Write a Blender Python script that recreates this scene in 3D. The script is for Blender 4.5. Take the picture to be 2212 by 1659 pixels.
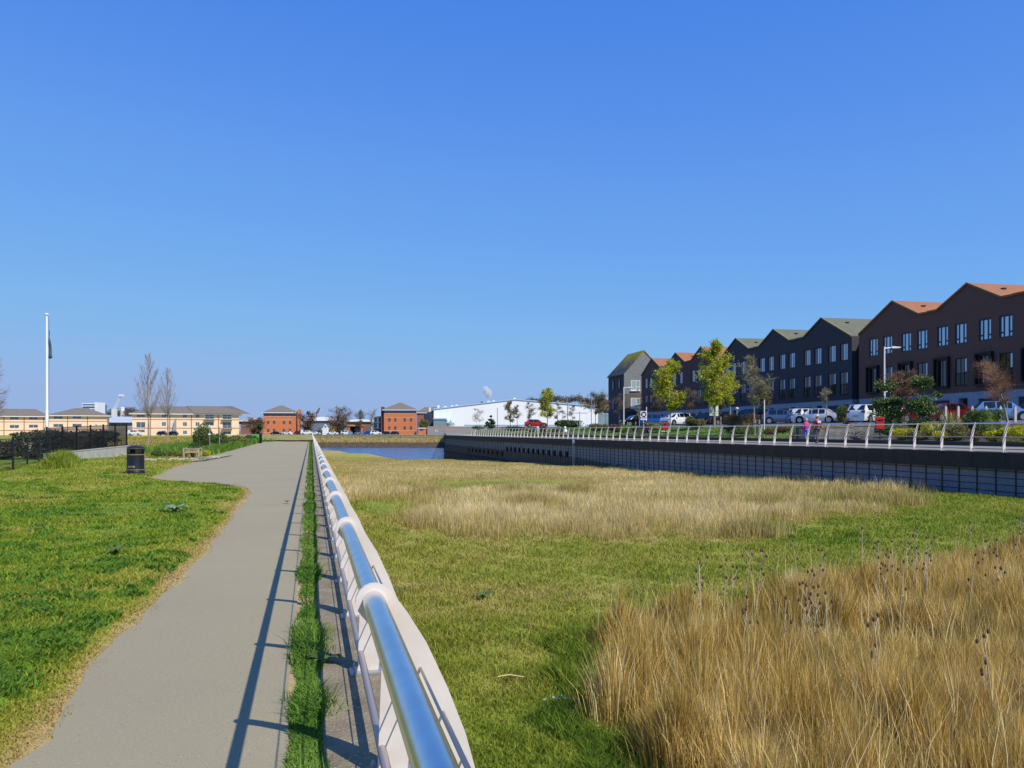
import bpy, bmesh, math, random
import numpy as np
from mathutils import Vector, Matrix

for _o in list(bpy.data.objects): bpy.data.objects.remove(_o)
SC = bpy.context.scene
COL = SC.collection
R = math.radians
random.seed(7)
rng = np.random.default_rng(7)
EYE = 1.6; F = 1736.0; CX = 1106.0; HY = 931.0     # eye height, focal length and horizon in units of a 2212 px wide frame

# ---------------------------------------------------------------- camera, sky, sun
cd = bpy.data.cameras.new('camera'); cam = bpy.data.objects.new('camera', cd); COL.objects.link(cam)
cam.location = (0, 0, EYE); cam.rotation_euler = (R(90), 0, 0)
cd.sensor_width = 36; cd.lens = 36 * F / 2212; cd.shift_y = (HY - 829.5) / 2212
cd.clip_start = 0.05; cd.clip_end = 8000
SC.camera = cam
w = bpy.data.worlds.new('World'); SC.world = w; w.use_nodes = True
nt = w.node_tree; bg = nt.nodes['Background']
sky = nt.nodes.new('ShaderNodeTexSky'); sky.sky_type = 'NISHITA'; sky.sun_disc = False
SUN_EL, SUN_AZ = 48.0, 136.0     # azimuth clockwise from +Y
sky.sun_elevation = R(SUN_EL); sky.sun_rotation = R(SUN_AZ)
sky.altitude = 0; sky.air_density = 0.6; sky.dust_density = 0.0; sky.ozone_density = 10.0
sp_ = nt.nodes.new('ShaderNodeSeparateColor'); nt.links.new(sky.outputs[0], sp_.inputs[0])
a_ = nt.nodes.new('ShaderNodeMath'); a_.operation = 'DIVIDE'; a_.inputs[1].default_value = 6.0; a_.use_clamp = True; nt.links.new(sp_.outputs[1], a_.inputs[0])
cr_ = nt.nodes.new('ShaderNodeValToRGB'); nt.links.new(a_.outputs[0], cr_.inputs[0])   # grades the sky model's brightness to the deep spring blue of the day
_st = [(0.0, (66, 120, 222)), (0.15, (75, 134, 229)), (0.235, (100, 156, 236)), (0.34, (113, 170, 238)), (0.50, (128, 182, 236)), (0.75, (143, 184, 231)), (0.98, (151, 180, 225))]
def _l(v): v = v / 255; return ((v + .055) / 1.055) ** 2.4
cr_.color_ramp.elements[0].position = 0; cr_.color_ramp.elements[1].position = 0.98
for i_, (p_, c_) in enumerate(_st):
    e_ = cr_.color_ramp.elements[0] if i_ == 0 else cr_.color_ramp.elements[-1] if i_ == len(_st) - 1 else cr_.color_ramp.elements.new(p_)
    e_.color = (_l(c_[0]), _l(c_[1]), _l(c_[2]), 1)
cb_ = nt.nodes.new('ShaderNodeVectorMath'); cb_.operation = 'SCALE'; cb_.inputs['Scale'].default_value = 1 / 0.13; nt.links.new(cr_.outputs[0], cb_.inputs[0])
nt.links.new(cb_.outputs[0], bg.inputs[0]); bg.inputs[1].default_value = 0.13
sl = bpy.data.lights.new('sun', 'SUN'); sl.energy = 5.0; sl.angle = R(0.5); sl.color = (1.0, 0.93, 0.82)
sun = bpy.data.objects.new('sun', sl); COL.objects.link(sun)
sdir = Vector((math.sin(R(SUN_AZ)) * math.cos(R(SUN_EL)), math.cos(R(SUN_AZ)) * math.cos(R(SUN_EL)), math.sin(R(SUN_EL))))
sun.rotation_euler = (-sdir).to_track_quat('-Z', 'Y').to_euler(); sun.location = (30, -30, 60)
SC.view_settings.view_transform = 'Standard'; SC.view_settings.look = 'None'
SC.view_settings.exposure = 0.0; SC.view_settings.gamma = 1.0
SC.cycles.max_bounces = 6; SC.cycles.transparent_max_bounces = 6
SC.cycles.volume_bounces = 3

# ---------------------------------------------------------------- placing
def G(px, py, z=0.0):
    """point at height z seen at pixel (px,py)"""
    Y = (EYE - z) * F / (py - HY)
    return Vector(((px - CX) / F * Y, Y, z))
def XR(Z): return 0.162 - 0.25 * Z              # left handrail line
def XQ(Z): return 27.3 - 0.255 * Z             # right quay edge
QN = Vector((0.969, 0.247, 0))                 # inland normal of the right quay
def rz(q):                                     # terrain height behind the right quay
    return float(np.interp(q, [0, 5.2, 6, 14, 18, 60, 400], [0.76, 0.86, 0.95, 1.9, 2.3, 2.35, 3.0]))
def RP(px, q):
    k = (px - CX) / F; Z = (27.3 + 1.032 * q) / (k + 0.255)
    return Vector((k * Z, Z, rz(q)))
def zat(py, Z): return EYE + (HY - py) * Z / F
def FP(px, Z, z=0.1): return Vector(((px - CX) / F * Z, Z, z))

# ---------------------------------------------------------------- materials
def lin(c):
    if isinstance(c, str):
        c = [int(c[i:i+2], 16) / 255 for i in (0, 2, 4)]
        c = [x / 12.92 if x <= 0.04045 else ((x + 0.055) / 1.055) ** 2.4 for x in c]
    return (c[0], c[1], c[2], 1.0)
MATS = {}
def mat(name, col, rough=0.8, metal=0.0, col2=None, scale=5.0, detail=4.0, bump=0.0, bscale=None, spec=0.5, trans=0.0, rnd=0.0, contrast=0.5, stretch=(1, 1, 1), coat=0.0):
    if name in MATS: return MATS[name]
    m = bpy.data.materials.new(name); m.use_nodes = True; n = m.node_tree; L = n.links
    p = n.nodes['Principled BSDF']
    p.inputs['Roughness'].default_value = rough; p.inputs['Metallic'].default_value = metal
    p.inputs['Specular IOR Level'].default_value = spec; p.inputs['Coat Weight'].default_value = coat
    p.inputs['Base Color'].default_value = lin(col)
    out = None
    tc = n.nodes.new('ShaderNodeTexCoord'); mp = n.nodes.new('ShaderNodeMapping'); mp.inputs['Scale'].default_value = stretch
    L.new(tc.outputs['Object'], mp.inputs[0])
    if col2 is not None:
        nz = n.nodes.new('ShaderNodeTexNoise'); nz.inputs['Scale'].default_value = scale; nz.inputs['Detail'].default_value = detail
        L.new(mp.outputs[0], nz.inputs['Vector'])
        rp = n.nodes.new('ShaderNodeValToRGB'); rp.color_ramp.elements[0].position = 0.5 - contrast / 2 * 0.6; rp.color_ramp.elements[1].position = 0.5 + contrast / 2 * 0.6
        rp.color_ramp.elements[0].color = lin(col); rp.color_ramp.elements[1].color = lin(col2)
        L.new(nz.outputs[0], rp.inputs[0]); out = rp.outputs[0]
    if rnd:
        gi = n.nodes.new('ShaderNodeNewGeometry'); hs = n.nodes.new('ShaderNodeHueSaturation')
        mr = n.nodes.new('ShaderNodeMapRange'); mr.inputs['To Min'].default_value = 1 - rnd; mr.inputs['To Max'].default_value = 1 + rnd
        L.new(gi.outputs['Random Per Island'], mr.inputs[0]); L.new(mr.outputs[0], hs.inputs['Value'])
        mr2 = n.nodes.new('ShaderNodeMapRange'); mr2.inputs['To Min'].default_value = 0.5 - rnd * 0.08; mr2.inputs['To Max'].default_value = 0.5 + rnd * 0.05
        L.new(gi.outputs['Random Per Island'], mr2.inputs[0]); L.new(mr2.outputs[0], hs.inputs['Hue'])
        if out is not None: L.new(out, hs.inputs['Color'])
        else: hs.inputs['Color'].default_value = lin(col)
        out = hs.outputs[0]
    if out is not None: L.new(out, p.inputs['Base Color'])
    if bump:
        nb = n.nodes.new('ShaderNodeTexNoise'); nb.inputs['Scale'].default_value = bscale or scale * 3; nb.inputs['Detail'].default_value = 5
        L.new(mp.outputs[0], nb.inputs['Vector'])
        b = n.nodes.new('ShaderNodeBump'); b.inputs['Strength'].default_value = bump; b.inputs['Distance'].default_value = 0.05
        L.new(nb.outputs[0], b.inputs['Height']); L.new(b.outputs[0], p.inputs['Normal'])
    if trans:
        tr = n.nodes.new('ShaderNodeBsdfTranslucent'); mx = n.nodes.new('ShaderNodeMixShader'); mx.inputs[0].default_value = trans
        if out is not None: L.new(out, tr.inputs[0])
        else: tr.inputs[0].default_value = lin(col)
        L.new(p.outputs[0], mx.inputs[1]); L.new(tr.outputs[0], mx.inputs[2]); L.new(mx.outputs[0], n.nodes['Material Output'].inputs[0])
    MATS[name] = m
    return m

def tone_mat(name, stops, rough=0.9, rnd=0.25, trans=0.25, nscale=0.0, bump=0.0):
    """colour by the vegetation's own 'tone' attribute (kind and dryness of the grass), varied blade by blade"""
    m = bpy.data.materials.new(name); m.use_nodes = True; n = m.node_tree; L = n.links
    p = n.nodes['Principled BSDF']; p.inputs['Roughness'].default_value = rough; p.inputs['Specular IOR Level'].default_value = 0.2
    at = n.nodes.new('ShaderNodeAttribute'); at.attribute_name = 'tone'
    fac = at.outputs['Fac']
    if nscale:
        tc = n.nodes.new('ShaderNodeTexCoord'); nz = n.nodes.new('ShaderNodeTexNoise'); nz.inputs['Scale'].default_value = nscale; nz.inputs['Detail'].default_value = 8; nz.inputs['Roughness'].default_value = 0.7
        L.new(tc.outputs['Object'], nz.inputs['Vector'])
        a = n.nodes.new('ShaderNodeMath'); a.operation = 'MULTIPLY_ADD'; a.inputs[1].default_value = 0.5; a.inputs[2].default_value = -0.25
        L.new(nz.outputs[0], a.inputs[0]); b = n.nodes.new('ShaderNodeMath'); b.operation = 'ADD'; L.new(a.outputs[0], b.inputs[0]); L.new(fac, b.inputs[1]); fac = b.outputs[0]
        if bump:
            bb = n.nodes.new('ShaderNodeBump'); bb.inputs['Strength'].default_value = bump; bb.inputs['Distance'].default_value = 0.08
            nz2 = n.nodes.new('ShaderNodeTexNoise'); nz2.inputs['Scale'].default_value = nscale * 4; nz2.inputs['Detail'].default_value = 6
            L.new(tc.outputs['Object'], nz2.inputs['Vector']); L.new(nz2.outputs[0], bb.inputs['Height']); L.new(bb.outputs[0], p.inputs['Normal'])
    rp = n.nodes.new('ShaderNodeValToRGB'); cr = rp.color_ramp
    cr.elements[0].position = stops[0][0]; cr.elements[0].color = lin(stops[0][1])
    cr.elements[1].position = stops[-1][0]; cr.elements[1].color = lin(stops[-1][1])
    for s in stops[1:-1]:
        e = cr.elements.new(s[0]); e.color = lin(s[1])
    L.new(fac, rp.inputs[0]); out = rp.outputs[0]
    if rnd:
        gi = n.nodes.new('ShaderNodeNewGeometry'); hs = n.nodes.new('ShaderNodeHueSaturation'); mr = n.nodes.new('ShaderNodeMapRange')
        mr.inputs['To Min'].default_value = 1 - rnd; mr.inputs['To Max'].default_value = 1 + rnd
        L.new(gi.outputs['Random Per Island'], mr.inputs[0]); L.new(mr.outputs[0], hs.inputs['Value']); L.new(out, hs.inputs['Color']); out = hs.outputs[0]
    L.new(out, p.inputs['Base Color'])
    if trans:
        tr = n.nodes.new('ShaderNodeBsdfTranslucent'); L.new(out, tr.inputs[0]); mx = n.nodes.new('ShaderNodeMixShader'); mx.inputs[0].default_value = trans
        L.new(p.outputs[0], mx.inputs[1]); L.new(tr.outputs[0], mx.inputs[2]); L.new(mx.outputs[0], n.nodes['Material Output'].inputs[0])
    return m

STEEL = mat('brushed_steel', (0.70, 0.68, 0.64), 0.24, 1.0, col2=(0.78, 0.76, 0.72), scale=14, detail=8)
POSTM = mat('painted_post', 'D8D0C8', 0.45, 0.0, col2='CAC0B6', scale=8, contrast=0.8)
CABLE = mat('steel_cable', (0.35, 0.33, 0.3), 0.4, 0.9)
RUSTST = mat('dull_tube', 'A89A94', 0.35, 0.5)
CONC = mat('stained_concrete', '988B70', 0.9, col2='655A46', scale=3.5, detail=9, contrast=1.0, bump=0.5, bscale=40)
CONCL = mat('pale_concrete', 'B9B7AE', 0.9, col2='9C9A92', scale=2, contrast=0.8, bump=0.2)
CAPM = mat('dark_cap_concrete', '3A3734', 0.95, col2='262422', scale=1.6, detail=9, contrast=1.3, bump=0.3, bscale=8, stretch=(1, 1, .25))
ASPH = mat('path_asphalt', (0.35, 0.30, 0.18), 0.95, col2=(0.275, 0.24, 0.15), scale=0.5, detail=12, contrast=1.5, bump=0.4, bscale=120)
def speckle(m, sc, c_lo, c_hi, lo=.30, hi=.70, amt=.6):
    n = m.node_tree; p = n.nodes['Principled BSDF']; src = p.inputs['Base Color'].links[0].from_socket
    tc = n.nodes.new('ShaderNodeTexCoord')
    for thr, c, op, s_ in ((lo, c_lo, 'LESS_THAN', sc), (hi, c_hi, 'GREATER_THAN', sc * 1.4)):
        nz = n.nodes.new('ShaderNodeTexNoise'); nz.inputs['Scale'].default_value = s_; nz.inputs['Detail'].default_value = 2; n.links.new(tc.outputs['Object'], nz.inputs['Vector'])
        t_ = n.nodes.new('ShaderNodeMath'); t_.operation = op; t_.inputs[1].default_value = thr; n.links.new(nz.outputs[0], t_.inputs[0])
        a_ = n.nodes.new('ShaderNodeMath'); a_.operation = 'MULTIPLY'; a_.inputs[1].default_value = amt; n.links.new(t_.outputs[0], a_.inputs[0])
        mx = n.nodes.new('ShaderNodeMix'); mx.data_type = 'RGBA'; n.links.new(a_.outputs[0], mx.inputs[0]); n.links.new(src, mx.inputs[6]); mx.inputs[7].default_value = lin(c); src = mx.outputs[2]
    n.links.new(src, p.inputs['Base Color'])
speckle(CAPM, 5, (.012, .012, .011), (.12, .12, .11), .34, .70, .5); speckle(ASPH, 42, (0.15, 0.13, 0.09), (0.5, 0.46, 0.36), .31, .68); speckle(CONC, 30, (0.12, 0.11, 0.09), (0.55, 0.54, 0.50), .32, .66)
BLACKP = mat('black_plastic', '14161A', 0.35, col2='1E2024', scale=6)
BLACKM = mat('black_metal', '121316', 0.5)
GREYM = mat('galvanised_steel', 'A8AAAA', 0.45, 0.6)
WHITEP = mat('white_paint', 'E4E4E2', 0.4)
GLASS = mat('dark_glass', '10161C', 0.06, 0.0, spec=1.0)
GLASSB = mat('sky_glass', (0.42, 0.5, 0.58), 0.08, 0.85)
GLASST = mat('office_glass', (0.10, 0.15, 0.18), 0.1, 0.4, spec=1.0)
TYRE = mat('tyre_rubber', '0C0C0D', 0.8)
RIM = mat('alloy_rim', 'B4B6B8', 0.3, 0.8)
BARK = mat('grey_bark', '6E6456', 0.9, col2='4E463B', scale=10, stretch=(1, 1, 0.3), bump=0.4)
BARKL = mat('pale_bark', 'A29A88', 0.9, col2='7C7465', scale=9, stretch=(1, 1, 0.3), bump=0.3)
BARKW = mat('birch_bark', 'D8D4C8', 0.8, col2='8E887C', scale=8, stretch=(1, 1, 2), contrast=0.5)
TWIG = mat('bare_twig', '6C5E52', 0.9, rnd=0.25)
TWIGR = mat('red_brown_twig', '8A6650', 0.9, rnd=0.3)
TWIGP = mat('poplar_twig', '9A8E92', 0.9, rnd=0.2)
def leafm(name, c, c2, tr=0.35): return mat(name, c, 0.6, col2=c2, scale=1.3, detail=3, contrast=0.9, rnd=0.4, trans=tr, spec=0.3)
LEAF_Y = leafm('spring_leaf', (0.34, 0.42, 0.02), (0.56, 0.54, 0.03))
LEAF_G = leafm('fresh_green_leaf', (0.17, 0.28, 0.03), (0.26, 0.34, 0.05))
LEAF_O = leafm('olive_leaf', (0.17, 0.175, 0.05), (0.24, 0.21, 0.07))
LEAF_D = leafm('dark_evergreen_leaf', (0.035, 0.07, 0.02), (0.07, 0.11, 0.03), 0.15)
LEAF_P = leafm('pine_needle', (0.07, 0.13, 0.035), (0.15, 0.22, 0.05), 0.2)
LEAF_B = leafm('brown_leaf', (0.14, 0.09, 0.045), (0.2, 0.13, 0.06))
LEAF_R = leafm('red_brown_leaf', (0.17, 0.085, 0.045), (0.22, 0.12, 0.065))
LEAF_YG = leafm('golden_shrub_leaf', (0.62, 0.54, 0.03), (0.26, 0.32, 0.03))
LEAF_M = leafm('mid_green_leaf', (0.08, 0.14, 0.03), (0.14, 0.19, 0.05))
LEAF_S = leafm('strap_leaf', (0.34, 0.36, 0.07), (0.56, 0.46, 0.18))
LEAF_K = leafm('ivy_dark_leaf', (0.035, 0.04, 0.022), (0.075, 0.07, 0.04), 0.1)

# ---------------------------------------------------------------- mesh building
class MB:
    def __init__(s): s.v = []; s.f = []
    def add(s, vs, fs):
        b = len(s.v); s.v += [tuple(x) for x in vs]; s.f += [tuple(i + b for i in f) for f in fs]; return s
    def box(s, c, size, rz=0.0, M=None):
        hx, hy, hz = size[0] / 2, size[1] / 2, size[2] / 2
        ca, sa = math.cos(rz), math.sin(rz); vs = []
        for dz in (-hz, hz):
            for dx, dy in ((-hx, -hy), (hx, -hy), (hx, hy), (-hx, hy)):
                vs.append((c[0] + dx * ca - dy * sa, c[1] + dx * sa + dy * ca, c[2] + dz))
        return s.add(vs, [(3, 2, 1, 0), (4, 5, 6, 7), (0, 1, 5, 4), (1, 2, 6, 5), (2, 3, 7, 6), (3, 0, 4, 7)])
    def bx(s, a, b):
        return s.box([(a[i] + b[i]) / 2 for i in range(3)], [abs(b[i] - a[i]) for i in range(3)])
    def prism(s, pts, axis, a, b):
        """pts: 2D outline; extruded along axis 'y' (pts x,z), 'z' (pts x,y) or 'x' (pts y,z)"""
        n = len(pts)
        def mk(p, t): return {'y': (p[0], t, p[1]), 'z': (p[0], p[1], t), 'x': (t, p[0], p[1])}[axis]
        vs = [mk(p, a) for p in pts] + [mk(p, b) for p in pts]
        fs = [tuple(range(n)), tuple(range(2 * n - 1, n - 1, -1))] + [(i, i + n, (i + 1) % n + n, (i + 1) % n) for i in range(n)]
        return s.add(vs, fs)
    def tube(s, pts, rad, n=8, cap=True):
        pts = [Vector(p) for p in pts]; k = len(pts)
        if not hasattr(rad, '__len__'): rad = [rad] * k
        b = len(s.v); up = Vector((0, 0, 1))
        for i, p in enumerate(pts):
            d = (pts[min(i + 1, k - 1)] - pts[max(i - 1, 0)]).normalized()
            u = d.cross(up)
            if u.length < 0.05: u = d.cross(Vector((1, 0, 0)))
            u.normalize(); v = d.cross(u)
            for j in range(n):
                a = 2 * math.pi * j / n; s.v.append(tuple(p + (u * math.cos(a) + v * math.sin(a)) * rad[i]))
        for i in range(k - 1):
            for j in range(n):
                s.f.append((b + i * n + j, b + i * n + (j + 1) % n, b + (i + 1) * n + (j + 1) % n, b + (i + 1) * n + j))
        if cap:
            s.f.append(tuple(b + j for j in range(n - 1, -1, -1))); s.f.append(tuple(b + (k - 1) * n + j for j in range(n)))
        return s
    def lathe(s, prof, c=(0, 0, 0), n=24, axis='z'):
        b = len(s.v)
        for r, z in prof:
            for j in range(n):
                a = 2 * math.pi * j / n
                if axis == 'z': s.v.append((c[0] + r * math.cos(a), c[1] + r * math.sin(a), c[2] + z))
                else: s.v.append((c[0] + r * math.cos(a), c[1] + z, c[2] + r * math.sin(a)))
        k = len(prof)
        for i in range(k - 1):
            for j in range(n): s.f.append((b + i * n + j, b + i * n + (j + 1) % n, b + (i + 1) * n + (j + 1) % n, b + (i + 1) * n + j))
        s.f.append(tuple(b + j for j in range(n - 1, -1, -1))); s.f.append(tuple(b + (k - 1) * n + j for j in range(n)))
        return s
    def mesh(s, name, m=None, smooth=False):
        me = bpy.data.meshes.new(name); me.from_pydata(s.v, [], s.f); me.update()
        if m: me.materials.append(m)
        bm = bmesh.new(); bm.from_mesh(me); bmesh.ops.recalc_face_normals(bm, faces=bm.faces); bm.to_mesh(me); bm.free()
        if smooth: 
            me.shade_smooth() if hasattr(me, 'shade_smooth') else None
            try: me.set_sharp_from_angle(angle=R(40))
            except Exception: pass
        return me
    def build(s, name, m, parent=None, smooth=False, loc=None, rz=0.0):
        return inst(name, s.mesh(name, m, smooth), parent, loc, rz)
def inst(name, me, parent=None, loc=None, rz=0.0):
    o = bpy.data.objects.new(name, me); COL.objects.link(o)
    if parent: o.parent = parent
    if loc is not None: o.location = loc
    if rz: o.rotation_euler = (0, 0, rz)
    return o
def tag(o, label, cat, group=None):
    o['label'] = label; o['category'] = cat
    if group: o['group'] = group
    return o
def struct(o): o['kind'] = 'structure'; return o
def stuff(o, label=None, cat=None):
    o['kind'] = 'stuff'
    if label: o['label'] = label; o['category'] = cat
    return o
def thing(name, label, cat, loc=(0, 0, 0), rz=0.0, group=None):
    o = bpy.data.objects.new(name, None); COL.objects.link(o); o.location = loc; o.rotation_euler = (0, 0, rz); o.empty_display_size = 0.3
    return tag(o, label, cat, group)
def np_mesh(name, V, Fc, m, tone=None, smooth=False):
    """V (N,3), Fc (M,k) arrays of equal-sided faces"""
    me = bpy.data.meshes.new(name); N = len(V); Mn, k = Fc.shape
    me.vertices.add(N); me.vertices.foreach_set('co', V.astype(np.float32).ravel())
    me.loops.add(Mn * k); me.loops.foreach_set('vertex_index', Fc.astype(np.int32).ravel())
    me.polygons.add(Mn); me.polygons.foreach_set('loop_start', np.arange(0, Mn * k, k, dtype=np.int32))
    try: me.polygons.foreach_set('loop_total', np.full(Mn, k, dtype=np.int32))
    except Exception: pass
    if tone is not None:
        a = me.attributes.new('tone', 'FLOAT', 'POINT'); a.data.foreach_set('value', tone.astype(np.float32))
    me.materials.append(m); me.update(); me.validate()
    if smooth: me.polygons.foreach_set('use_smooth', np.ones(Mn, dtype=bool))
    return me

_ph = np.random.default_rng(3).uniform(0, 6.28, (40, 3))
def wob(x, y, s=1.0, k0=0, n=7):
    """smooth pseudo noise in about -1..1"""
    o = 0
    for i in range(n):
        a = _ph[k0 + i]; f = s * (0.7 + 0.45 * i); th = a[2] * 3.1
        o = o + np.sin((x * math.cos(th) + y * math.sin(th)) * f + a[0] + 1.3 * np.sin((x * math.sin(th + 1) - y * math.cos(th + 1)) * f * 0.6 + a[1]))
    return o / (n ** 0.5 * 1.25)
def seg_dist(x, y, poly, closed=False):
    d = np.full(np.shape(x), 1e9); P = list(poly) + ([poly[0]] if closed else [])
    for a, b in zip(P[:-1], P[1:]):
        ax, ay = a[0], a[1]; dx, dy = b[0] - ax, b[1] - ay; L2 = dx * dx + dy * dy + 1e-12
        t = np.clip(((x - ax) * dx + (y - ay) * dy) / L2, 0, 1)
        d = np.minimum(d, np.hypot(x - ax - t * dx, y - ay - t * dy))
    return d
def inside(x, y, poly):
    c = np.zeros(np.shape(x), bool); n = len(poly)
    for i in range(n):
        x1, y1 = poly[i][0], poly[i][1]; x2, y2 = poly[i - 1][0], poly[i - 1][1]
        if y1 == y2: continue
        t = ((y1 > y) != (y2 > y)) & (x < (x2 - x1) * (y - y1) / (y2 - y1) + x1); c ^= t
    return c
def blades(name, P, h, wd, lean, m, tone, la=None):
    """grass blades: a quad and a tip triangle each"""
    n = len(P); a = rng.uniform(0, math.pi, n); dx = np.cos(a) * wd / 2; dy = np.sin(a) * wd / 2
    if la is None: la = rng.uniform(0, 2 * math.pi, n)
    lx = np.cos(la) * lean * h; ly = np.sin(la) * lean * h
    V = np.zeros((n, 5, 3)); V[:, 0] = P; V[:, 1] = P; V[:, 0, 0] -= dx; V[:, 0, 1] -= dy; V[:, 1, 0] += dx; V[:, 1, 1] += dy
    mid = P.copy(); mid[:, 0] += lx * 0.3; mid[:, 1] += ly * 0.3; mid[:, 2] += h * 0.6
    V[:, 2] = mid; V[:, 3] = mid; V[:, 2, 0] += dx * 0.8; V[:, 2, 1] += dy * 0.8; V[:, 3, 0] -= dx * 0.8; V[:, 3, 1] -= dy * 0.8
    V[:, 4] = P; V[:, 4, 0] += lx; V[:, 4, 1] += ly; V[:, 4, 2] += h
    b = (np.arange(n) * 5)[:, None]
    T = np.concatenate([b + np.array([0, 1, 2]), b + np.array([0, 2, 3]), b + np.array([3, 2, 4])])
    return inst(name, np_mesh(name, V.reshape(-1, 3), T, m, np.repeat(tone, 5)))

def leaf_quads(C, size, flat=0.0):
    """random oriented leaf quads at centres C"""
    n = len(C); u = rng.normal(size=(n, 3)); u /= np.linalg.norm(u, axis=1)[:, None]
    v = rng.normal(size=(n, 3)); v[:, 2] *= (1 - flat); v -= (v * u).sum(1)[:, None] * u; v /= np.linalg.norm(v, axis=1)[:, None]
    s = size * rng.uniform(0.6, 1.3, n)[:, None]
    V = np.stack([C - u * s, C - v * s * 0.55, C + u * s, C + v * s * 0.55], 1).reshape(-1, 3)
    return V, (np.arange(n) * 4)[:, None] + np.array([0, 1, 2, 3])
def twig_strips(A, B, r):
    """thin three-sided twigs from A to B"""
    n = len(A); d = B - A; u = np.cross(d, np.array([0.3, 0.2, 1.0])); u /= (np.linalg.norm(u, axis=1)[:, None] + 1e-9)
    v = np.cross(d, u); v /= (np.linalg.norm(v, axis=1)[:, None] + 1e-9)
    rr = (r if np.ndim(r) else np.full(n, r))[:, None]
    V = np.stack([A + u * rr, A - u * rr * 0.5 + v * rr * 0.87, A - u * rr * 0.5 - v * rr * 0.87, B + u * rr * .3, B - u * rr * .15 + v * rr * .26, B - u * rr * .15 - v * rr * .26], 1).reshape(-1, 3)
    b = (np.arange(n) * 6)[:, None]
    Fq = np.concatenate([b + np.array([0, 1, 4, 3]), b + np.array([1, 2, 5, 4]), b + np.array([2, 0, 3, 5])])
    return V, Fq
def joinq(*parts):
    Vs, Fs, b = [], [], 0
    for V, Fq in parts: Vs.append(V); Fs.append(Fq + b); b += len(V)
    return np.concatenate(Vs), np.concatenate(Fs)

# ================================================================ SETTING
# --- path outline (world)
pl = [(30, 1659), (110, 1560), (240, 1390), (340, 1300), (450, 1190), (500, 1120), (533, 1079), (540, 1066), (533, 1055), (500, 1047), (440, 1043.5), (390, 1040), (330, 1033.5), (380, 1010), (430, 997), (460, 985), (530, 965), (566, 955.4)]
PL = [G(x, y) for x, y in pl]
left_edge = [Vector((-2.6, -2.0, 0)), Vector((-2.35, 1.0, 0))] + PL
right_edge = [Vector((XR(z) - 0.29 + 0.02 * math.sin(z * 2.1), z, 0)) for z in np.arange(-2, 118, 1.0)]
PATH = left_edge + [Vector((XR(116.5) - 0.3, 116.5, 0))] + right_edge[::-1]
PATH2 = [(p.x, p.y) for p in PATH]
def pathdist(x, y): return seg_dist(x, y, PATH2, True)

def flat_poly(name, pts, m):
    bm = bmesh.new(); vs = [bm.verts.new(p) for p in pts]; f = bm.faces.new(vs); bmesh.ops.triangulate(bm, faces=[f])
    bmesh.ops.recalc_face_normals(bm, faces=bm.faces)
    for f in bm.faces:
        if f.normal.z < 0: f.normal_flip()
    me = bpy.data.meshes.new(name); bm.to_mesh(me); bm.free(); me.materials.append(m); return inst(name, me)
# smooth the path outline a little
def resample(pts, step=0.5):
    out = []
    for i in range(len(pts) - 1):
        p0 = pts[max(i - 1, 0)]; p1 = pts[i]; p2 = pts[i + 1]; p3 = pts[min(i + 2, len(pts) - 1)]
        n = 6
        for k in range(n):
            t = k / n; out.append(0.5 * ((2 * p1) + (p2 - p0) * t + (2 * p0 - 5 * p1 + 4 * p2 - p3) * t * t + (3 * p1 - p0 - 3 * p2 + p3) * t ** 3))
    out.append(pts[-1]); return out
le = resample(left_edge)
le = [Vector((p.x + 0.03 * math.sin(p.y * 3.1) + 0.02 * math.sin(p.y * 7.7), p.y, 0)) for p in le]
struct(flat_poly('path', le + [Vector((XR(116.5) - 0.3, 116.5, 0))] + right_edge[::-1], ASPH))

# --- left land sheet
def lz(x, y):
    d = np.where(inside(x, y, PATH2), 0, pathdist(x, y))
    a = np.clip(d / 0.5, 0, 1)
    z = -0.012 + 0.05 * a + 0.05 * a * wob(x, y, 0.5, 0) * np.clip(d / 3, 0, 1)
    z = z + 0.18 * np.clip((d - 3) / 10, 0, 1) * (y < 60) * 0.5
    z = np.where(x > XR(y) - 0.6, -0.012, z)
    return z
xs = np.concatenate([np.arange(-260, -60, 8.0), np.arange(-60, -16, 1.0), np.arange(-16, 0.35, 0.25)])
ys = np.concatenate([np.arange(-4, 30, 0.25), np.arange(30, 60, 0.6), np.arange(60, 125, 2.5), np.arange(125, 331, 8)])
EDGE = lambda y: 0.15 - 0.25 * y + 0.30
U, W = np.meshgrid(np.linspace(0, 1, 160), ys)
Xg = EDGE(W) - (U ** 2.2) * 260; Yg = W
Zg = lz(Xg, Yg); Zg = np.where(Yg > 128, -0.02, Zg)
dry = np.exp(-np.where(inside(Xg, Yg, PATH2), 0, pathdist(Xg, Yg)) / 0.16)
tn = np.clip(0.30 + 0.16 * wob(Xg, Yg, 0.45, 5) + 0.10 * wob(Xg, Yg, 2.3, 9) + 0.6 * dry, 0, 1)
tn = np.where(Yg > 48, np.clip(tn + 0.22, 0, 1), tn)
def grid_mesh(name, X, Y, Z, m, tone):
    h, wv = X.shape; V = np.stack([X, Y, Z], -1).reshape(-1, 3); i = np.arange(h * wv).reshape(h, wv)
    Fq = np.stack([i[:-1, :-1], i[:-1, 1:], i[1:, 1:], i[1:, :-1]], -1).reshape(-1, 4)
    me = np_mesh(name, V, Fq, m, tone.ravel(), True)
    o = inst(name, me)
    if me.polygons[0].normal.z < 0: me.flip_normals()
    return o
LAWNG = tone_mat('lawn_ground', [(0.0, (0.08, 0.15, 0.022)), (0.3, (0.15, 0.215, 0.02)), (0.5, (0.27, 0.26, 0.035)), (0.72, (0.36, 0.27, 0.10)), (1.0, (0.42, 0.32, 0.16))], rnd=0, trans=0, nscale=2.2, bump=0.5)
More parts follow.
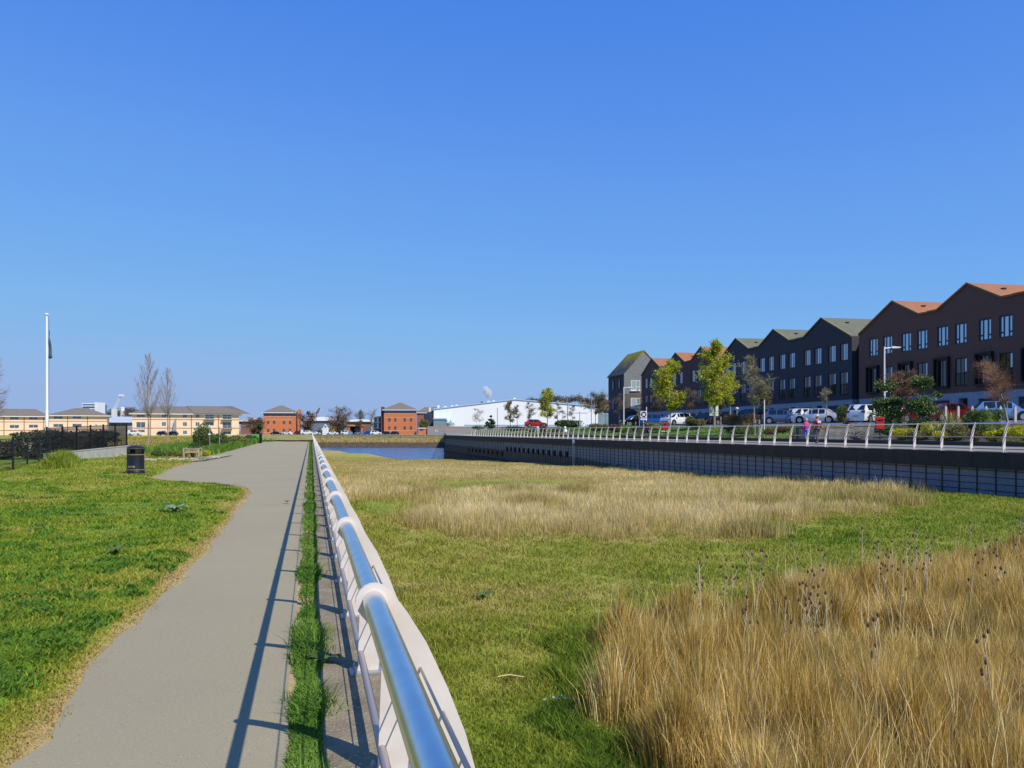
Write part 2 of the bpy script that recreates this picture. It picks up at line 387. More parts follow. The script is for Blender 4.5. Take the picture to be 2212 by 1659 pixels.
LAWNB = tone_mat('lawn_blade', [(0.0, (0.09, 0.21, 0.03)), (0.3, (0.20, 0.31, 0.025)), (0.5, (0.34, 0.36, 0.04)), (0.75, (0.45, 0.33, 0.11)), (1.0, (0.50, 0.36, 0.17))], rnd=0.35, trans=0.42)
struct(grid_mesh('lawn_ground', Xg, Yg, Zg, LAWNG, tn))

# lawn grass blades (denser near the camera)
def scatter(n, fx, y0, y1, power=1.0):
    """n random points; depth density falls with distance"""
    y = y0 * (y1 / y0) ** rng.uniform(0, 1, n) if power else rng.uniform(y0, y1, n)
    x = fx(y, rng.uniform(0, 1, n)); return x, y
def lawn_pts(n, y0, y1, wid):
    y = y0 * (y1 / y0) ** rng.uniform(0, 1, n); x0 = -0.66 * y - 2.0; x1 = np.minimum(-2.0 - 0.1 * y, 0)
    x = x0 + (x1 - x0) * rng.uniform(0, 1, n); return x, y
x, y = lawn_pts(340000, 3.4, 48, 0)
d = pathdist(x, y); ins = inside(x, y, PATH2)
k = (~ins | ((d < 0.07) & (rng.uniform(0, 1, len(x)) < 0.5)))
k &= ~((d < 0.12) & (rng.uniform(0, 1, len(x)) < 0.35)); edge_ = d < .3
clump = wob(x, y, 2.6, 14); k &= (rng.uniform(0, 1, len(x)) < 0.65 + 0.3 * clump) | edge_
k &= ~((x < -22.5) & (y > 38)); k &= x < XR(y) - .5
x, y, d, clump = x[k], y[k], d[k], clump[k]
tone = 0.30 + 0.12 * wob(x, y, 0.45, 5) + 0.09 * wob(x, y, 2.3, 9) + 0.06 * wob(x, y, 6.1, 12) - 0.10 * np.clip(clump, 0, 1) + 0.13 + 0.5 * np.exp(-d / 0.17) + rng.normal(0, 0.07, len(x))
hh = (0.025 + 0.02 * np.clip(clump, 0, 1.5)) * rng.uniform(0.6, 1.4, len(x)) * np.clip(0.35 + d * 1.2, 0.3, 1) * (1 + y / 60)
o = blades('lawn_grass', np.stack([x, y, lz(x, y)], 1), hh, 0.005 + 0.0009 * y, rng.uniform(0.2, 1.3, len(x)), LAWNB, np.clip(tone, 0, 1)); stuff(o)

# broad leaved weeds and clover mixed through the lawn
nc = 260; cy_ = 4.5 * (30 / 4.5) ** rng.uniform(0, 1, nc); cx_ = -0.66 * cy_ + (0.66 * cy_ - 2.4 - 0.14 * cy_) * rng.uniform(0, 1, nc)
i_ = rng.integers(0, nc, 15000); rr_ = rng.normal(0, .09 + .004 * cy_[i_], 15000); ra_ = rng.uniform(0, 6.28, 15000)
x = cx_[i_] + rr_ * np.cos(ra_); y = cy_[i_] + rr_ * np.sin(ra_); k = ~inside(x, y, PATH2) & (pathdist(x, y) > .15); x, y, i_ = x[k], y[k], i_[k]
stuff(blades('lawn_weeds', np.stack([x, y, lz(x, y)], 1), rng.uniform(.03, .075, len(x)), .014 + .0008 * y, rng.uniform(.5, 1.6, len(x)), LAWNB, np.clip(.04 + .2 * (i_ % 5) / 5 + rng.normal(0, .04, len(x)), 0, 1)))
# grass strip between path and kerb: tufts
n = 70000
y = 1.5 * (118 / 1.5) ** rng.uniform(0, 1, n); x = XR(y) - 0.19 + rng.normal(0, 0.055 + 0.0003 * y, n)
k = np.abs(x - (XR(y) - 0.19)) < 0.095 + 0.035 * np.sin(y * 2.3) + 0.02 * np.sin(y * 5.9) + 0.0006 * y; k &= rng.uniform(0, 1, n) < np.clip(.75 + .6 * np.sin(y * 1.7 + 2 * np.sin(y * .6)) + .4 * np.sin(y * 7.3), .12, 1); x, y = x[k], y[k]
tuft = 0.5 + 0.5 * np.sin(y * 3.1 + np.sin(y * 1.3) * 2)
hh = (0.025 + 0.055 * tuft * rng.uniform(0.3, 1, len(x)) ** 1.5)
STRIPB = tone_mat('kerb_grass_blade', [(0.0, (0.06, 0.17, 0.02)), (0.5, (0.17, 0.29, 0.04)), (1.0, (0.36, 0.34, 0.12))], rnd=0.35, trans=0.3)
stuff(blades('kerb_grass', np.stack([x, y, np.zeros(len(x))], 1), hh, 0.006 + 0.0008 * y, rng.uniform(0.2, 1.5, len(x)), STRIPB, np.clip(0.35 + 0.25 * wob(x, y, 1.5, 3) + rng.normal(0, 0.1, len(x)), 0, 1)))
n = 9000    # stray blades hanging over the kerb at each tuft
y = 1.5 * (20 / 1.5) ** rng.uniform(0, 1, n); k = np.sin(y * 3.1 + np.sin(y * 1.3) * 2) > 0.2; y = y[k]; x = XR(y) - 0.15 + rng.normal(0, 0.06, len(y))
stuff(blades('verge_grass', np.stack([x, y, np.zeros(len(x))], 1), rng.uniform(0.05, 0.13, len(x)), np.full(len(x), 0.006), rng.uniform(0.7, 1.5, len(x)), STRIPB, rng.uniform(0.2, 0.6, len(x))))

# --- marsh
WATER = -4.4
SHORE = [(30, 158), (-13.7, 158), (-18.8, 158), (-24.8, 168), (-36, 204), (-41.5, 208), (-50.6, 237), (-58, 248), (-110, 262)]
def shore_y(x): s = SHORE[::-1]; return np.interp(x, [p[0] for p in s], [p[1] for p in s])
def mz(x, y):
    z = np.interp(y, [0, 30, 50, 78, 110, 150, 250], [-1.0, -0.95, -1.4, -1.85, -2.6, -3.7, -4.2])
    z = z + 0.05 * wob(x, y, 0.35, 20) + np.clip((y - 25) / 40, 0, 1) * 0.12 * wob(x, y, 0.15, 24)
    d = shore_y(x) - y
    z = np.where(d < 14, np.minimum(z, WATER + 0.35 * np.tanh(d / 3.0) + 0.02 * d), z)
    z = np.where(d < 0, WATER - 0.5 + 0.5 * np.exp(d / 4), z)
    return z
def ZE(x): return np.interp(x, [-12, -5.3, -2.34, 0.5, 5.6, 6.8, 9.9, 12, 14.4, 19.4], [27, 27.5, 19.9, 19.5, 19.3, 21.6, 24.1, 25.2, 29.3, 36]) + 0.5 * np.sin(x * 2.1) + 0.3 * np.sin(x * 5.3)
RB_X = [0.8, 1.3, 3.0, 4.9, 7.5, 10.5, 14, 20]; RB_Z = [9.2, 10.6, 11.4, 12.8, 14.5, 17, 20, 25]
def in_reed(x, y):
    xl = np.interp(y, [3, 5.2, 6.2, 7.2, 8.2, 10, 11], [1.9, 1.45, 1.2, 0.85, 1.05, 1.0, 1.3]) + 0.12 * np.sin(y * 5)
    return (x > xl) & (y < np.interp(x, RB_X, RB_Z) + 0.35 * np.sin(x * 3.3))
GP = [(-4.6, 25, 1.6, 5.0), (11.6, 29.5, 2.6, 1.3), (15.5, 33, 3.2, 1.2), (0.0, 44, 4.0, 3.0), (-3.2, 38, 3, 2.5), (2.3, 33, 2.2, 1.0), (8.5, 27, 1.6, 0.7)]
def marsh_tone(x, y):
    """0 lush green ... 1 dry pale straw"""
    e = ZE(x); back = 1 / (1 + np.exp(-(y - e) * 2.0))
    green = 0.36 - 0.10 * np.clip((11 - y) / 5, 0, 1) - 0.10 * np.clip((x - 4) / 4, 0, 1) + 0.08 * wob(x, y, 0.5, 11) + 0.05 * wob(x, y, 2.2, 16) + 0.07 * np.exp(-((y - 16.5) / 1.6) ** 2) + 0.16 * np.exp(-((y - 13.2) / 1.0) ** 2) * (x < 6)
    straw = 0.74 + 0.10 * wob(x, y, 0.3, 13) + 0.07 * wob(x, y, 1.1, 2)
    far = 0.63 + 0.10 * wob(x, y, 0.12, 17) + 0.06 * wob(x, y, 0.5, 8)
    s = straw + (far - straw) * np.clip((y - 36) / 22, 0, 1) - 0.12 * np.clip((y - 85) / 40, 0, 1)
    for gx, gy, a, b in GP:
        s = s - 0.5 * np.exp(-(((x - gx) / a) ** 2 + ((y - gy) / b) ** 2) ** 1.5)
    return np.clip(green * (1 - back) + s * back, 0, 1)
ys = np.concatenate([np.arange(-3, 40, 0.4), np.arange(40, 100, 1.2), np.arange(100, 262, 3)])
U, W = np.meshgrid(np.linspace(0, 1, 190), ys)
XL = 0.15 - 0.25 * W + 0.25 - np.clip(W - 120, 0, 200) * 1.0; XRr = 27.3 - 0.255 * W + 0.6
Xg = XL + (XRr - XL) * U; Zg = mz(Xg, W); tn = marsh_tone(Xg, W)
tn = np.where(in_reed(Xg, W), 0.62, tn)
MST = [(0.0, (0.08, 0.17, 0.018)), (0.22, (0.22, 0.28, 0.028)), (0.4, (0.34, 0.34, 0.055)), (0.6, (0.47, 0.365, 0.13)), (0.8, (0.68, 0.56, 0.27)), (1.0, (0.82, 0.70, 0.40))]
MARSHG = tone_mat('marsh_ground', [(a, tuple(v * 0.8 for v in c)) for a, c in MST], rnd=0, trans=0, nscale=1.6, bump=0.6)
MARSHB = tone_mat('marsh_blade', MST, rnd=0.2, trans=0.4)
struct(grid_mesh('marsh_ground', Xg, W, Zg, MARSHG, tn))
# short marsh turf
n = 420000
y = 3.5 * (42 / 3.5) ** rng.uniform(0, 1, n); xl = XR(y) + 0.5; xr = np.minimum(0.66 * y + 0.5, XQ(y) - 0.1); x = xl + (xr - xl) * rng.uniform(0, 1, n)
cl = wob(x, y, 3.0, 22)
k = (y < ZE(x) + 0.4) & ~in_reed(x + 0.1, y) & (rng.uniform(0, 1, n) < 0.85 + 0.15 * cl)
x, y, cl = x[k], y[k], cl[k]; near_reed = in_reed(x + 0.6, y) & ~in_reed(x, y)
tone = marsh_tone(x, y) - 0.03 * cl + rng.normal(0, 0.08, len(x)) - 0.15 * near_reed
hh = (0.045 + 0.02 * cl + 0.05 * near_reed) * rng.uniform(0.5, 1.5, len(x)) * (1 + y / 50)
stuff(blades('marsh_turf', np.stack([x, y, mz(x, y)], 1), hh, 0.006 + 0.0008 * y, rng.uniform(0.2, 1.3, len(x)), MARSHB, np.clip(tone, 0, 1)))
# pale straw belt and far rough grass
n = 380000
y = 18.5 * (165 / 18.5) ** (rng.uniform(0, 1, n) ** 1.2); xl = XR(y) + 0.6; xr = np.minimum(0.66 * y + 0.5, XQ(y) - 0.15); x = xl + (xr - xl) * rng.uniform(0, 1, n)
t = marsh_tone(x, y); k = (y > ZE(x) - 0.25 * rng.uniform(0, 1, n) ** 3) & (rng.uniform(0, 1, n) < 0.25 + 1.1 * np.clip(t - 0.3, 0, 1) + 0.2 * wob(x, y, 1.1, 2))
k &= y < shore_y(x) - 1.0
x, y, t = x[k], y[k], t[k]
hgt = np.interp(y - ZE(x), [-0.3, 0.5, 8, 25, 50], [0.20, 0.30, 0.27, 0.14, 0.10]) * (1 + 0.35 * wob(x, y, 1.6, 9)) * np.clip(0.5 + (t - 0.4) * 2.2, 0.25, 1.25)
wallside = np.exp(-(XQ(y) - x) / 1.3) * (y > 33) * (y < 75); hgt = hgt + 0.35 * wallside * (wob(x, y, 1.5, 6) > -0.2)
hh = hgt * rng.uniform(0.45, 1.25, len(x))
stuff(blades('straw_grass', np.stack([x, y, mz(x, y)], 1), hh, 0.005 + 0.00045 * y, rng.uniform(0.1, 0.5, len(x)), MARSHB, np.clip(t + rng.normal(0, 0.09, len(x)), 0, 1)))
# tussocks of darker rush in the belt
n = 9000; cx = np.array([-3.1, 0.15, 2.6, 0.6, 8.6, 5.8, 13.8, 12.4]); cy = np.array([31, 33, 33.5, 27, 26.8, 19.8, 28.5, 29.5]); i = rng.integers(0, 8, n)
x = cx[i] + rng.normal(0, 0.4, n); y = cy[i] + rng.normal(0, 0.4, n)
stuff(blades('rush_grass', np.stack([x, y, mz(x, y)], 1), rng.uniform(0.25, 0.55, n), np.full(n, 0.018), rng.uniform(0.1, 0.45, n), MARSHB, rng.uniform(0.5, 0.68, n)))
# tall brown reed grass in the foreground
REEDB = tone_mat('reed_blade', [(0.0, (0.14, 0.17, 0.04)), (0.3, (0.36, 0.24, 0.058)), (0.55, (0.55, 0.37, 0.085)), (0.8, (0.73, 0.53, 0.18)), (1.0, (0.84, 0.72, 0.38))], rnd=0.45, trans=0.25)
n = 190000
y = 3.9 * (26 / 3.9) ** rng.uniform(0, 1, n); xr = 0.68 * y + 0.8; x = 0.7 + (xr - 0.7) * rng.uniform(0, 1, n)
gap = wob(x, y, 1.35, 26); k = in_reed(x, y) & (rng.uniform(0, 1, n) < np.clip(0.9 + 1.2 * gap, 0.05, 1)); x, y, gap = x[k], y[k], gap[k]
el = np.clip(np.interp(x, RB_X, RB_Z) - y, 0.0, 1.0)
hh = (0.50 + 0.14 * gap) * rng.uniform(0.4, 1.15, len(x)) * np.clip(0.6 + 0.4 * el, 0.5, 1)
tone = 0.55 + 0.16 * wob(x, y, 0.8, 30) + 0.08 * wob(x, y, 3.0, 19) + rng.normal(0, 0.12, len(x)) - 0.3 * (gap < -0.75)
stuff(blades('reed_grass', np.stack([x, y, mz(x, y)], 1), hh, 0.0035 + 0.00045 * y, rng.uniform(0.1, 0.5, len(x)), REEDB, np.clip(tone, 0, 1)))
nt_ = 1150; ty = 4.0 * (26 / 4.0) ** (rng.uniform(0, 1, nt_) ** .85); tx_ = 0.8 + (0.68 * ty) * rng.uniform(0, 1, nt_); k = in_reed(tx_ - .05, ty) & (wob(tx_, ty, 1.35, 26) > -.75); tx_, ty = tx_[k], ty[k]
i_ = rng.integers(0, len(tx_), 230000); th_ = rng.uniform(.28, .72, len(tx_)); tt_ = rng.normal(-.03, .16, len(tx_)); rr_ = np.abs(rng.normal(0, .085, len(i_))) * (1 + th_[i_]); ra_ = rng.uniform(0, 6.283, len(i_))
x = tx_[i_] + rr_ * np.cos(ra_); y = ty[i_] + rr_ * np.sin(ra_)
hh = th_[i_] * rng.uniform(.55, 1.15, len(i_)) * np.clip(1.1 - rr_ * 1.6, .4, 1.1) * np.clip(.65 + .35 * (np.interp(x, RB_X, RB_Z) - y), .55, 1)
stuff(blades('tussock_reed_grass', np.stack([x, y, mz(x, y)], 1), hh, 0.0035 + 0.00045 * y, np.clip(.05 + rr_ * 1.5 + rng.normal(0, .06, len(i_)), .02, .8), REEDB, np.clip(.58 + tt_[i_] + rng.normal(0, .12, len(i_)), 0, 1), ra_ + rng.normal(0, .5, len(i_))))
n = 60000; y = 4.2 * (26 / 4.2) ** rng.uniform(0, 1, n); x = 0.9 + (0.68 * y - 0.1) * rng.uniform(0, 1, n); k = in_reed(x, y) & (wob(x, y, 1.35, 26) < -.25); x, y = x[k], y[k]
stuff(blades('understorey_grass', np.stack([x, y, mz(x, y)], 1), rng.uniform(.06, .30, len(x)), np.full(len(x), .009), rng.uniform(.2, .9, len(x)), MARSHB, rng.uniform(.05, .45, len(x))))
n = 2600
y = 4.2 * (20 / 4.2) ** rng.uniform(0, 1, n); x = 0.9 + (0.66 * y - 0.4) * rng.uniform(0, 1, n); k = in_reed(x, y); x, y = x[k], y[k]
stuff(blades('pale_reed_grass', np.stack([x, y, mz(x, y)], 1), rng.uniform(0.6, 0.95, len(x)), np.full(len(x), 0.005), rng.uniform(0.05, 0.4, len(x)), REEDB, rng.uniform(0.85, 1, len(x))))

# --- water
wm = bpy.data.materials.new('river_water'); wm.use_nodes = True; n_ = wm.node_tree; p = n_.nodes['Principled BSDF']
p.inputs['Base Color'].default_value = lin((0.05, 0.11, 0.21)); p.inputs['Roughness'].default_value = 0.25; p.inputs['Specular IOR Level'].default_value = 0.6
tc = n_.nodes.new('ShaderNodeTexCoord'); nz = n_.nodes.new('ShaderNodeTexNoise'); nz.inputs['Scale'].default_value = 1.2; nz.inputs['Detail'].default_value = 6
bp = n_.nodes.new('ShaderNodeBump'); bp.inputs['Strength'].default_value = 0.9; bp.inputs['Distance'].default_value = 0.25
n_.links.new(tc.outputs['Object'], nz.inputs['Vector']); n_.links.new(nz.outputs[0], bp.inputs['Height']); n_.links.new(bp.outputs[0], p.inputs['Normal'])
struct(flat_poly('river_water', [(-300, 130, WATER), (60, 130, WATER), (60, 300, WATER), (-300, 300, WATER)], wm))

# --- far bank: mud, reeds, then the land out to the horizon
def strip(name, prof, x0, x1, m, tone, step=2.0, wv=0.25):
    xs_ = np.arange(x0, x1 + step, step); Y0 = np.array([p[0] for p in prof]); Z0 = np.array([p[1] for p in prof])
    X, Yv = np.meshgrid(xs_, Y0); Zv = np.repeat(Z0[:, None], len(xs_), 1)
    jit = wv * wob(X * 1.0, Yv, 0.6, 5); Yv = Yv + jit * 2; Zv = Zv + jit * 0.5
    return grid_mesh(name, X, Yv, Zv, m, np.full(X.shape, tone))
MUD = mat('river_mud', '33291F', 0.9, col2='5A4A38', scale=0.8, detail=9, contrast=0.7, bump=0.8, bscale=1.5)
struct(strip('far_mud_bank', [(284, WATER - 0.4), (288, -4.3), (290, -3.5), (293, -2.55)], -140, 40, MUD, 0.5))
BANKT = tone_mat('bank_ground', [(0, (0.09, 0.11, 0.03)), (1, (0.36, 0.25, 0.09))], rnd=0, trans=0, nscale=0.3)
struct(strip('far_reed_bank', [(293, -2.6), (298, -1.9), (304, -1.2), (306.5, -0.9)], -140, 40, BANKT, 0.75))
n = 26000
x = rng.uniform(-130, 30, n); y = rng.uniform(292, 305.5, n); z = np.interp(y, [293, 298, 304, 306.5], [-2.6, -1.9, -1.2, -0.9])
stuff(blades('bank_reed_grass', np.stack([x, y, z], 1), rng.uniform(0.3, 0.8, n), np.full(n, 0.22), rng.uniform(0.1, 0.5, n), MARSHB, np.where(y > 303.6, rng.uniform(0.15, 0.4, n), rng.uniform(0.5, 0.8, n))))
FARG = mat('far_ground', (0.16, 0.17, 0.12), 0.95, col2=(0.21, 0.2, 0.16), scale=0.03, detail=6)
fg = MB()
fg.add([(-4000, 330, 0.06), (-66, 330, 0.06), (-84, 308, 0.06), (60, 308, 0.06), (4000, 308, 0.06), (4000, 7000, 0.06), (-4000, 7000, 0.06)], [(0, 1, 2, 3, 4, 5, 6)])
struct(fg.build('ground', FARG))
BEDM = mat('river_bed', '4A4034', 0.9)
struct(flat_poly('river_bed', [(-900, -200, -5.6), (900, -200, -5.6), (900, 1500, -5.6), (-900, 1500, -5.6)], BEDM))
# far river wall with railing bays
t = thing('river_wall', 'long pale stone wall along the far bank above the reeds', 'wall', (-84, 307.3, -1.2))
FWALL = mat('far_wall_stone', 'A39D86', 0.9, col2='7E7865', scale=0.35, detail=8, contrast=1.1, stretch=(1, 1, 0.5))
b = MB(); b.bx((-60, 0, 0), (160, 0.5, 1.22)); b.build('wall_face', FWALL, t)
b = MB(); b.bx((-60, -0.12, 1.223), (160, 0.6, 1.36)); b.build('coping', CONCL, t)
for i in range(34):
    b = MB(); b.bx((-20 + i * 4.4, -0.2, 0.05), (-19.6 + i * 4.4, -0.003, 1.2)); b.build('buttress', FWALL, t)

# --- right bank terrain
ys = np.concatenate([np.arange(12, 170, 3.0), np.arange(170, 335, 15)])
qs = np.array([0.45, 2, 4, 5.3, 5.5, 7, 9, 11, 13, 15, 18, 24, 40, 70, 130, 260, 500])
Q, W = np.meshgrid(qs, ys)
def Xedge(y): return np.where(y < 160, XQ(y), -0.0845 * y)
Xg = Xedge(W) + Q * 1.032
Zg = np.interp(Q, [0, 5.2, 6, 14, 18, 60, 400], [0.76, 0.86, 0.95, 1.9, 2.3, 2.35, 3.0]) + np.where((Q > 6) & (Q < 17), 0.06 * wob(Xg, W, 0.3, 3), 0)
def sub(name, q0, q1, m, tone, dz=0.0, dense=1):
    k0, k1 = np.searchsorted(qs, q0), np.searchsorted(qs, q1, side='right')
    return struct(grid_mesh(name, Xg[:, k0:k1], W[:, k0:k1], Zg[:, k0:k1] + dz, m, np.full(Xg[:, k0:k1].shape, tone)))
PROM = mat('promenade_paving', (0.25, 0.225, 0.18), 0.9, col2=(0.20, 0.18, 0.15), scale=1.0, detail=8, contrast=0.9)
sub('promenade', 0.4, 5.4, PROM, 0)
VERGE = tone_mat('verge_turf', [(0, (0.07, 0.15, 0.025)), (1, (0.2, 0.22, 0.06))], rnd=0, trans=0, nscale=0.7, bump=0.4)
sub('grass_verge', 5.4, 16, VERGE, 0.3)
_m = (ys >= 12) & (ys <= 57); _q = (qs >= 5.5) & (qs <= 15)
_X, _Y, _Z = [a_[np.ix_(_m, _q)] for a_ in (Xg, W, Zg)]
struct(grid_mesh('planting_bed', _X, _Y, _Z + .03, mat('bed_soil', (.06, .045, .03), .95, col2=(.035, .035, .02), scale=1.5, detail=8, bump=.5), np.zeros(_X.shape)))
CARP = mat('car_park_asphalt', (0.10, 0.10, 0.10), 0.9, col2=(0.14, 0.14, 0.135), scale=0.5, detail=8)
sub('car_park', 14.5, 600, CARP, 0)

n = 60000; y = rng.uniform(56, 135, n); q_ = rng.uniform(5.9, 15.5, n); x = 27.3 - .255 * y + 1.032 * q_
z = np.interp(q_, [0, 5.2, 6, 14, 18, 60, 400], [0.76, 0.86, 0.95, 1.9, 2.3, 2.35, 3.0]) + np.where(q_ > 6, 0.06 * wob(x, y, 0.3, 3), 0) - .03
stuff(blades('bank_lawn_grass', np.stack([x, y, z], 1), rng.uniform(.05, .17, n), np.full(n, .06), rng.uniform(.2, .9, n), STRIPB, np.clip(.35 + .3 * wob(x, y, .5, 21) + rng.normal(0, .12, n), 0, 1)))
# ================================================================ LEFT RAILING AND WALLS
def post_mesh():
    b = MB()
    outer = [(.275, 0), (.292, .15), (.300, .32), (.298, .5), (.278, .66), (.240, .80), (.192, .925), (.137, 1.045), (.088, 1.125), (.044, 1.185)]
    ring = [(0.047 * math.cos(a), 1.16 + 0.047 * math.sin(a)) for a in np.linspace(R(60), R(225), 9)]
    inner = [(-.02, 1.10), (.03, 1.05), (.085, .95), (.130, .82), (.155, .66), (.158, .5), (.150, .3), (.140, 0)]
    inner[0:1] = []
    b.prism(outer + ring + inner, 'y', -0.008, 0.008)
    me = b.mesh('post', POSTM)
    f = MB(); f.bx((.09, -.075, .002), (.36, .075, .016)); fm = f.mesh('foot_plate', GREYM)
    bo = MB()
    bo.lathe([(.012, 0), (.012, .03), (.005, .045)], (.125, 0, .016), 8)
    bm_ = bo.mesh('bolt', GREYM)
    return me, fm, bm_
PM, FM, BM_ = post_mesh()
_b = MB(); _b.prism([(.27, 0), (.285, .2), (.285, .42), (.262, .6), (.215, .78), (.16, .93), (.10, 1.06), (.045, 1.18), (0, 1.2), (-.02, 1.13), (.05, .95), (.10, .78), (.135, .6), (.15, .42), (.15, 0)], 'y', -0.012, 0.012); FARPM = _b.mesh('post', POSTM)
def railing(name, label, pts, base_z, rot, cat='railing', cables=True, foot=True, hr=0.029, zoff=None, group=None):
    t = thing(name, label, cat, (0, 0, 0), 0, group)
    for i, (x_, y_) in enumerate(pts):
        z_ = base_z if zoff is None else base_z + zoff[i]
        p_ = inst('post', PM, t, (x_, y_, z_), rot)
        if foot: inst('foot_plate', FM, p_)
        if foot and i < 9 and cables: inst('bolt', BM_, p_, (0, -.05, 0)); inst('bolt', BM_, p_, (0, .05, 0))
    ca, sa = math.cos(rot), math.sin(rot)
    def off(i, dx, z_):
        zz = base_z if zoff is None else base_z + zoff[i]
        return (pts[i][0] + dx * ca, pts[i][1] + dx * sa, zz + z_)
    N = range(len(pts))
    MB().tube([off(i, 0, 1.16) for i in N], hr, 24).build('handrail', STEEL, t, smooth=True)
    MB().tube([off(i, .163, .60) for i in N], 0.024, 12).build('middle_rail', RUSTST, t, smooth=True)
    MB().tube([off(i, .16, .13) for i in N], 0.022, 12).build('bottom_rail', RUSTST, t, smooth=True)
    if cables:
        for z_ in (.27, .41, .74, .86, .98):
            MB().tube([off(i, .235 if z_ < .8 else .18 if z_ < .9 else .12, z_) for i in N], 0.004, 6).build('cable', CABLE, t, smooth=True)
    return t
lp = [(XR(z), z) for z in np.arange(0.48 - 3.2, 152, 1.6)]
railing('railing', 'curved white post railing with polished steel handrail beside the path', lp, 0.0, math.atan2(.2425, .970), zoff=None)
# kerb (coping) and quay wall under it
lw = thing('quay_wall', 'stained concrete kerb and river wall under the near railing', 'wall')
def kerb_bars(m, x0, x1, z0, z1, y0, y1, seg, name, gap=0.012):
    y_ = y0
    while y_ < y1:
        ye = min(y_ + seg, y1); b = MB()
        vs = []
        for z_ in (z0, z1):
            vs += [(XR(y_ + gap) + x0, y_ + gap, z_), (XR(y_ + gap) + x1, y_ + gap, z_), (XR(ye) + x1, ye, z_), (XR(ye) + x0, ye, z_)]
        b.add(vs, [(3, 2, 1, 0), (4, 5, 6, 7), (0, 1, 5, 4), (1, 2, 6, 5), (2, 3, 7, 6), (3, 0, 4, 7)]); b.build(name, m, lw); y_ = ye
kerb_bars(CONC, -.10, .43, -.35, 0.0, -3, 153, 6.0, 'coping')
kerb_bars(CONC, .05, .38, -6, -.352, -3, 153, 200, 'wall_face')
# upstand closing the far end of the path
uw = thing('end_wall', 'low dark wall closing the far end of the path', 'wall', (-35.2, 118.5, 0))
b = MB(); b.bx((-7.4, 0, -.3), (6.0 - 0.2, .35, .30)); b.build('wall_face', mat('dark_upstand', '55504A', 0.9, col2='35322E', scale=2, detail=8), uw)
b = MB(); b.bx((-7.4, -.03, .303), (5.8, .40, .36)); b.build('coping', CONCL, uw)
ep = [(x_, 166 + (x_ + 42) * 0.25) for x_ in np.arange(-51.5, -40.8, 1.0)]
railing('railing', 'short white railing beyond the end of the path in front of the red brick offices', ep, -0.45, R(100), foot=False, cables=False)

# ================================================================ RIGHT QUAY
qy0, qy1 = 14.0, 160.0
qw = thing('quay_wall', 'long dark boarded quay wall with a concrete cap across the marsh', 'wall')
def qprism(name, m, d0, d1, z0, z1, y0=qy0, y1=qy1, parent=qw):
    b = MB(); vs = []
    for z_ in (z0, z1): vs += [(XQ(y0) + d0, y0, z_), (XQ(y0) + d1, y0, z_), (XQ(y1) + d1, y1, z_), (XQ(y1) + d0, y1, z_)]
    b.add(vs, [(3, 2, 1, 0), (4, 5, 6, 7), (0, 1, 5, 4), (1, 2, 6, 5), (2, 3, 7, 6), (3, 0, 4, 7)]); return b.build(name, m, parent)
qprism('capping_beam', CAPM, -.12, .5, .10, .755, qy0, 81.6); qprism('capping_beam', CAPM, -.12, .5, .10, .755, 81.9, qy1)
# boards: material with horizontal board joints, white specks and a dark tide stain
bm_ = bpy.data.materials.new('quay_boards'); bm_.use_nodes = True; n_ = bm_.node_tree; L = n_.links; p = n_.nodes['Principled BSDF']; p.inputs['Roughness'].default_value = 0.7
tc = n_.nodes.new('ShaderNodeTexCoord'); sp = n_.nodes.new('ShaderNodeSeparateXYZ'); L.new(tc.outputs['Object'], sp.inputs[0])
def mth(op, a, b_=None, c_=None):
    q_ = n_.nodes.new('ShaderNodeMath'); q_.operation = op
    for i_, v_ in enumerate((a, b_, c_)):
        if v_ is None: continue
        if isinstance(v_, (int, float)): q_.inputs[i_].default_value = v_
        else: L.new(v_, q_.inputs[i_])
    return q_.outputs[0]
fr = mth('FRACT', mth('DIVIDE', sp.outputs[2], 0.27)); joint = mth('LESS_THAN', fr, 0.13)
n1 = n_.nodes.new('ShaderNodeTexNoise'); n1.inputs['Scale'].default_value = 9; n1.inputs['Detail'].default_value = 3; L.new(tc.outputs['Object'], n1.inputs['Vector'])
speck = mth('GREATER_THAN', n1.outputs[0], 0.66)
n2 = n_.nodes.new('ShaderNodeTexNoise'); n2.inputs['Scale'].default_value = 0.5; n2.inputs['Detail'].default_value = 7; L.new(tc.outputs['Object'], n2.inputs['Vector'])
tide = mth('GREATER_THAN', mth('SUBTRACT', mth('ADD', mth('MULTIPLY', n2.outputs[0], 0.5), mth('SUBTRACT', -1.25, sp.outputs[2])), mth('MULTIPLY', mth('MAXIMUM', mth('SUBTRACT', 84, sp.outputs[1]), 0), 0.03)), 0)
def mixc(f_, a, c_):
    q_ = n_.nodes.new('ShaderNodeMix'); q_.data_type = 'RGBA'; L.new(f_, q_.inputs[0])
    for s_, v_ in ((6, a), (7, c_)):
        if isinstance(v_, tuple): q_.inputs[s_].default_value = lin(v_)
        else: L.new(v_, q_.inputs[s_])
    return q_.outputs[2]
c0 = mixc(n2.outputs[0], (0.10, 0.12, 0.155), (0.19, 0.21, 0.245))
c0 = mixc(mth('MULTIPLY', speck, 0.45), c0, (0.5, 0.5, 0.5)); c0 = mixc(joint, c0, (0.02, 0.02, 0.02)); c0 = mixc(tide, c0, (0.05, 0.045, 0.035))
L.new(c0, p.inputs['Base Color'])
qprism('board_panel', bm_, .06, .3, -5.6, .099)
qprism('tide_ledge', mat('weed_ledge', '1C1A16', 0.9), -.05, .057, -2.6, -2.35, 95, 160)
PILE = mat('timber_pile', '2E2A2A', 0.85, col2='3E3938', scale=4, stretch=(1, 1, .2))
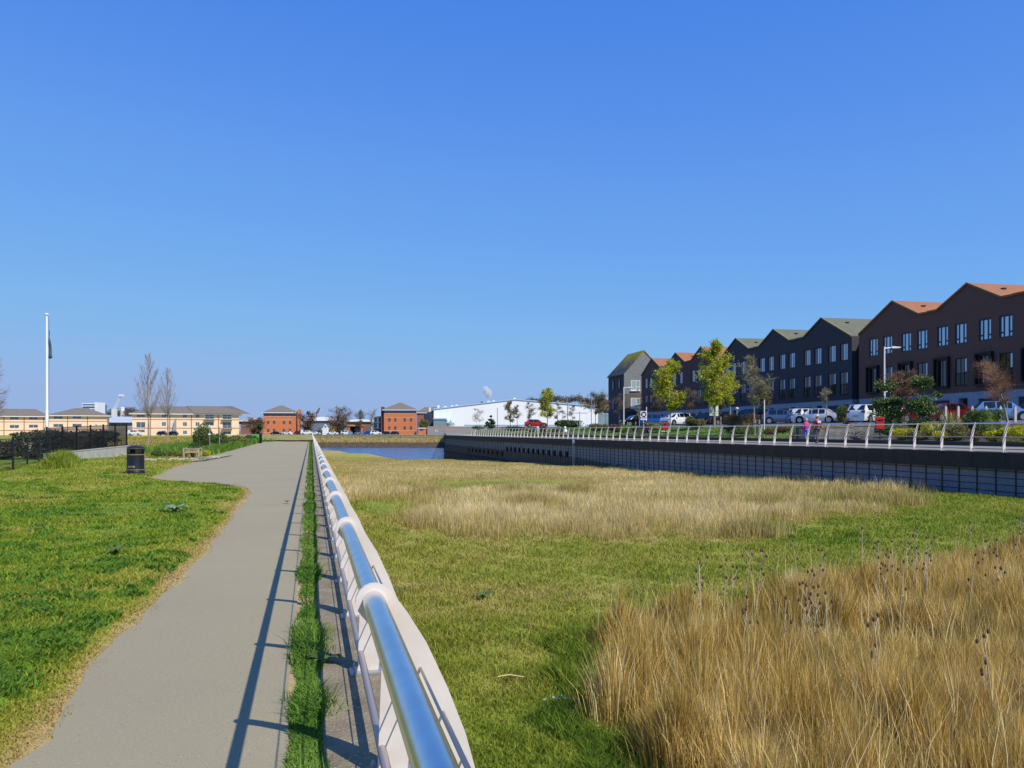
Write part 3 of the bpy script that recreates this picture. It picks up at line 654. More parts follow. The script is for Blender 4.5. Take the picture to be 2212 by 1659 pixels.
b = MB(); b.bx((.03, -.028, -5.0), (.058, .028, .098)); pm_ = b.mesh('pile', PILE)
zs_ = list(np.arange(22, 160, 0.9))
rotq = math.atan2(.247, .969)
for y_ in zs_[:100]: inst('pile', pm_, qw, (XQ(y_), y_, 0), rotq)
b = MB()
for y_ in zs_[100:]: b.box((XQ(y_) + .035, y_, -2.45), (.045, .09, 5.1), rotq)
stuff(b.build('pile', PILE, qw))
HOLE = mat('drain_hole_shade', '060606', 0.9)  # near black on proud boxes: painted shade of the square wall openings
for j in range(22):
    k_ = j < 13
    y_ = 84.5 + j * 2.1 if k_ else 112.5 + (j - 13) * 2.9
    b = MB(); b.bx((-.10, -.28, -.30), (.055, .28, .26)); o = b.build('drain_hole_box', HOLE, qw, loc=(XQ(y_), y_, -0.83 if k_ else -1.55), rz=rotq)
# end face of the quay at the river corner
b = MB(); b.add([(XQ(160), 160, -5.6), (XQ(160), 160, .75), (-0.0845 * 300, 300, .75), (-0.0845 * 300, 300, -5.6), (XQ(160) + .5, 160, -5.6), (XQ(160) + .5, 160, .75), (-0.0845 * 300 + .5, 300, .75), (-0.0845 * 300 + .5, 300, -5.6)],
      [(0, 1, 2, 3), (7, 6, 5, 4), (1, 5, 6, 2), (0, 3, 7, 4), (0, 4, 5, 1), (2, 6, 7, 3)]); b.build('end_panel', CAPM, qw)
# ladder at the joint
la = thing('ladder', 'pale vertical ladder fixed to the quay wall at the joint', 'ladder', (XQ(81.75) - .2, 81.75, -2.2), rotq)
for s_ in (-.22, .22): MB().tube([(0, s_, 0), (0, s_, 3.0)], .035, 8).build('rail', GREYM, la)
for i in range(10): MB().tube([(0, -.22, .15 + i * .3), (0, .22, .15 + i * .3)], .02, 6).build('rung', GREYM, la)
b = MB(); b.box((.03, 0, 2.75), (.12, .5, .35)); b.build('bracket', WHITEP, la)
rp = [(XQ(z), z) for z in np.arange(19.2, 134, 1.55)]
_pm = PM; PM = FARPM
railing('railing', 'long curved white post railing along the top of the far quay wall', [(x_ + .28, y_) for x_, y_ in rp], 0.757, R(180) + rotq, cables=False)
ramp = [(XQ(z) + 1.2, z) for z in np.arange(135.6, 152, 1.3)]
railing('railing', 'small white railing stepping down behind the corner of the far quay wall', ramp, 0.757, R(180) + rotq, cables=False, foot=False, zoff=list(np.linspace(0, -.5, len(ramp))))
PM = _pm
# dark kerb along the promenade
kb = thing('kerb', 'dark stone edging between the promenade and the planted bank', 'kerb')
qprism('edging', mat('dark_kerb', '3A3835', 0.9), 5.45, 5.75, .6, 1.08, 14, 160, kb)

# ================================================================ TERRACED HOUSES
XH = lambda Z: 55.2 - 0.205 * Z
HROT = math.atan2(-.9796, .2008)
GZ = 2.3
def wall_holes(b, prof, holes, y=0.0, depth=0.16, z0=0.0):
    """front wall with openings; prof = top outline [(x,z)], holes = [(x0,x1,z0,z1)]"""
    xs_ = sorted(set([p[0] for p in prof] + [h[0] for h in holes] + [h[1] for h in holes]))
    px_ = [p[0] for p in prof]; pz_ = [p[1] for p in prof]
    for xa, xb in zip(xs_[:-1], xs_[1:]):
        hs = sorted([h for h in holes if h[0] <= xa + 1e-6 and h[1] >= xb - 1e-6], key=lambda h: h[2])
        za = z0; zta, ztb = np.interp(xa, px_, pz_), np.interp(xb, px_, pz_)
        for h in hs:
            b.add([(xa, y, za), (xb, y, za), (xb, y, h[2]), (xa, y, h[2])], [(0, 1, 2, 3)]); za = h[3]
        b.add([(xa, y, za), (xb, y, za), (xb, y, ztb), (xa, y, zta)], [(0, 1, 2, 3)])
    for x0, x1, h0, h1 in holes:
        b.add([(x0, y, h0), (x1, y, h0), (x1, y, h1), (x0, y, h1), (x0, y + depth, h0), (x1, y + depth, h0), (x1, y + depth, h1), (x0, y + depth, h1)],
              [(0, 1, 5, 4), (1, 2, 6, 5), (2, 3, 7, 6), (3, 0, 4, 7)])
BR_A = mat('brown_brick', '705044', 0.85, col2='5C4036', scale=3, detail=8, contrast=0.9, stretch=(1, 1, 4), bump=0.3)
BR_B = mat('blue_black_brick', '3E3B40', 0.8, col2='34313A', scale=3, detail=8, contrast=0.9, stretch=(1, 1, 4), bump=0.3)
BR_C = mat('dark_plum_brick', '5C4442', 0.85, col2='4C3838', scale=3, detail=8, contrast=0.9, stretch=(1, 1, 4), bump=0.3)
REND = mat('white_render', '9FA3AC', 0.8, col2='8E929B', scale=2)
def rooft(name, c, c2, moss=None):
    m = mat(name, c, 0.85, col2=c2, scale=1.1, detail=9, contrast=1.0, bump=0.2)
    n = m.node_tree; bsdf = n.nodes['Principled BSDF']; tc = n.nodes.new('ShaderNodeTexCoord'); sp = n.nodes.new('ShaderNodeSeparateXYZ'); n.links.new(tc.outputs['Object'], sp.inputs[0])
    mu = n.nodes.new('ShaderNodeMath'); mu.operation = 'DIVIDE'; mu.inputs[1].default_value = 0.16; n.links.new(sp.outputs[2], mu.inputs[0])
    frn = n.nodes.new('ShaderNodeMath'); frn.operation = 'FRACT'; n.links.new(mu.outputs[0], frn.inputs[0])
    b2 = n.nodes.new('ShaderNodeBump'); b2.inputs['Strength'].default_value = 0.9; b2.inputs['Distance'].default_value = 0.05; n.links.new(frn.outputs[0], b2.inputs['Height'])
    old = bsdf.inputs['Normal'].links[0].from_socket; n.links.new(old, b2.inputs['Normal']); n.links.new(b2.outputs[0], bsdf.inputs['Normal'])
    return m
RF_RED = rooft('red_roof_tile', (0.36, 0.145, 0.06), (0.27, 0.11, 0.05))
RF_GRN = rooft('grey_green_slate', (0.105, 0.115, 0.08), (0.15, 0.15, 0.09))
RF_YEL = rooft('lichen_slate', (0.09, 0.095, 0.09), (0.62, 0.42, 0.02))
_n = RF_YEL.node_tree; _rp = _n.nodes['Color Ramp']; _src = _rp.inputs[0].links[0].from_socket; _tc = _n.nodes.new('ShaderNodeTexCoord'); _sp = _n.nodes.new('ShaderNodeSeparateXYZ'); _n.links.new(_tc.outputs['Object'], _sp.inputs[0])
_a = _n.nodes.new('ShaderNodeMapRange'); _a.inputs['From Min'].default_value = 11.2; _a.inputs['From Max'].default_value = 14.6; _a.inputs['To Min'].default_value = -.35; _a.inputs['To Max'].default_value = .3; _n.links.new(_sp.outputs[2], _a.inputs[0])
_b = _n.nodes.new('ShaderNodeMath'); _n.links.new(_a.outputs[0], _b.inputs[0]); _n.links.new(_src, _b.inputs[1]); _n.links.new(_b.outputs[0], _rp.inputs[0])
RF_GREY = rooft('grey_roof_tile', (0.20, 0.165, 0.125), (0.15, 0.125, 0.10))
VERGEB = mat('roof_verge', '7E7652', 0.8)
FRD = mat('dark_frame', '24304A', 0.5)
FRB = mat('black_frame', '121114', 0.6)
FRW = mat('white_frame', 'DFE3E6', 0.45)
def window_mesh(w_, h_, fm, mull, trans_z=None, t=0.06):
    b = MB(); b.bx((-w_/2, .06, 0), (-w_/2 + t, .12, h_)); b.bx((w_/2 - t, .06, 0), (w_/2, .12, h_)); b.bx((-w_/2 + t, .06, 0), (w_/2 - t, .12, t)); b.bx((-w_/2 + t, .06, h_ - t), (w_/2 - t, .12, h_))
    for mx_ in mull: b.bx((mx_ - t/2, .062, t), (mx_ + t/2, .118, h_ - t))
    if trans_z:
        for xa, xb, z_ in trans_z: b.bx((xa, .064, z_ - t/2), (xb, .116, z_ + t/2))
    return b.mesh('window', fm)
def pane_mesh(w_, h_, gm, t=0.05): return MB().bx((-w_/2 + t, .085, t), (w_/2 - t, .095, h_ - t)).mesh('pane', gm)
SKY_STRIP = mat('painted_sky_strip', (0.62, 0.74, 0.80), 0.5, spec=0.8)  # pale window strips: bright sky reflection put into the colour
def sky_strip_mesh(w_, h_, strips):
    b = MB()
    for xa, xb, za, zb in strips: b.bx((xa, .072, za), (xb, .080, zb))
    return b.mesh('pane', SKY_STRIP)
W_UP = window_mesh(1.44, 1.95, FRD, (-.27, .27), [(-.58, -.35, .5), (.35, .58, .5)], .15)
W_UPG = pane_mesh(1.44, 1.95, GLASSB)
W_LO = window_mesh(1.40, 2.5, FRB, (-.1, .35), None, .09); W_LOG = pane_mesh(1.40, 2.5, GLASS); W_LOB = sky_strip_mesh(1.4, 2.5, [(.38, .62, 1.25, 2.4)])
W_UPB = window_mesh(1.44, 1.95, FRB, (-.15, .3), None, .1); W_UPBB = sky_strip_mesh(1.44, 1.95, [(.33, .60, .1, 1.85), (-.12, .26, .1, 1.85)])
J = MB()
for i in range(13): J.bx((-.66 + i * .11 - .01, -.075, 0), (-.66 + i * .11 + .01, -.055, 1.1))
J.bx((-.7, -.09, 1.1), (.7, -.04, 1.15)); J.bx((-.7, -.09, 0), (.7, -.04, .04)); JM = J.mesh('balcony_rail', FRB)
GD = MB()
for i in range(8): GD.bx((-1.15, .10 - .01 * (i % 2), .26 * i), (1.15, .13, .26 * i + .25))
GDM = GD.mesh('garage_door', mat('garage_door_brown', '2E2A2C', 0.6))
GLM = MB().bx((-1.22, -.02, 2.12), (1.22, .1, 2.19)).mesh('lintel', CONCL)
DD = MB(); DD.bx((-.5, .5, 0), (.5, .55, 2.2)); DDM = DD.mesh('door', FRB); DH = MB().bx((.35, .46, 1.0), (.4, .498, 1.2)).mesh('handle', GREYM)
OR = MB()
OR.bx((-.95, -.32, -.12), (-.80, .003, 2.75)); OR.bx((.80, -.32, -.12), (.95, .003, 2.75)); OR.bx((-.80, -.32, 2.6), (.80, .003, 2.75)); OR.bx((-.80, -.32, -.12), (.80, .003, 0.0)); ORM = OR.mesh('window_surround', FRB)
pane_upb = pane_mesh(1.44, 1.95, GLASS)
def terrace(Zp, lh, rh, kind, label, endl=False, endr=False):
    t = thing('terraced_house', label, 'house', (XH(Zp), Zp, GZ), HROT, 'terraced houses with zigzag gables beyond the car park')
    z = lambda a: a - GZ
    prof = [(-lh, z(11.87) if endl else z(12.8))] + ([] if endl else [(-3.75, z(12.8))]) + [(0, z(14.63))] + ([] if endr else [(3.85, z(12.78))]) + [(rh, z(11.87) if endr else z(12.76))]
    holes = []; cen = [-3.05, -.8, 2.0, 4.25]
    for c in cen:
        if c + .72 > rh or c - .72 < -lh: continue
        holes.append((c - .72, c + .72, z(9.4), z(11.35))); holes.append((c - .70, c + .70, z(5.68), z(8.18)))
    wm_, rm_ = {'A': (BR_A, RF_RED), 'B': (BR_B, RF_GRN), 'C': (BR_C, RF_RED)}[kind]
    b = MB(); wall_holes(b, [(p[0], p[1]) for p in prof], holes, 0, .2, 2.77)
    D = 9.0
    n = len(prof); lo = 2.77   # sides and back
    b.add([(-lh, 0, lo), (-lh, D, lo), (-lh, D, prof[0][1]), (-lh, 0, prof[0][1])], [(0, 1, 2, 3)])
    b.add([(rh, 0, lo), (rh, D, lo), (rh, D, prof[-1][1]), (rh, 0, prof[-1][1])], [(3, 2, 1, 0)])
    b.add([(p[0], D, p[1]) for p in prof] + [(rh, D, lo), (-lh, D, lo)], [tuple(range(n + 2))])
    b.build('wall', wm_, t)
    # ground floor
    g = MB(); gh = []
    for c, w_ in ((2.35, 2.3), (-3.4, 2.3)):
        if c - 1.2 > -lh and c + 1.2 < rh: gh.append((c - w_/2, c + w_/2, 0, 2.1))
    for c in (-.6, 4.5):
        if c + .6 < rh: gh.append((c - .55, c + .55, 0, 2.25))
    wall_holes(g, [(-lh, 2.765), (rh, 2.765)], gh, .04, .5, 0)
    g.add([(-lh, .04, 0), (-lh, D, 0), (-lh, D, 2.765), (-lh, .04, 2.765)], [(0, 1, 2, 3)]); g.add([(rh, .04, 0), (rh, D, 0), (rh, D, 2.765), (rh, .04, 2.765)], [(3, 2, 1, 0)])
    g.build('ground_floor', REND, t)
    for x0, x1, a, bb in gh:
        c = (x0 + x1) / 2
        if x1 - x0 > 2: 
            gd = inst('garage_door', GDM, t, (c, .06, 0)); inst('lintel', GLM, gd)
        else:
            d_ = inst('door', DDM, t, (c, 0, 0)); inst('handle', DH, d_)
    # roof
    r = MB(); ov = .14
    top = [(p[0], p[1] + .02) for p in prof]; up = [(p[0], p[1] + .16) for p in prof]
    r.prism(top + up[::-1], 'y', -ov, D + ov); ro = r.build('roof', rm_, t)
    v = MB()
    for (a, c) in zip(prof[:-1], prof[1:]):
        v.prism([(a[0], a[1] + .162), (c[0], c[1] + .162), (c[0], c[1] + .20), (a[0], a[1] + .20)], 'y', -ov - .01, .06)
    v.build('verge', VERGEB, ro)
    for c in (1.6, -1.6):
        vv = MB(); vv.box((c, 2.2 if c > 0 else 4, np.interp(c, [p[0] for p in prof], [p[1] for p in prof]) + .2), (.35, .35, .14)); vv.build('roof_vent', FRB, ro)
    for i, c in enumerate(cen):
        if c + .72 > rh or c - .72 < -lh: continue
        if kind == 'A':
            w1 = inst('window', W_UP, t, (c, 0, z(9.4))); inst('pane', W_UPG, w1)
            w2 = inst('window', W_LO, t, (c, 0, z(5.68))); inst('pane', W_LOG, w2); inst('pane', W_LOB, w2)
            if i in (0, 2): inst('window_surround', ORM, w2)
            else: inst('balcony_rail', JM, w2)
        else:
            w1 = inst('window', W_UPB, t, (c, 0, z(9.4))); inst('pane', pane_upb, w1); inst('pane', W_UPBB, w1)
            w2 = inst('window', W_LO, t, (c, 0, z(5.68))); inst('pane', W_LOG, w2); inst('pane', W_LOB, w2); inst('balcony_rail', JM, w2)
    return t


terrace(61.7, 5.0, 5.0, 'A', 'brown brick house with red tiled roof running out of the right edge of the photo')
terrace(71.5, 5.0, 5.0, 'A', 'tallest looking brown brick gabled house at the right, above the leaning bare tree')
terrace(81.3, 5.5, 5.0, 'A', 'left end brown brick house with red roof, behind the tall white lamp post', endl=True)
terrace(93.5, 5.37, 5.7, 'B', 'blue black brick house with green grey roof next to the dark gap', endr=True)
terrace(104.0, 5.15, 5.35, 'B', 'middle blue black brick house of the three with green grey roofs')
terrace(114.1, 5.4, 5.15, 'B', 'farthest blue black brick house with green grey roof, behind the sparse tree', endl=True)
terrace(125.3, 4.95, 5.3, 'C', 'plum brick house with red roof behind the tallest yellow green tree', endr=True)
terrace(135.0, 5.35, 4.95, 'C', 'middle plum brick house with red roof between the two yellow green trees')
terrace(145.5, 5.4, 5.35, 'C', 'farthest plum brick house with red roof joined to the grey end house', endl=True)
# dark link between the A and B rows
lk = thing('link_block', 'narrow dark recess with grey boarding between the brown and the black houses', 'building', (XH(87.3), 87.3, GZ), HROT)
b = MB(); b.bx((-.75, 1.2, 0), (.75, 8, 9.3)); b.build('wall', BR_B, lk)
b = MB()
for i in range(5): b.bx((-.66, 1.05, 8.0 + i * .26), (.66, 1.19, 8.22 + i * .26))
b.build('cladding', REND, lk)
# grey end house: gable towards us
EH = thing('end_house', 'tall narrow grey clad house with lichen yellow roof at the left end of the terrace', 'house', (21.6, 155, GZ), math.atan2(-.205, 1) * 0)
ax = Vector((-.20, .98, 0))
def E(u, v, z_): # u right along gable, v away
    return (u + v * ax.x, v * ax.y, z_)
GRYB = mat('grey_shingle', '8A8D8A', 0.8, col2='6E706E', scale=2, detail=6, stretch=(1, 1, 5), bump=0.2); BRNB = mat('brown_grey_brick', '6C6258', 0.85, col2='5A5048', scale=3, stretch=(1, 1, 4))
ez, pz, W2, D2 = 12.7 - GZ, 17.0 - GZ, 7.8, 9.5
b = MB()
b.add([E(0, 0, 6.5), E(W2, 0, 6.5), E(W2, 0, ez), E(W2/2, 0, pz), E(0, 0, ez)], [(0, 1, 2, 3, 4)]); b.build('gable_wall', GRYB, EH)
b = MB(); b.add([E(0, 0, 0), E(W2, 0, 0), E(W2, 0, 6.498), E(0, 0, 6.498)], [(0, 1, 2, 3)]); b.build('lower_wall', BRNB, EH)
b = MB(); b.add([E(0, 0, 0), E(0, 0, ez), E(0, D2, ez), E(0, D2, 0), E(W2, 0, 0), E(W2, 0, ez), E(W2, D2, ez), E(W2, D2, 0), E(W2/2, D2, pz)], [(0, 1, 2, 3), (4, 7, 6, 5), (3, 2, 8, 6, 7)]); b.build('side_wall', BR_B, EH)
b = MB()
for s_, (a, c) in (('l', (-.25, W2/2)), ('r', (W2 + .25, W2/2))):
    z0 = ez - .27
    b.add([E(a, -.12, z0), E(c, -.12, pz + .02), E(c, D2 + .1, pz + .02), E(a, D2 + .1, z0), E(a, -.12, z0 + .2), E(c, -.12, pz + .22), E(c, D2 + .1, pz + .22), E(a, D2 + .1, z0 + .2)],
          [(3, 2, 1, 0), (4, 5, 6, 7), (0, 1, 5, 4), (1, 2, 6, 5), (2, 3, 7, 6), (3, 0, 4, 7)])
b.build('roof', RF_YEL, EH)
EWM = window_mesh(1.8, 1.95, FRW, (0.1,), [(.1, .8, .7)], .12); EWG = pane_mesh(1.8, 1.95, mat('pale_pane', (.45, .52, .48), .15, .3)); SIL = MB().bx((-1.0, -.12, -.12), (1.0, .1, -.02)).mesh('sill', WHITEP)
for zz in (3.72, 7.1):
    w1 = inst('window', EWM, EH, (2.2, -.13, zz)); inst('pane', EWG, w1); inst('sill', SIL, w1)
b = MB(); b.prism([(.4, 0), (3.9, 0), (3.9, 2.7), (2.9, 2.72), (2.2, 3.3), (.4, 2.9)], 'y', -.06, -.004); b.build('porch_wall', BR_B, EH)
b = MB(); b.prism([(2.3, 3.40), (3.95, 3.40), (3.95, 2.75), (3.0, 2.75)], 'y', -.30, -.062); b.build('canopy', WHITEP, EH)
for v_ in (2.5, 6.2):
    for zz in (3.6, 7.6):
        b = MB(); c = E(-.06, v_, zz + .9); b.box(c, (.08, .9, 1.9)); w1 = b.build('window', FRD, EH)
        b = MB(); b.box((c[0] - .03, c[1], c[2]), (.05, .5, 1.6)); b.build('pane', SKY_STRIP, w1)

# ================================================================ CARS
CARP_ = {}
def carpaint(n, c, m=0.3): return mat('paint_' + n, c, 0.22, m, coat=0.6)
LAMPW = mat('headlamp_glass', 'E6EAEE', 0.1, 0.3); LAMPR = mat('tail_lamp_red', '8A0E0A', 0.2, spec=0.8); PLY = mat('yellow_plate', 'D9A818', 0.4); PLW = mat('white_plate', 'E4E4DC', 0.4)
ARCH = mat('wheel_arch', '0A0A0B', 0.9)
def car_meshes(kind, L=4.3, W_=1.8, H=1.5):
    h = W_ / 2
    # stations: x fraction, belt z, roof z (None = no cabin)
    bz = .62 * H
    if kind == 'hatch': st = [(-.5, .55*H, None), (-.485, bz, None), (-.44, bz+.03, bz+.05), (-.33, bz+.03, H*.985), (-.12, bz+.01, H), (.06, bz, H*.985), (.14, bz-.01, H*.95), (.29, bz-.03, bz-.01), (.42, bz-.10, None), (.475, bz-.2, None), (.5, .38*H, None)]
    elif kind == 'suv': st = [(-.5, .5*H, None), (-.485, bz+.02, None), (-.465, bz+.05, bz+.07), (-.38, bz+.05, H*.97), (-.12, bz+.03, H), (.06, bz+.02, H*.985), (.15, bz+.02, H*.94), (.28, bz, bz+.02), (.42, bz-.06, None), (.48, bz-.14, None), (.5, .36*H, None)]
    elif kind == 'saloon': st = [(-.5, .5*H, None), (-.485, bz, None), (-.37, bz+.03, bz+.04), (-.22, bz+.02, H*.96), (-.08, bz+.01, H), (.06, bz, H*.985), (.12, bz, H*.95), (.27, bz-.03, bz-.01), (.42, bz-.09, None), (.475, bz-.18, None), (.5, .36*H, None)]
    else: st = [(-.5, .5*H, None), (-.485, bz+.05, None), (-.475, bz+.07, H*.97), (-.30, bz+.06, H), (-.05, bz+.05, H), (.10, bz+.04, H*.99), (.20, bz+.03, H*.93), (.34, bz, bz+.03), (.43, bz-.08, None), (.48, bz-.16, None), (.5, .34*H, None)]
    b = MB(); rows = []
    for i, (fx, be, ro) in enumerate(st):
        x = fx * L; e = 1 - .12 * max(0, (abs(fx) - .40) / .10) ** 1.5
        hw = h * e
        pts = [(0, .2), (hw * .9, .2), (hw * .985, .34), (hw, .55), (hw * .985, be)]
        if ro is None: pts += [(hw * .80, be + .035), (0, be + .055)]
        else:
            t_ = min(1, max(0, (ro - be) / (.36 * H))); wr = hw * (.93 - .19 * t_)
            pts += [(wr, ro - .02 * t_), (0, ro + .02)]
        full = [(x, -y_, z_) for y_, z_ in pts[::-1]] + [(x, y_, z_) for y_, z_ in pts[1:]]
        rows.append(full)
    n = len(rows[0])
    for r_ in rows: b.v += r_
    for i in range(len(rows) - 1):
        for j in range(n - 1): b.f.append((i*n + j, i*n + j+1, (i+1)*n + j+1, (i+1)*n + j))
        b.f.append((i*n + n-1, i*n, (i+1)*n, (i+1)*n + n-1))
    b.f.append(tuple(range(n))); b.f.append(tuple((len(rows)-1)*n + j for j in range(n-1, -1, -1)))
    body = b
    g = MB()
    def pane(q, inset=.1):
        q = [Vector(a) for a in q]; c = sum(q, Vector()) / 4; nn = (q[1]-q[0]).cross(q[2]-q[0]).normalized()
        if nn.dot(c - Vector((0, 0, .6))) < 0: nn = -nn
        o_ = [c + (a - c) * (1 - inset) + nn * .012 for a in q]; g.add(o_, [(0, 1, 2, 3)])
    cab = [i for i, s_ in enumerate(st) if s_[2] is not None]
    for i in range(len(rows) - 1):
        if st[i][2] is None or st[i+1][2] is None: continue
        A, B = rows[i], rows[i+1]
        # indices: 0 roof centre(-) ... mirrored list: pts reversed: [6..0], then 1..6
        for (jb, jr) in ((2, 1), (n-3, n-2)):
            if i in (cab[0], cab[-2]):   # triangular quarter lights are covered by the body; keep only the screens
                continue
            pane([A[jb], B[jb], B[jr], A[jr]], .14)
    i = cab[0]; pane([rows[i][1], rows[i][n-2], rows[i+1][n-2], rows[i+1][1]], .1)
    i = cab[-2]; pane([rows[i][1], rows[i][n-2], rows[i+1][n-2], rows[i+1][1]], .08)
    r = .33 if kind != 'suv' else .36
    wh = MB().lathe([(r*.7, -.11), (r, -.09), (r, .09), (r*.7, .11)], (0, 0, 0), 20, 'y'); rim = MB().lathe([(r*.66, -.115), (r*.6, -.12), (.05, -.10)], (0, 0, 0), 12, 'y')
    ar = MB().lathe([(r + .07, -.02), (r + .07, .02)], (0, 0, 0), 20, 'y')
    return dict(body=body, glass=g, wheel=wh.mesh('wheel', TYRE, True), rim=rim.mesh('rim', RIM), arch=ar.mesh('wheel_arch', ARCH), L=L, W=W_, H=H, r=r, bz=bz)
CK = {'hatch': car_meshes('hatch', 3.95, 1.72, 1.48), 'suv': car_meshes('suv', 4.45, 1.86, 1.68), 'saloon': car_meshes('saloon', 4.5, 1.78, 1.42), 'van': car_meshes('van', 4.7, 1.88, 1.85)}
_bcache = {}
def car(kind, paint, label, loc, yaw, plate=PLY, detail=True, group='cars parked below the terraced houses', roofm=None):
    K = CK[kind]; t = thing('parked_car', label, 'car', loc, R(yaw), group)
    key = (kind, paint.name)
    if key not in _bcache: _bcache[key] = K['body'].mesh('body', paint, True)
    if kind + 'g' not in _bcache: _bcache[kind + 'g'] = K['glass'].mesh('window', GLASS)
    bo = inst('body', _bcache[key], t); inst('window', _bcache[kind + 'g'], t)
    L, W_, H, r = K['L'], K['W'], K['H'], K['r']
    for sx in (-.30 * L, .31 * L):
        for sy in (-1, 1):
            inst('wheel_arch', K['arch'], bo, (sx, sy * (W_/2 - .012), r + .02))
            wl = inst('wheel', K['wheel'], t, (sx, sy * (W_/2 - .09), r), 0 if sy < 0 else math.pi); inst('rim', K['rim'], wl)
    if not detail: return t
    for sy in (-1, 1):
        b = MB(); b.box((L*.475, sy * W_*.36, K['bz'] - .22), (.16, .36, .17)); b.build('headlight', LAMPW, t)
        b = MB(); b.box((-L*.488, sy * W_*.37, K['bz'] - .04), (.10, .30, .22)); b.build('tail_light', LAMPR, t)
        b = MB(); b.box((L*.20, sy * (W_/2 + .06), K['bz'] + .06), (.14, .18, .13)); b.build('wing_mirror', paint, t)
    b = MB(); b.box((-L/2 - .015, 0, .62), (.02, .52, .12)); b.build('number_plate', plate, t)
    b = MB(); b.box((L/2 + .012, 0, .42), (.02, .52, .12)); b.build('number_plate', PLW, t)
    b = MB(); b.box((L/2 - .03, 0, .46), (.08, W_*.62, .22)); b.build('grille', BLACKP, t)
    return t
WH = carpaint('white', 'DADCDE', 0.0); BK = carpaint('black', '0E1014', 0.2); DB = carpaint('dark_blue', '101A38'); MBL = carpaint('bright_blue', '16509A'); SV = carpaint('silver', '9CA2A8', 0.6)
BGY = carpaint('blue_grey', '5C6C86', 0.5); RD = carpaint('red', 'B01812', 0.1); DR = carpaint('dark_red', '6A0E14', 0.2); LB = carpaint('pale_blue', '7E9AC0', 0.5); GN = carpaint('dark_green', '10302E', 0.3)
def cp(px, q, dz=0.0): 
    v = RP(px, q); v.z += dz; return v
car('suv', BK, 'black car in the shade by the porch of the grey end house', cp(1372, 22), 200)
car('suv', MBL, 'bright blue people carrier behind the brown hedge by the white sign', cp(1416, 22), -8)
car('suv', WH, 'white sport utility car beside the thin trunk of the yellow green tree', cp(1461, 20.5), 215)
car('hatch', DB, 'dark blue car with a red tail light behind the clipped hedge', cp(1521, 21), 160)
car('saloon', BK, 'black saloon mostly hidden behind the tallest tree trunk', cp(1562, 23), 20)
car('suv', BK, 'black estate with yellow rear plate beside the slim white pole', cp(1621, 20), 128)
car('suv', SV, 'silver estate car half hidden behind the blue grey hatchback', cp(1672, 25), 40)
car('hatch', BGY, 'blue grey hatchback with pale roof facing right beside the slim white pole', cp(1691, 20.5), -28)
car('suv', WH, 'white hatchback with red tail lamp behind the white convertible', cp(1738, 25), 40)
car('saloon', WH, 'white convertible with yellow rear plate just behind the two walkers', cp(1766, 20.5), 140)
car('hatch', DB, 'dark blue car behind the sapling and the white convertible', cp(1794, 25.5), 170)
car('suv', WH, 'white crossover seen from behind, left of the two pine trees', cp(1874, 22.5), 40)
car('hatch', DR, 'dark red hatchback behind the pale wooden posts', cp(2040, 22), 200)
car('hatch', DR, 'dark red car glimpsed under the pine branches', cp(1972, 23), 10)
car('hatch', LB, 'pale blue hatchback at the right edge behind the pale wooden posts', cp(2163, 23.0), -20)
car('hatch', DB, 'dark blue car nose behind the pale blue hatchback at the right edge', cp(2235, 26), 160)
car('hatch', RD, 'red hatchback in front of the white warehouse', cp(1157, 14, .35), 5)

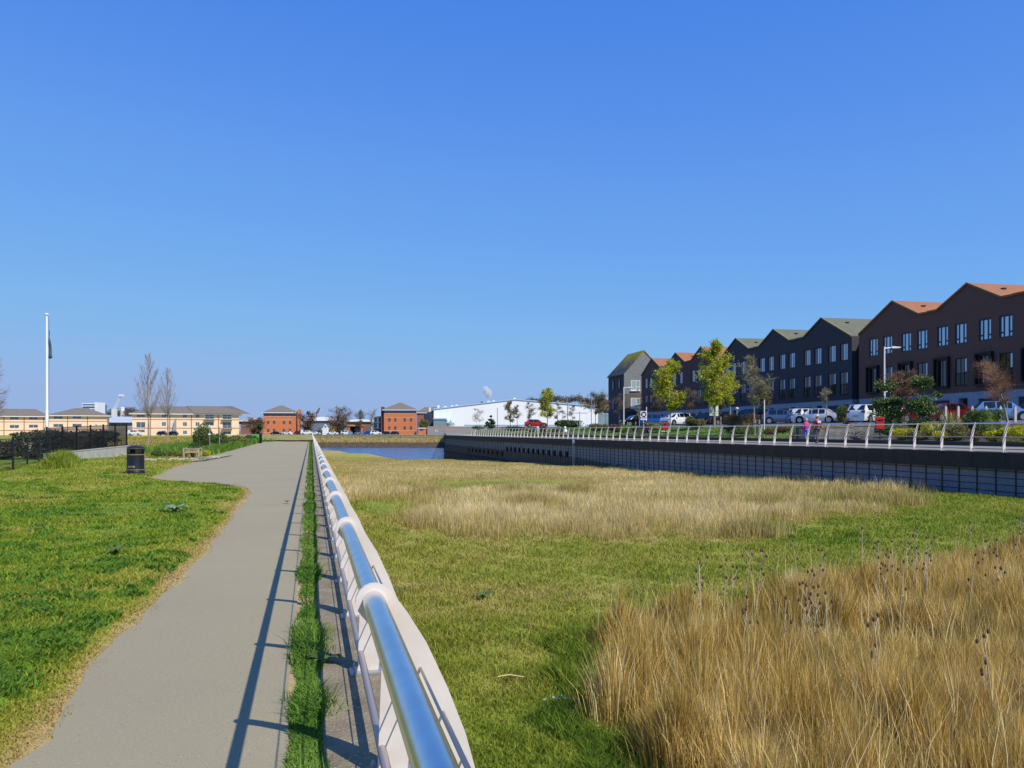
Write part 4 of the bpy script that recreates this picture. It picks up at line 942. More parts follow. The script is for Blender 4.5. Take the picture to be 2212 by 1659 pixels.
# ================================================================ TREES AND PLANTS
def tube_np(b, pts, r0, r1, n=6):
    k = len(pts); b.tube(pts, [r0 + (r1 - r0) * i / (k - 1) for i in range(k)], n)
def tree(name, label, base, h, trunk_h, cw, leaves=2500, leafm_=LEAF_G, bark=BARK, leaf=0.09, twigs=260, shape='oval', lean=(0, 0), twigm=None, group=None, stems=1, tr=None, sprd=0.55, tws=1.0):
    """tapered trunk with limbs, twigs and leaf clumps; sizes in metres"""
    t = thing(name, label, 'tree', base, 0, group)
    tb = MB(); tr = tr or max(.04, h * .012)
    A, B, RR = [], [], []; LP = []
    for s_ in range(stems):
        off = Vector((random.uniform(-.25, .25), random.uniform(-.25, .25), 0)) if stems > 1 else Vector((0, 0, 0))
        pts = []
        for i in range(9):
            f = i / 8; pts.append(Vector((lean[0] * f * h + off.x * (1 + f * 2) + .04 * math.sin(f * 7 + s_) * h * .12, lean[1] * f * h + off.y * (1 + 2 * f), f * h * .95)))
        tube_np(tb, pts, tr / math.sqrt(stems), .012, 7)
        nl = max(6, int((34 if shape == 'column' else 14) / stems * (h / 7)))
        for i in range(nl):
            f = trunk_h / h + (0.97 - trunk_h / h) * (i + random.random()) / nl
            u = (f - trunk_h / h) / (1 - trunk_h / h)
            if shape == 'oval': rad = cw / 2 * (math.sin(math.pi * min(1, .12 + .83 * u)) ** .8 * (1.1 - .35 * u))
            elif shape == 'cone': rad = cw / 2 * (1.05 - u)
            elif shape == 'fan': rad = cw / 2 * (.45 + .55 * u)
            elif shape == 'column': rad = cw / 2 * (math.sin(math.pi * (0.16 + .81 * u ** .5)) ** 1.0)
            else: rad = cw / 2 * math.sqrt(max(.05, 1 - (2 * u - 1) ** 2))
            an = random.uniform(0, 2 * math.pi); fi = f * 8; i0 = int(fi); p0 = pts[i0].lerp(pts[min(8, i0 + 1)], fi - i0)
            rise = {'column': 2.3, 'oval': .5, 'cone': .15, 'fan': 1.0, 'ball': .35}[shape]
            start = p0 - Vector((0, 0, rad * rise * .6)); start.z = max(start.z, trunk_h * .92)
            end = p0 + Vector((math.cos(an) * rad, math.sin(an) * rad, rad * rise * .4))
            mid = start.lerp(end, .5) + Vector((random.uniform(-.1, .1), random.uniform(-.1, .1), -.08)) * rad
            rl = tr * (.2 if shape == 'column' else .42) * (1 - .6 * u) / math.sqrt(stems)
            tube_np(tb, [start, mid, end], rl, .006, 5)
            ntw = max(5, int(twigs / (nl * stems)))
            for j in range(ntw):
                v = random.uniform(.2, 1.0); q0 = start.lerp(mid, v * 2) if v < .5 else mid.lerp(end, v * 2 - 1)
                dd = Vector((random.gauss(0, 1), random.gauss(0, 1), random.gauss(.45, .8) + (2.6 if shape == 'column' else 0))).normalized(); ln = rad * random.uniform(.2, sprd) + .1
                q1 = q0 + dd * ln; A.append(q0); B.append(q1); RR.append(.008 + .0022 * h * .3)
                for _ in range(2):
                    w0 = q0.lerp(q1, random.uniform(.3, .9)); w1 = w0 + (dd + Vector((random.gauss(0, .7), random.gauss(0, .7), random.gauss(0, .6)))).normalized() * ln * .5; A.append(w0); B.append(w1); RR.append(.006 + .001 * h * .3)
                LP.append((q0, q1))
    tb.build('trunk', bark, t, True)
    parts = [twig_strips(np.array(A), np.array(B), np.array(RR) * tws)]
    tw = np_mesh('twigs', *parts[0], twigm or (TWIG if bark is BARK else bark)); 
    if leaves:
        idx = rng.integers(0, len(LP), leaves); tt = rng.uniform(.2, 1.1, leaves)[:, None]
        a = np.array([LP[i][0] for i in idx]); c = np.array([LP[i][1] for i in idx])
        C = a + (c - a) * tt + rng.normal(0, leaf * 1.1, (leaves, 3))
        o = inst('branches', tw, t); 
        V, Fq = leaf_quads(C, leaf); inst('crown', np_mesh('crown', V, Fq, leafm_), t)
    else: inst('crown', tw, t)
    return t
def rtree(name, label, px, q, top, bot, wpx, **kw):
    p_ = RP(px, q); Z = p_.y; h = zat(top, Z) - p_.z; th = zat(bot, Z) - p_.z; cw = wpx * Z / F
    return tree(name, label, p_, h, th, cw, **kw)
GT = 'trees planted along the far promenade'
rtree('tree', 'slender yellow green tree left of the tallest tree, beside the red bin', 1447, 10, 769, 878, 62, leaves=15000, leafm_=LEAF_Y, bark=BARKL, leaf=.075, twigs=700, sprd=.7, group=GT)
rtree('tree', 'tallest yellow green tree, in front of the zigzag houses', 1543, 14, 722, 870, 68, leaves=20000, leafm_=LEAF_Y, bark=BARKL, leaf=.08, twigs=900, sprd=.7, group=GT)
rtree('tree', 'smaller yellow green tree touching the right side of the tallest tree', 1577, 20, 795, 868, 40, leaves=7000, leafm_=LEAF_Y, bark=BARKL, leaf=.07, twigs=400, sprd=.7, shape='ball', group=GT)
rtree('tree', 'brownish tree with pale trunk between the two tallest green trees and the wall', 1556, 24, 818, 880, 34, leaves=1800, leafm_=LEAF_O, bark=BARK, leaf=.08, group=GT, shape='ball')
rtree('tree', 'sparse grey green tree with open crown in front of the black houses', 1628, 10, 755, 866, 76, leaves=2600, leafm_=LEAF_O, bark=BARKL, leaf=.06, twigs=700, group=GT)
rtree('tree', 'small brown twiggy tree behind the white sport utility car', 1491, 22, 834, 882, 38, leaves=1500, leafm_=LEAF_B, leaf=.06, twigs=420, shape='ball', group=GT)
rtree('tree', 'low brown tree against the plum brick houses near the grey end house', 1418, 24, 842, 885, 40, leaves=1800, leafm_=LEAF_B, leaf=.07, twigs=350, shape='ball', group=GT)
rtree('tree', 'small olive tree beside the slim pole with no sign', 1650, 22, 830, 882, 30, leaves=1300, leafm_=LEAF_O, leaf=.07, twigs=250, shape='oval', group=GT)
rtree('sapling', 'young thin sapling with a tiny crown in front of the black houses', 1785, 20, 834, 866, 28, leaves=500, leafm_=LEAF_O, bark=BARKL, leaf=.045, twigs=260, shape='ball', group=GT)
rtree('tree', 'leaning bare brown tree with a pale slanting trunk at the right', 2178, 14, 775, 868, 88, leaves=1300, leafm_=LEAF_O, bark=BARKL, leaf=.035, twigs=800, shape='ball', tws=.75, lean=(-.22, 0), sprd=.7, twigm=TWIGR, group=GT, tr=.085)
rtree('tree', 'red brown many stemmed tree standing between the two pines', 1957, 13, 790, 862, 54, leaves=2600, leafm_=LEAF_R, bark=BARK, leaf=.05, twigs=520, shape='ball', twigm=TWIGR, stems=4, group=GT)
rtree('birch_tree', 'bare pale stemmed birch in front of the left half of the white warehouse', 1032, 15, 879, 912, 27, leaves=500, leafm_=LEAF_R, bark=BARKW, leaf=.07, twigs=380, twigm=mat('pale_twig', 'A8988E', .9), group=GT, stems=2)
rtree('tree', 'light green tree standing against the centre of the white warehouse', 1102, 12, 863, 908, 30, leaves=1900, leafm_=LEAF_O, leaf=.10, twigs=350, group=GT)
rtree('tree', 'thin brownish tree just right of the light green warehouse tree', 1117, 16, 872, 903, 22, leaves=900, leafm_=LEAF_B, leaf=.09, twigs=250, group=GT)
rtree('tree', 'bare grey tree directly behind the red hatchback', 1143, 14.5, 866, 905, 30, leaves=250, leafm_=LEAF_B, leaf=.07, twigs=600, shape='ball', group=GT)
rtree('tree', 'tall bright green tree rising above the peak of the white warehouse', 1182, 12, 833, 899, 40, leaves=6500, leafm_=LEAF_Y, leaf=.09, twigs=600, bark=BARK, sprd=.7, group=GT)
rtree('tree', 'slim twiggy tree right of the bright green warehouse tree', 1204, 17, 866, 905, 20, leaves=500, leafm_=LEAF_B, leaf=.06, twigs=350, group=GT)
rtree('sapling', 'small bare sapling in front of the round hedge and warehouse', 1215, 18, 882, 908, 16, leaves=0, twigs=220, shape='ball', group=GT)
rtree('tree', 'bare slender tree left of the spreading brown tree', 1236, 16, 870, 902, 22, leaves=200, leafm_=LEAF_B, leaf=.06, twigs=350, group=GT)
rtree('tree', 'wide spreading brown green tree left of the grey end house', 1286, 14, 845, 890, 56, leaves=3000, leafm_=LEAF_O, leaf=.07, twigs=800, shape='ball', group=GT)
rtree('tree', 'small leaning brown tree between the spreading tree and the end house', 1308, 18, 862, 888, 26, leaves=900, leafm_=LEAF_B, leaf=.06, twigs=300, shape='ball', lean=(.03, 0), group=GT)
rtree('tree', 'bare wispy tree in front of the shaded side of the grey end house', 1337, 15, 846, 890, 34, leaves=150, leafm_=LEAF_B, leaf=.05, twigs=520, shape='oval', group=GT)
rtree('tree', 'bare tree with slanting pale stem in front of the end house windows', 1381, 12, 832, 895, 20, leaves=60, leafm_=LEAF_B, leaf=.05, twigs=160, bark=BARKL, shape='oval', group=GT, lean=(-.03, 0))

def conifer(name, label, base, clumps, trunk_h, mat_=LEAF_P, n=1600, sz=.10, layered=False):
    t = thing(name, label, 'tree', base); tb = MB(); tube_np(tb, [(0, 0, 0), (.06, 0, trunk_h * .5), (0, 0, trunk_h)], .09, .03, 7)
    Cs = []
    for cx_, cz_, rx_, rz_ in clumps:
        tube_np(tb, [(0, 0, max(.2, cz_ - rz_ * 1.2)), (cx_ * .6, .1, cz_ - rz_ * .3), (cx_, 0, cz_)], .035, .012, 5)
        m_ = int(n * rx_ * rz_ / sum(c[2] * c[3] for c in clumps)); nb = max(5, int(m_ / 70))
        for _ in range(nb):   # sub clumps give an uneven outline
            d_ = rng.normal(size=3); d_ /= np.linalg.norm(d_); d_ *= rng.uniform(.2, 1) ** .5
            c_ = np.array([cx_ + d_[0] * rx_ * .85, d_[1] * rx_ * .8, cz_ + d_[2] * rz_ * .85]); Cs.append(c_ + rng.normal(0, 1, (70, 3)) * np.array([.22, .22, .12]) * min(1.3, rx_))
    tb.build('trunk', BARK, t, True); V, Fq = leaf_quads(np.concatenate(Cs), sz, .3); inst('crown', np_mesh('crown', V, Fq, mat_), t)
    return t
p_ = RP(1922, 11); s = p_.y / F; H0 = lambda y, P_: zat(y, P_.y) - P_.z
conifer('pine_tree', 'left pine tree with layered dark tufts beside the red bin at the right', p_, [((1915 - 1922) * s, H0(832, p_), 21 * s, 14 * s), ((1905 - 1922) * s, H0(872, p_), 24 * s, 14 * s), ((1935 - 1922) * s, H0(868, p_), 24 * s, 12 * s), (0, H0(892, p_), 38 * s, 14 * s)], H0(818, p_), n=5200, sz=.075)
p_ = RP(1993, 12); s = p_.y / F
conifer('pine_tree', 'right pine tree with a side tuft, in front of the brown brick houses', p_, [((1991 - 1993) * s, H0(824, p_), 23 * s, 16 * s), (29 * s, H0(854, p_), 10 * s, 9 * s), (-8 * s, H0(868, p_), 30 * s, 12 * s), (8 * s, H0(886, p_), 34 * s, 13 * s)], H0(808, p_), n=5200, sz=.075)
p_ = RP(1060, 15); s = p_.y / F
conifer('spruce_tree', 'small ragged dark spruce in front of the white warehouse', p_, [(0, H0(900, p_), 3 * s, 4 * s), (0, H0(907, p_), 6 * s, 4 * s), (-6 * s, H0(913, p_), 6 * s, 3 * s), (3 * s, H0(914, p_), 8 * s, 5 * s), (0, H0(921, p_), 12 * s, 5 * s)], H0(897, p_), LEAF_D, n=2200, sz=.16)

def bush(name, label, cat, base, sx, sy, sz_, m, n=1400, leaf=.07, boxy=0.5, group=None, lobes=True):
    """leafy mass: uneven shell and inner leaves; stands on base"""
    t = thing(name, label, cat, base, 0, group)
    d_ = rng.normal(size=(n, 3)); d_ /= np.linalg.norm(d_, axis=1)[:, None]
    e = 2 / (1 + boxy * 3); sgn = np.sign(d_); c_ = sgn * np.abs(d_) ** e; c_ /= (np.abs(c_) ** (2 / e)).sum(1)[:, None] ** (e / 2) + 1e-9
    rr = (1 - .35 * rng.uniform(0, 1, n) ** 2)[:, None] * (1 + .12 * np.sin(c_[:, :1] * 7 + 1) * np.cos(c_[:, 1:2] * 6) + .08 * np.sin(c_[:, 2:3] * 11))
    if boxy < .9 and lobes:
        nl_ = 9; lc = rng.normal(size=(nl_, 3)); lc /= np.linalg.norm(lc, axis=1)[:, None]; lc *= np.array([.58, .58, .45]); lc[:, 2] = np.abs(lc[:, 2]) * rng.uniform(-.6, 1.25, nl_); li = rng.integers(0, nl_, n)
        alt = lc[li] + d_ * rng.uniform(.25, .48, nl_)[li][:, None] * np.array([1, 1, 1.1]); use = (rng.uniform(0, 1, n) < .8)[:, None]
        c_ = np.where(use, alt, c_ * .78); rr = np.where(use, 1.0, rr)
    C = c_ * rr * np.array([sx / 2, sy / 2, sz_ / 2]); C[:, 2] += sz_ / 2; C += rng.normal(0, leaf * .5, (n, 3)); C[:, 2] = np.maximum(C[:, 2], .02)
    V, Fq = leaf_quads(C, leaf); inst('foliage', np_mesh('foliage', V, Fq, m), t)
    b = MB()
    for i in range(5): a = i * 1.3; tube_np(b, [(.08 * math.cos(a), .08 * math.sin(a), 0), (sx * .2 * math.cos(a), sy * .2 * math.sin(a), sz_ * .7)], .02, .008, 5)
    b.build('stem', BARK, t)
    # shaded inner body that closes the gaps
    ib = MB(); prof = [(.3, .03), (.42, .2), (.42, .55), (.36, .8), (.15, .9)] if boxy >= .9 else [(.12, .03), (.24, .2), (.26, .4), (.18, .58), (.05, .66)]; ib.lathe([(r_, z_ * sz_) for r_, z_ in prof], (0, 0, 0), 12)
    ib.v = [(v[0] * sx * .95, v[1] * sy * .95, v[2]) for v in ib.v]; ib.build('inner_growth', m, t)
    return t
def rbush(name, label, cat, px, q, wpx, hpx, m, dy=None, **kw):
    p_ = RP(px, q); s = p_.y / F; return bush(name, label, cat, p_, wpx * s * 1.18, (dy or min(wpx * s, 1.8)), hpx * s * 1.15, m, **kw)
rbush('hedge', 'long low brown green hedge behind the white emblem sign', 'hedge', 1418, 12, 48, 15, LEAF_O, boxy=1, n=2600, leaf=.07)
rbush('hedge', 'low clipped green brown hedge behind the lawn by the tallest tree', 'hedge', 1502, 14, 46, 20, LEAF_O, boxy=.6, n=2600, leaf=.07)
rbush('hedge', 'square trimmed brown hedge right of the lawn and the tallest tree', 'hedge', 1601, 10, 64, 36, LEAF_B, boxy=1, n=4200, leaf=.06)
rbush('hedge', 'dark green base hedge in front of the square brown hedge', 'hedge', 1608, 8, 60, 18, LEAF_M, boxy=.8, n=2500, leaf=.06)
rbush('hedge', 'large rounded dark green hedge in front of the white warehouse', 'hedge', 1230, 15, 62, 18, LEAF_D, boxy=.6, n=3000, leaf=.13, dy=3)
rbush('bush', 'clipped ball shaped dark green bush by the black houses', 'bush', 1822, 21, 24, 34, LEAF_M, boxy=.3, n=5000, leaf=.045, lobes=False)
rbush('bush', 'small dark green shrub under the brown twiggy tree', 'bush', 1489, 18, 20, 20, LEAF_M, n=900, leaf=.07)
rbush('bush', 'yellow brown heathery mound left of the bare saplings and end house', 'bush', 1290, 11, 56, 16, LEAF_O, boxy=.5, n=2000, leaf=.09)
rbush('bush', 'ochre shrub between the mound and the leaning lamp post', 'bush', 1332, 9.5, 36, 18, LEAF_B, n=1600, leaf=.08)
rbush('bush', 'bright green shrub in the planting bed left of the end house', 'bush', 1352, 8.5, 30, 20, LEAF_G, n=1600, leaf=.07)
rbush('bush', 'brown green shrub by the low wall under the end house windows', 'bush', 1385, 8, 36, 18, LEAF_O, n=1600, leaf=.07)
rbush('bush', 'dark shrub row under the light green warehouse tree', 'bush', 1110, 11, 46, 11, LEAF_D, n=1600, leaf=.12)
rbush('bush', 'brown green shrub left of the big rounded hedge', 'bush', 1152, 10, 40, 10, LEAF_O, n=1400, leaf=.11)
rbush('bush', 'low scrub at the foot of the pale birch by the warehouse', 'bush', 1032, 13, 26, 9, LEAF_M, n=900, leaf=.14)
rbush('bush', 'dark shrub in front of the big rounded hedge', 'bush', 1205, 9, 30, 10, LEAF_M, n=1200, leaf=.1)
rbush('bush', 'red brown shrub at the foot of the slim white pole', 'bush', 1663, 8, 22, 16, LEAF_R, n=1400, leaf=.05)
rbush('bush', 'red brown shrub in front of the blue grey hatchback', 'bush', 1691, 10, 34, 14, LEAF_R, n=1600, leaf=.05)
GYB = 'golden leaved shrubs on the planted bank'
rbush('bush', 'golden shrub spilling over the concrete planters behind the man in the red jacket', 'bush', 1795, 9.5, 62, 22, LEAF_YG, n=3000, leaf=.05, group=GYB)
rbush('bush', 'golden shrub left of the right hand red bin', 'bush', 1858, 10.5, 44, 20, LEAF_YG, n=2200, leaf=.05, group=GYB)
rbush('bush', 'golden shrub at the foot of the pines right of the red bin', 'bush', 1952, 7, 54, 26, LEAF_YG, n=2600, leaf=.045, group=GYB)
rbush('bush', 'golden shrub behind the strap leaved plants in the bed', 'bush', 2015, 8.5, 50, 34, LEAF_YG, n=2400, leaf=.045, group=GYB)
rbush('bush', 'mounded golden brown shrub left of the square green bush', 'bush', 2068, 7, 50, 36, LEAF_O, n=2600, leaf=.045)
rbush('bush', 'orange brown dry shrub at the promenade edge below the square green bush', 'bush', 2106, 6.4, 28, 26, LEAF_B, n=1400, leaf=.04)
rbush('bush', 'square clipped bright green bush left of the leaning tree', 'bush', 2128, 9, 54, 52, LEAF_M, boxy=1, n=4200, leaf=.05)
rbush('bush', 'wide golden shrub at the right edge under the leaning tree', 'bush', 2196, 7, 66, 34, LEAF_YG, n=3600, leaf=.045, group=GYB)
rbush('bush', 'pale dry shrub at the right edge in front of the golden shrub', 'bush', 2180, 6.2, 50, 14, LEAF_O, n=1600, leaf=.035)
rbush('bush', 'dark evergreen shrub behind the left pine trunk', 'bush', 1925, 12.5, 50, 30, LEAF_D, n=2500, leaf=.05)
rbush('bush', 'white flowering low plant right of the concrete planters', 'bush', 1850, 6.8, 40, 18, mat('white_flower', (.35, .34, .30), .8, col2=(.06, .07, .03), scale=14, rnd=.5), n=1400, leaf=.04)
for px, q, w_, h_, m_, lb in ((1835, 8.5, 46, 24, LEAF_YG, 'golden shrub just above the large pale planter'), (1925, 8.5, 44, 24, LEAF_M, 'mid green shrub between the red bin and the pine trunks'), (1980, 6.6, 46, 22, LEAF_O, 'olive mound at the promenade edge under the right pine'), (2035, 6.5, 44, 24, LEAF_YG, 'low golden shrub at the promenade edge below the striped plants'), (2150, 6.6, 44, 26, LEAF_YG, 'golden shrub in front of the square green bush'), (2090, 11, 60, 34, LEAF_D, 'dark green shrub behind the striped plants and pale posts'), (1990, 11.5, 60, 30, LEAF_D, 'dark underplanting at the foot of the right pine'), (1765, 8.5, 50, 20, LEAF_YG, 'golden shrub peeping out beside the two walkers')):
    rbush('bush', lb, 'bush', px, q, w_, h_, m_, n=2600, leaf=.045)
def straps(name, label, base, rad, h, m, n=60, wd=.05):
    t = thing(name, label, 'plant', base); b = MB()
    for i in range(n):
        a = random.uniform(0, 6.28); l = random.uniform(.5, 1) * h; o_ = random.uniform(.2, 1) * rad; pts = [Vector((0, 0, 0)), Vector((math.cos(a) * o_ * .3, math.sin(a) * o_ * .3, l * .55)), Vector((math.cos(a) * o_ * .7, math.sin(a) * o_ * .7, l * .95)), Vector((math.cos(a) * o_ * 1.1, math.sin(a) * o_ * 1.1, l * (.95 if i % 2 else .7)))]
        sd = Vector((-math.sin(a), math.cos(a), 0)) * wd / 2; ww = [1, 1, .6, .05]; vs = []
        for p_, w_ in zip(pts, ww): vs += [p_ - sd * w_, p_ + sd * w_]
        b.add(vs, [(0, 1, 3, 2), (2, 3, 5, 4), (4, 5, 7, 6)])
    b.build('leaves', m, t); return t
for px, q, w_, h_, m_, lb in ((2050, 9, 50, 60, LEAF_S, 'large strap leaved plant with arching yellow striped leaves'), (2020, 7.2, 46, 40, LEAF_S, 'striped strap leaved plant low in the bed right of the pines'), (2072, 8.5, 40, 46, LEAF_S, 'strap leaved plant beside the square green bush'),
                              (1829, 10.5, 38, 38, LEAF_B, 'spiky bronze plant below the ball shaped bush'), (1796, 9.5, 26, 24, LEAF_M, 'spiky green plant above the concrete planters'), (1733, 7.5, 30, 28, LEAF_B, 'bronze strap leaved plant left of the woman in pink'),
                              (1715, 6.8, 26, 16, LEAF_R, 'low bronze tuft at the promenade edge left of the walkers'), (1590, 20, 24, 24, LEAF_B, 'grassy bronze tuft between the tallest tree and the black estate'), (2190, 7, 40, 26, LEAF_S, 'striped strap leaved plant at the right edge')):
    p_ = RP(px, q); s = p_.y / F; straps('strap_leaf_plant', lb, p_, w_ * s / 2, h_ * s, m_, 70, .045)

# ================================================================ RIGHT BANK FURNITURE
def red_bin(label, px, q, ytop, ybot, wpx):
    p_ = RP(px, q); Z = p_.y; s = Z / F; z0 = zat(ybot, Z) - p_.z; z1 = zat(ytop, Z) - p_.z; w_ = wpx * s
    t = thing('litter_bin', label, 'bin', p_, R(-8), 'red bins on the promenade')
    RED = mat('red_plastic', 'D0140C', 0.4); REDD = mat('red_plastic_dark', 'A01010', 0.5)
    b = MB(); b.prism([(-w_/2, z0), (w_/2, z0), (w_/2, z1 - .06), (w_/2 - .06, z1), (-w_/2 + .06, z1), (-w_/2, z1 - .06)], 'y', -.18, .18); b.build('body', RED, t)
    b = MB(); b.bx((-w_/2 - .01, -.19, (z0 + z1)/2 - .01), (w_/2 + .01, .19, (z0 + z1)/2 + .01)); b.build('seam', REDD, t)
    b = MB(); b.bx((-w_*.35, -.2, z1 - .25), (w_*.35, -.183, z1 - .14)); b.build('slot', BLACKP, t)
    MB().tube([(w_*.2, .22, 0), (w_*.2, .22, z1 - .1)], .035, 8).build('pole', BLACKM, t)
red_bin('red litter bin left of the yellow green tree trunk', 1436.5, 7, 912, 927.5, 9)
red_bin('red litter bin under the left pine at the right', 1900, 7, 900.5, 926, 15)
def lamp(label, px, q, ytop, arm, name='street_lamp', r=.06, m=WHITEP, head=True):
    p_ = RP(px, q); h = zat(ytop, p_.y) - p_.z
    t = thing(name, label, 'lamp post', p_)
    MB().tube([(0, 0, 0), (0, 0, h * .5), (0, 0, h)], [r * 1.2, r, r * .8], 10).build('post', m, t, True)
    MB().lathe([(r * 2, 0), (r * 2, .08), (r * 1.2, .3)], (0, 0, 0), 10).build('base', m, t)
    MB().tube([(0, 0, h - .12), (arm * .5, 0, h - .06)], r * .6, 8).build('arm', m, t)
    b = MB(); b.prism([(arm * .45, h - .12), (arm, h - .08), (arm, h - .02), (arm * .45, h + .03)], 'y', -.14, .14); b.build('lamp_head', m, t)
    MB().box((arm * .72, 0, h - .13), (abs(arm) * .4, .2, .04)).build('lens', mat('lamp_lens', 'C8C8C0', .3), t)
lamp('tall white lamp post with a flat arm in front of the brown brick house', 1910.5, 15, 749, 1.15)
lamp('tall pale lamp post with short arm in front of the grey end house', 1347.5, 14, 836, 1.2)
def pole(name, label, px, q, ytop, m=WHITEP, r=.05, cat='pole'):
    p_ = RP(px, q); h = zat(ytop, p_.y) - p_.z; t = thing(name, label, cat, p_)
    MB().tube([(0, 0, 0), (0, 0, h)], r, 8).build('shaft', m, t); MB().lathe([(r * 1.3, 0), (r * 1.3, .04)], (0, 0, h), 8).build('cap', GREYM, t); return t, h
pole('pole', 'slim white pole between the sparse tree and the blue grey hatchback', 1651, 12, 864)
pole('pole', 'slim white pole right of the white emblem sign', 1396.5, 17, 879)
pole('pole', 'dark thin pole in front of the white warehouse, left of the green trees', 1074.5, 15, 881, BARK, .06)
pole('pole', 'pale thin pole rising above the right half of the warehouse', 1226, 17, 856, GREYM, .07)
pole('pole', 'grey pole left of the spreading brown tree', 1277.5, 12, 858, GREYM, .05)
t, h = pole('sign_post', 'double armed sign post in front of the warehouse behind the round hedge', 1252, 16, 889, GREYM, .05, 'sign')
b = MB(); b.box((0, 0, h - .25), (2.6, .06, .1)); b.build('arm', GREYM, t)
# white emblem sign
p_ = RP(1390.5, 11.5); Z = p_.y; s = Z / F; zb, zt = zat(907, Z) - p_.z, zat(888, Z) - p_.z
t = thing('sign', 'white square sign with a dark hand print emblem on a white post', 'sign', p_)
hw = 7.2 * s
b = MB(); b.prism([(-hw + .1, zb + .25), (hw - .1, zb + .25), (hw, zb + .35), (hw, zt - .1), (hw - .1, zt), (-hw + .1, zt), (-hw, zt - .1), (-hw, zb + .35)], 'y', -.03, .03); b.build('panel', WHITEP, t)
b = MB(); b.bx((-hw, -.03, zb), (hw, .03, zb + .16)); b.build('lower_panel', WHITEP, t)
b = MB(); zc = (zb + zt) / 2 + .12
for i in range(11):
    a = i / 11 * 6.28 + .4; b.lathe([(.07 + .02 * (i % 3), 0), (.07, .01)], (.25 * math.cos(a), -.045, zc + .25 * math.sin(a)), 8, 'y')
b.bx((-.3, -.04, zt - .16), (.3, -.032, zt - .12)); b.build('emblem', mat('dark_print', '3A3C46', .6), t)
MB().tube([(0, .06, 0), (0, .06, zt - .1)], .04, 8).build('post', WHITEP, t)
# notice board at the tallest tree
p_ = RP(1542, 14.8); Z = p_.y; s = Z / F; zb, zt = zat(898, Z) - p_.z, zat(874, Z) - p_.z
t = thing('notice_board', 'white and pale green parking notice behind the tallest tree trunk', 'sign', p_); hw = 9.5 * s
b = MB(); b.bx((-hw, -.03, zb), (hw, .03, zt)); b.build('panel', WHITEP, t)
b = MB(); b.bx((-hw * .92, -.036, zb + .42), (hw * .92, -.032, zb + .52)); b.bx((-hw * .92, -.036, zb + .2), (hw * .92, -.032, zb + .3)); b.build('print', mat('green_print', '9CC04A', .6), t)
b = MB(); b.bx((-.1, -.036, zt - .4), (.12, -.032, zt - .12)); b.build('symbol', mat('teal_print', '3E7C74', .6), t)
MB().tube([(0, .07, 0), (0, .07, zt - .1)], .04, 8).build('post', GREYM, t)
# pale posts of the low fence at the right
for i, px in enumerate((2043, 2070, 2100, 2130, 2161, 2193)):
    p_ = RP(px, 15.5); h = zat(876, p_.y) - p_.z
    t = thing('fence_post', '%s of the six pale wooden posts in a row at the right' % ['leftmost', 'second from left', 'third from left', 'third from right', 'second from right', 'rightmost'][i], 'post', p_, 0, 'pale posts along the car park edge')
    b = MB(); b.prism([(-.07, 0), (.07, 0), (.07, h - .12), (0, h), (-.07, h - .12)], 'y', -.05, .05); b.build('shaft', mat('pale_post_wood', 'B9B6AC', .7), t)
    MB().bx((-.09, -.07, 0), (.09, .07, .06)).build('base', CONC, t)
for i, (px, q) in enumerate(((1557, 11), (1373, 8.5), (1356, 8.5), (1640, 7.2), (1631, 7.6))):
    p_ = RP(px, q); t = thing('wooden_stake', ['grey wooden stake in the bed by the tallest tree', 'right grey timber stake under the end house', 'left grey timber stake under the end house', 'right tree stake of the sparse tree', 'left tree stake of the sparse tree'][i], 'stake', p_)
    b = MB(); b.prism([(-.06, 0), (.06, 0), (.06, 1.35), (0, 1.42), (-.06, 1.35)], 'y', -.05, .05); b.build('shaft', mat('weathered_wood', '8F8878', .9, col2='6E685B', scale=6), t)
    MB().bx((-.065, -.055, 1.0), (.065, .055, 1.06)).build('strap', BLACKM, t)
# low round bollard light
for px, lb in ((1912, 'short bollard lamp with a white head by the left pine'), (1592, 'short bollard lamp with bright white top near the black estate')):
    p_ = RP(px, 15.5 if px > 1800 else 18); t = thing('bollard_lamp', lb, 'lamp', p_); h = zat(848, p_.y) - p_.z if px > 1800 else 1.6
    MB().tube([(0, 0, 0), (0, 0, h)], .05, 8).build('post', GREYM, t); MB().lathe([(.05, 0), (.16, .04), (.17, .16), (.08, .22)], (0, 0, h), 12).build('lamp_head', WHITEP, t)
# concrete planters behind the walkers
PLC = mat('planter_concrete', '8E8A80', .9, col2='6C6860', scale=2, detail=8, bump=.3); PLD = mat('planter_slate', '3C3E44', .8)
for px, q, wpx, hpx, m_, lb in ((1737, 6.5, 28, 26, PLD, 'dark slate planter left of the woman in pink'), (1772, 6.6, 30, 24, PLC, 'concrete planter behind the legs of the man in red'), (1812, 6.6, 50, 27, PLC, 'large pale concrete planter right of the man in red'), (1860, 9.0, 44, 20, PLC, 'upper concrete planter left of the right hand red bin')):
    p_ = RP(px, q); s = p_.y / F; w_, h_ = wpx * s, hpx * s
    t = thing('planter', lb, 'planter', p_, R(-8)); b = MB(); b.bx((-w_/2, -.5, -.1), (w_/2, -.38, h_)); b.bx((-w_/2, .38, -.1), (w_/2, .5, h_)); b.bx((-w_/2, -.38, -.1), (-w_/2 + .12, .38, h_)); b.bx((w_/2 - .12, -.38, -.1), (w_/2, .38, h_)); b.build('wall', m_, t)
    MB().bx((-w_/2 + .121, -.379, h_ - .2), (w_/2 - .121, .379, h_ - .08)).build('soil', mat('soil', '2E241C', .95), t)
    MB().bx((-w_/2 - .03, -.53, h_ + .002), (w_/2 + .03, -.36, h_ + .07)).build('rim', m_, t)
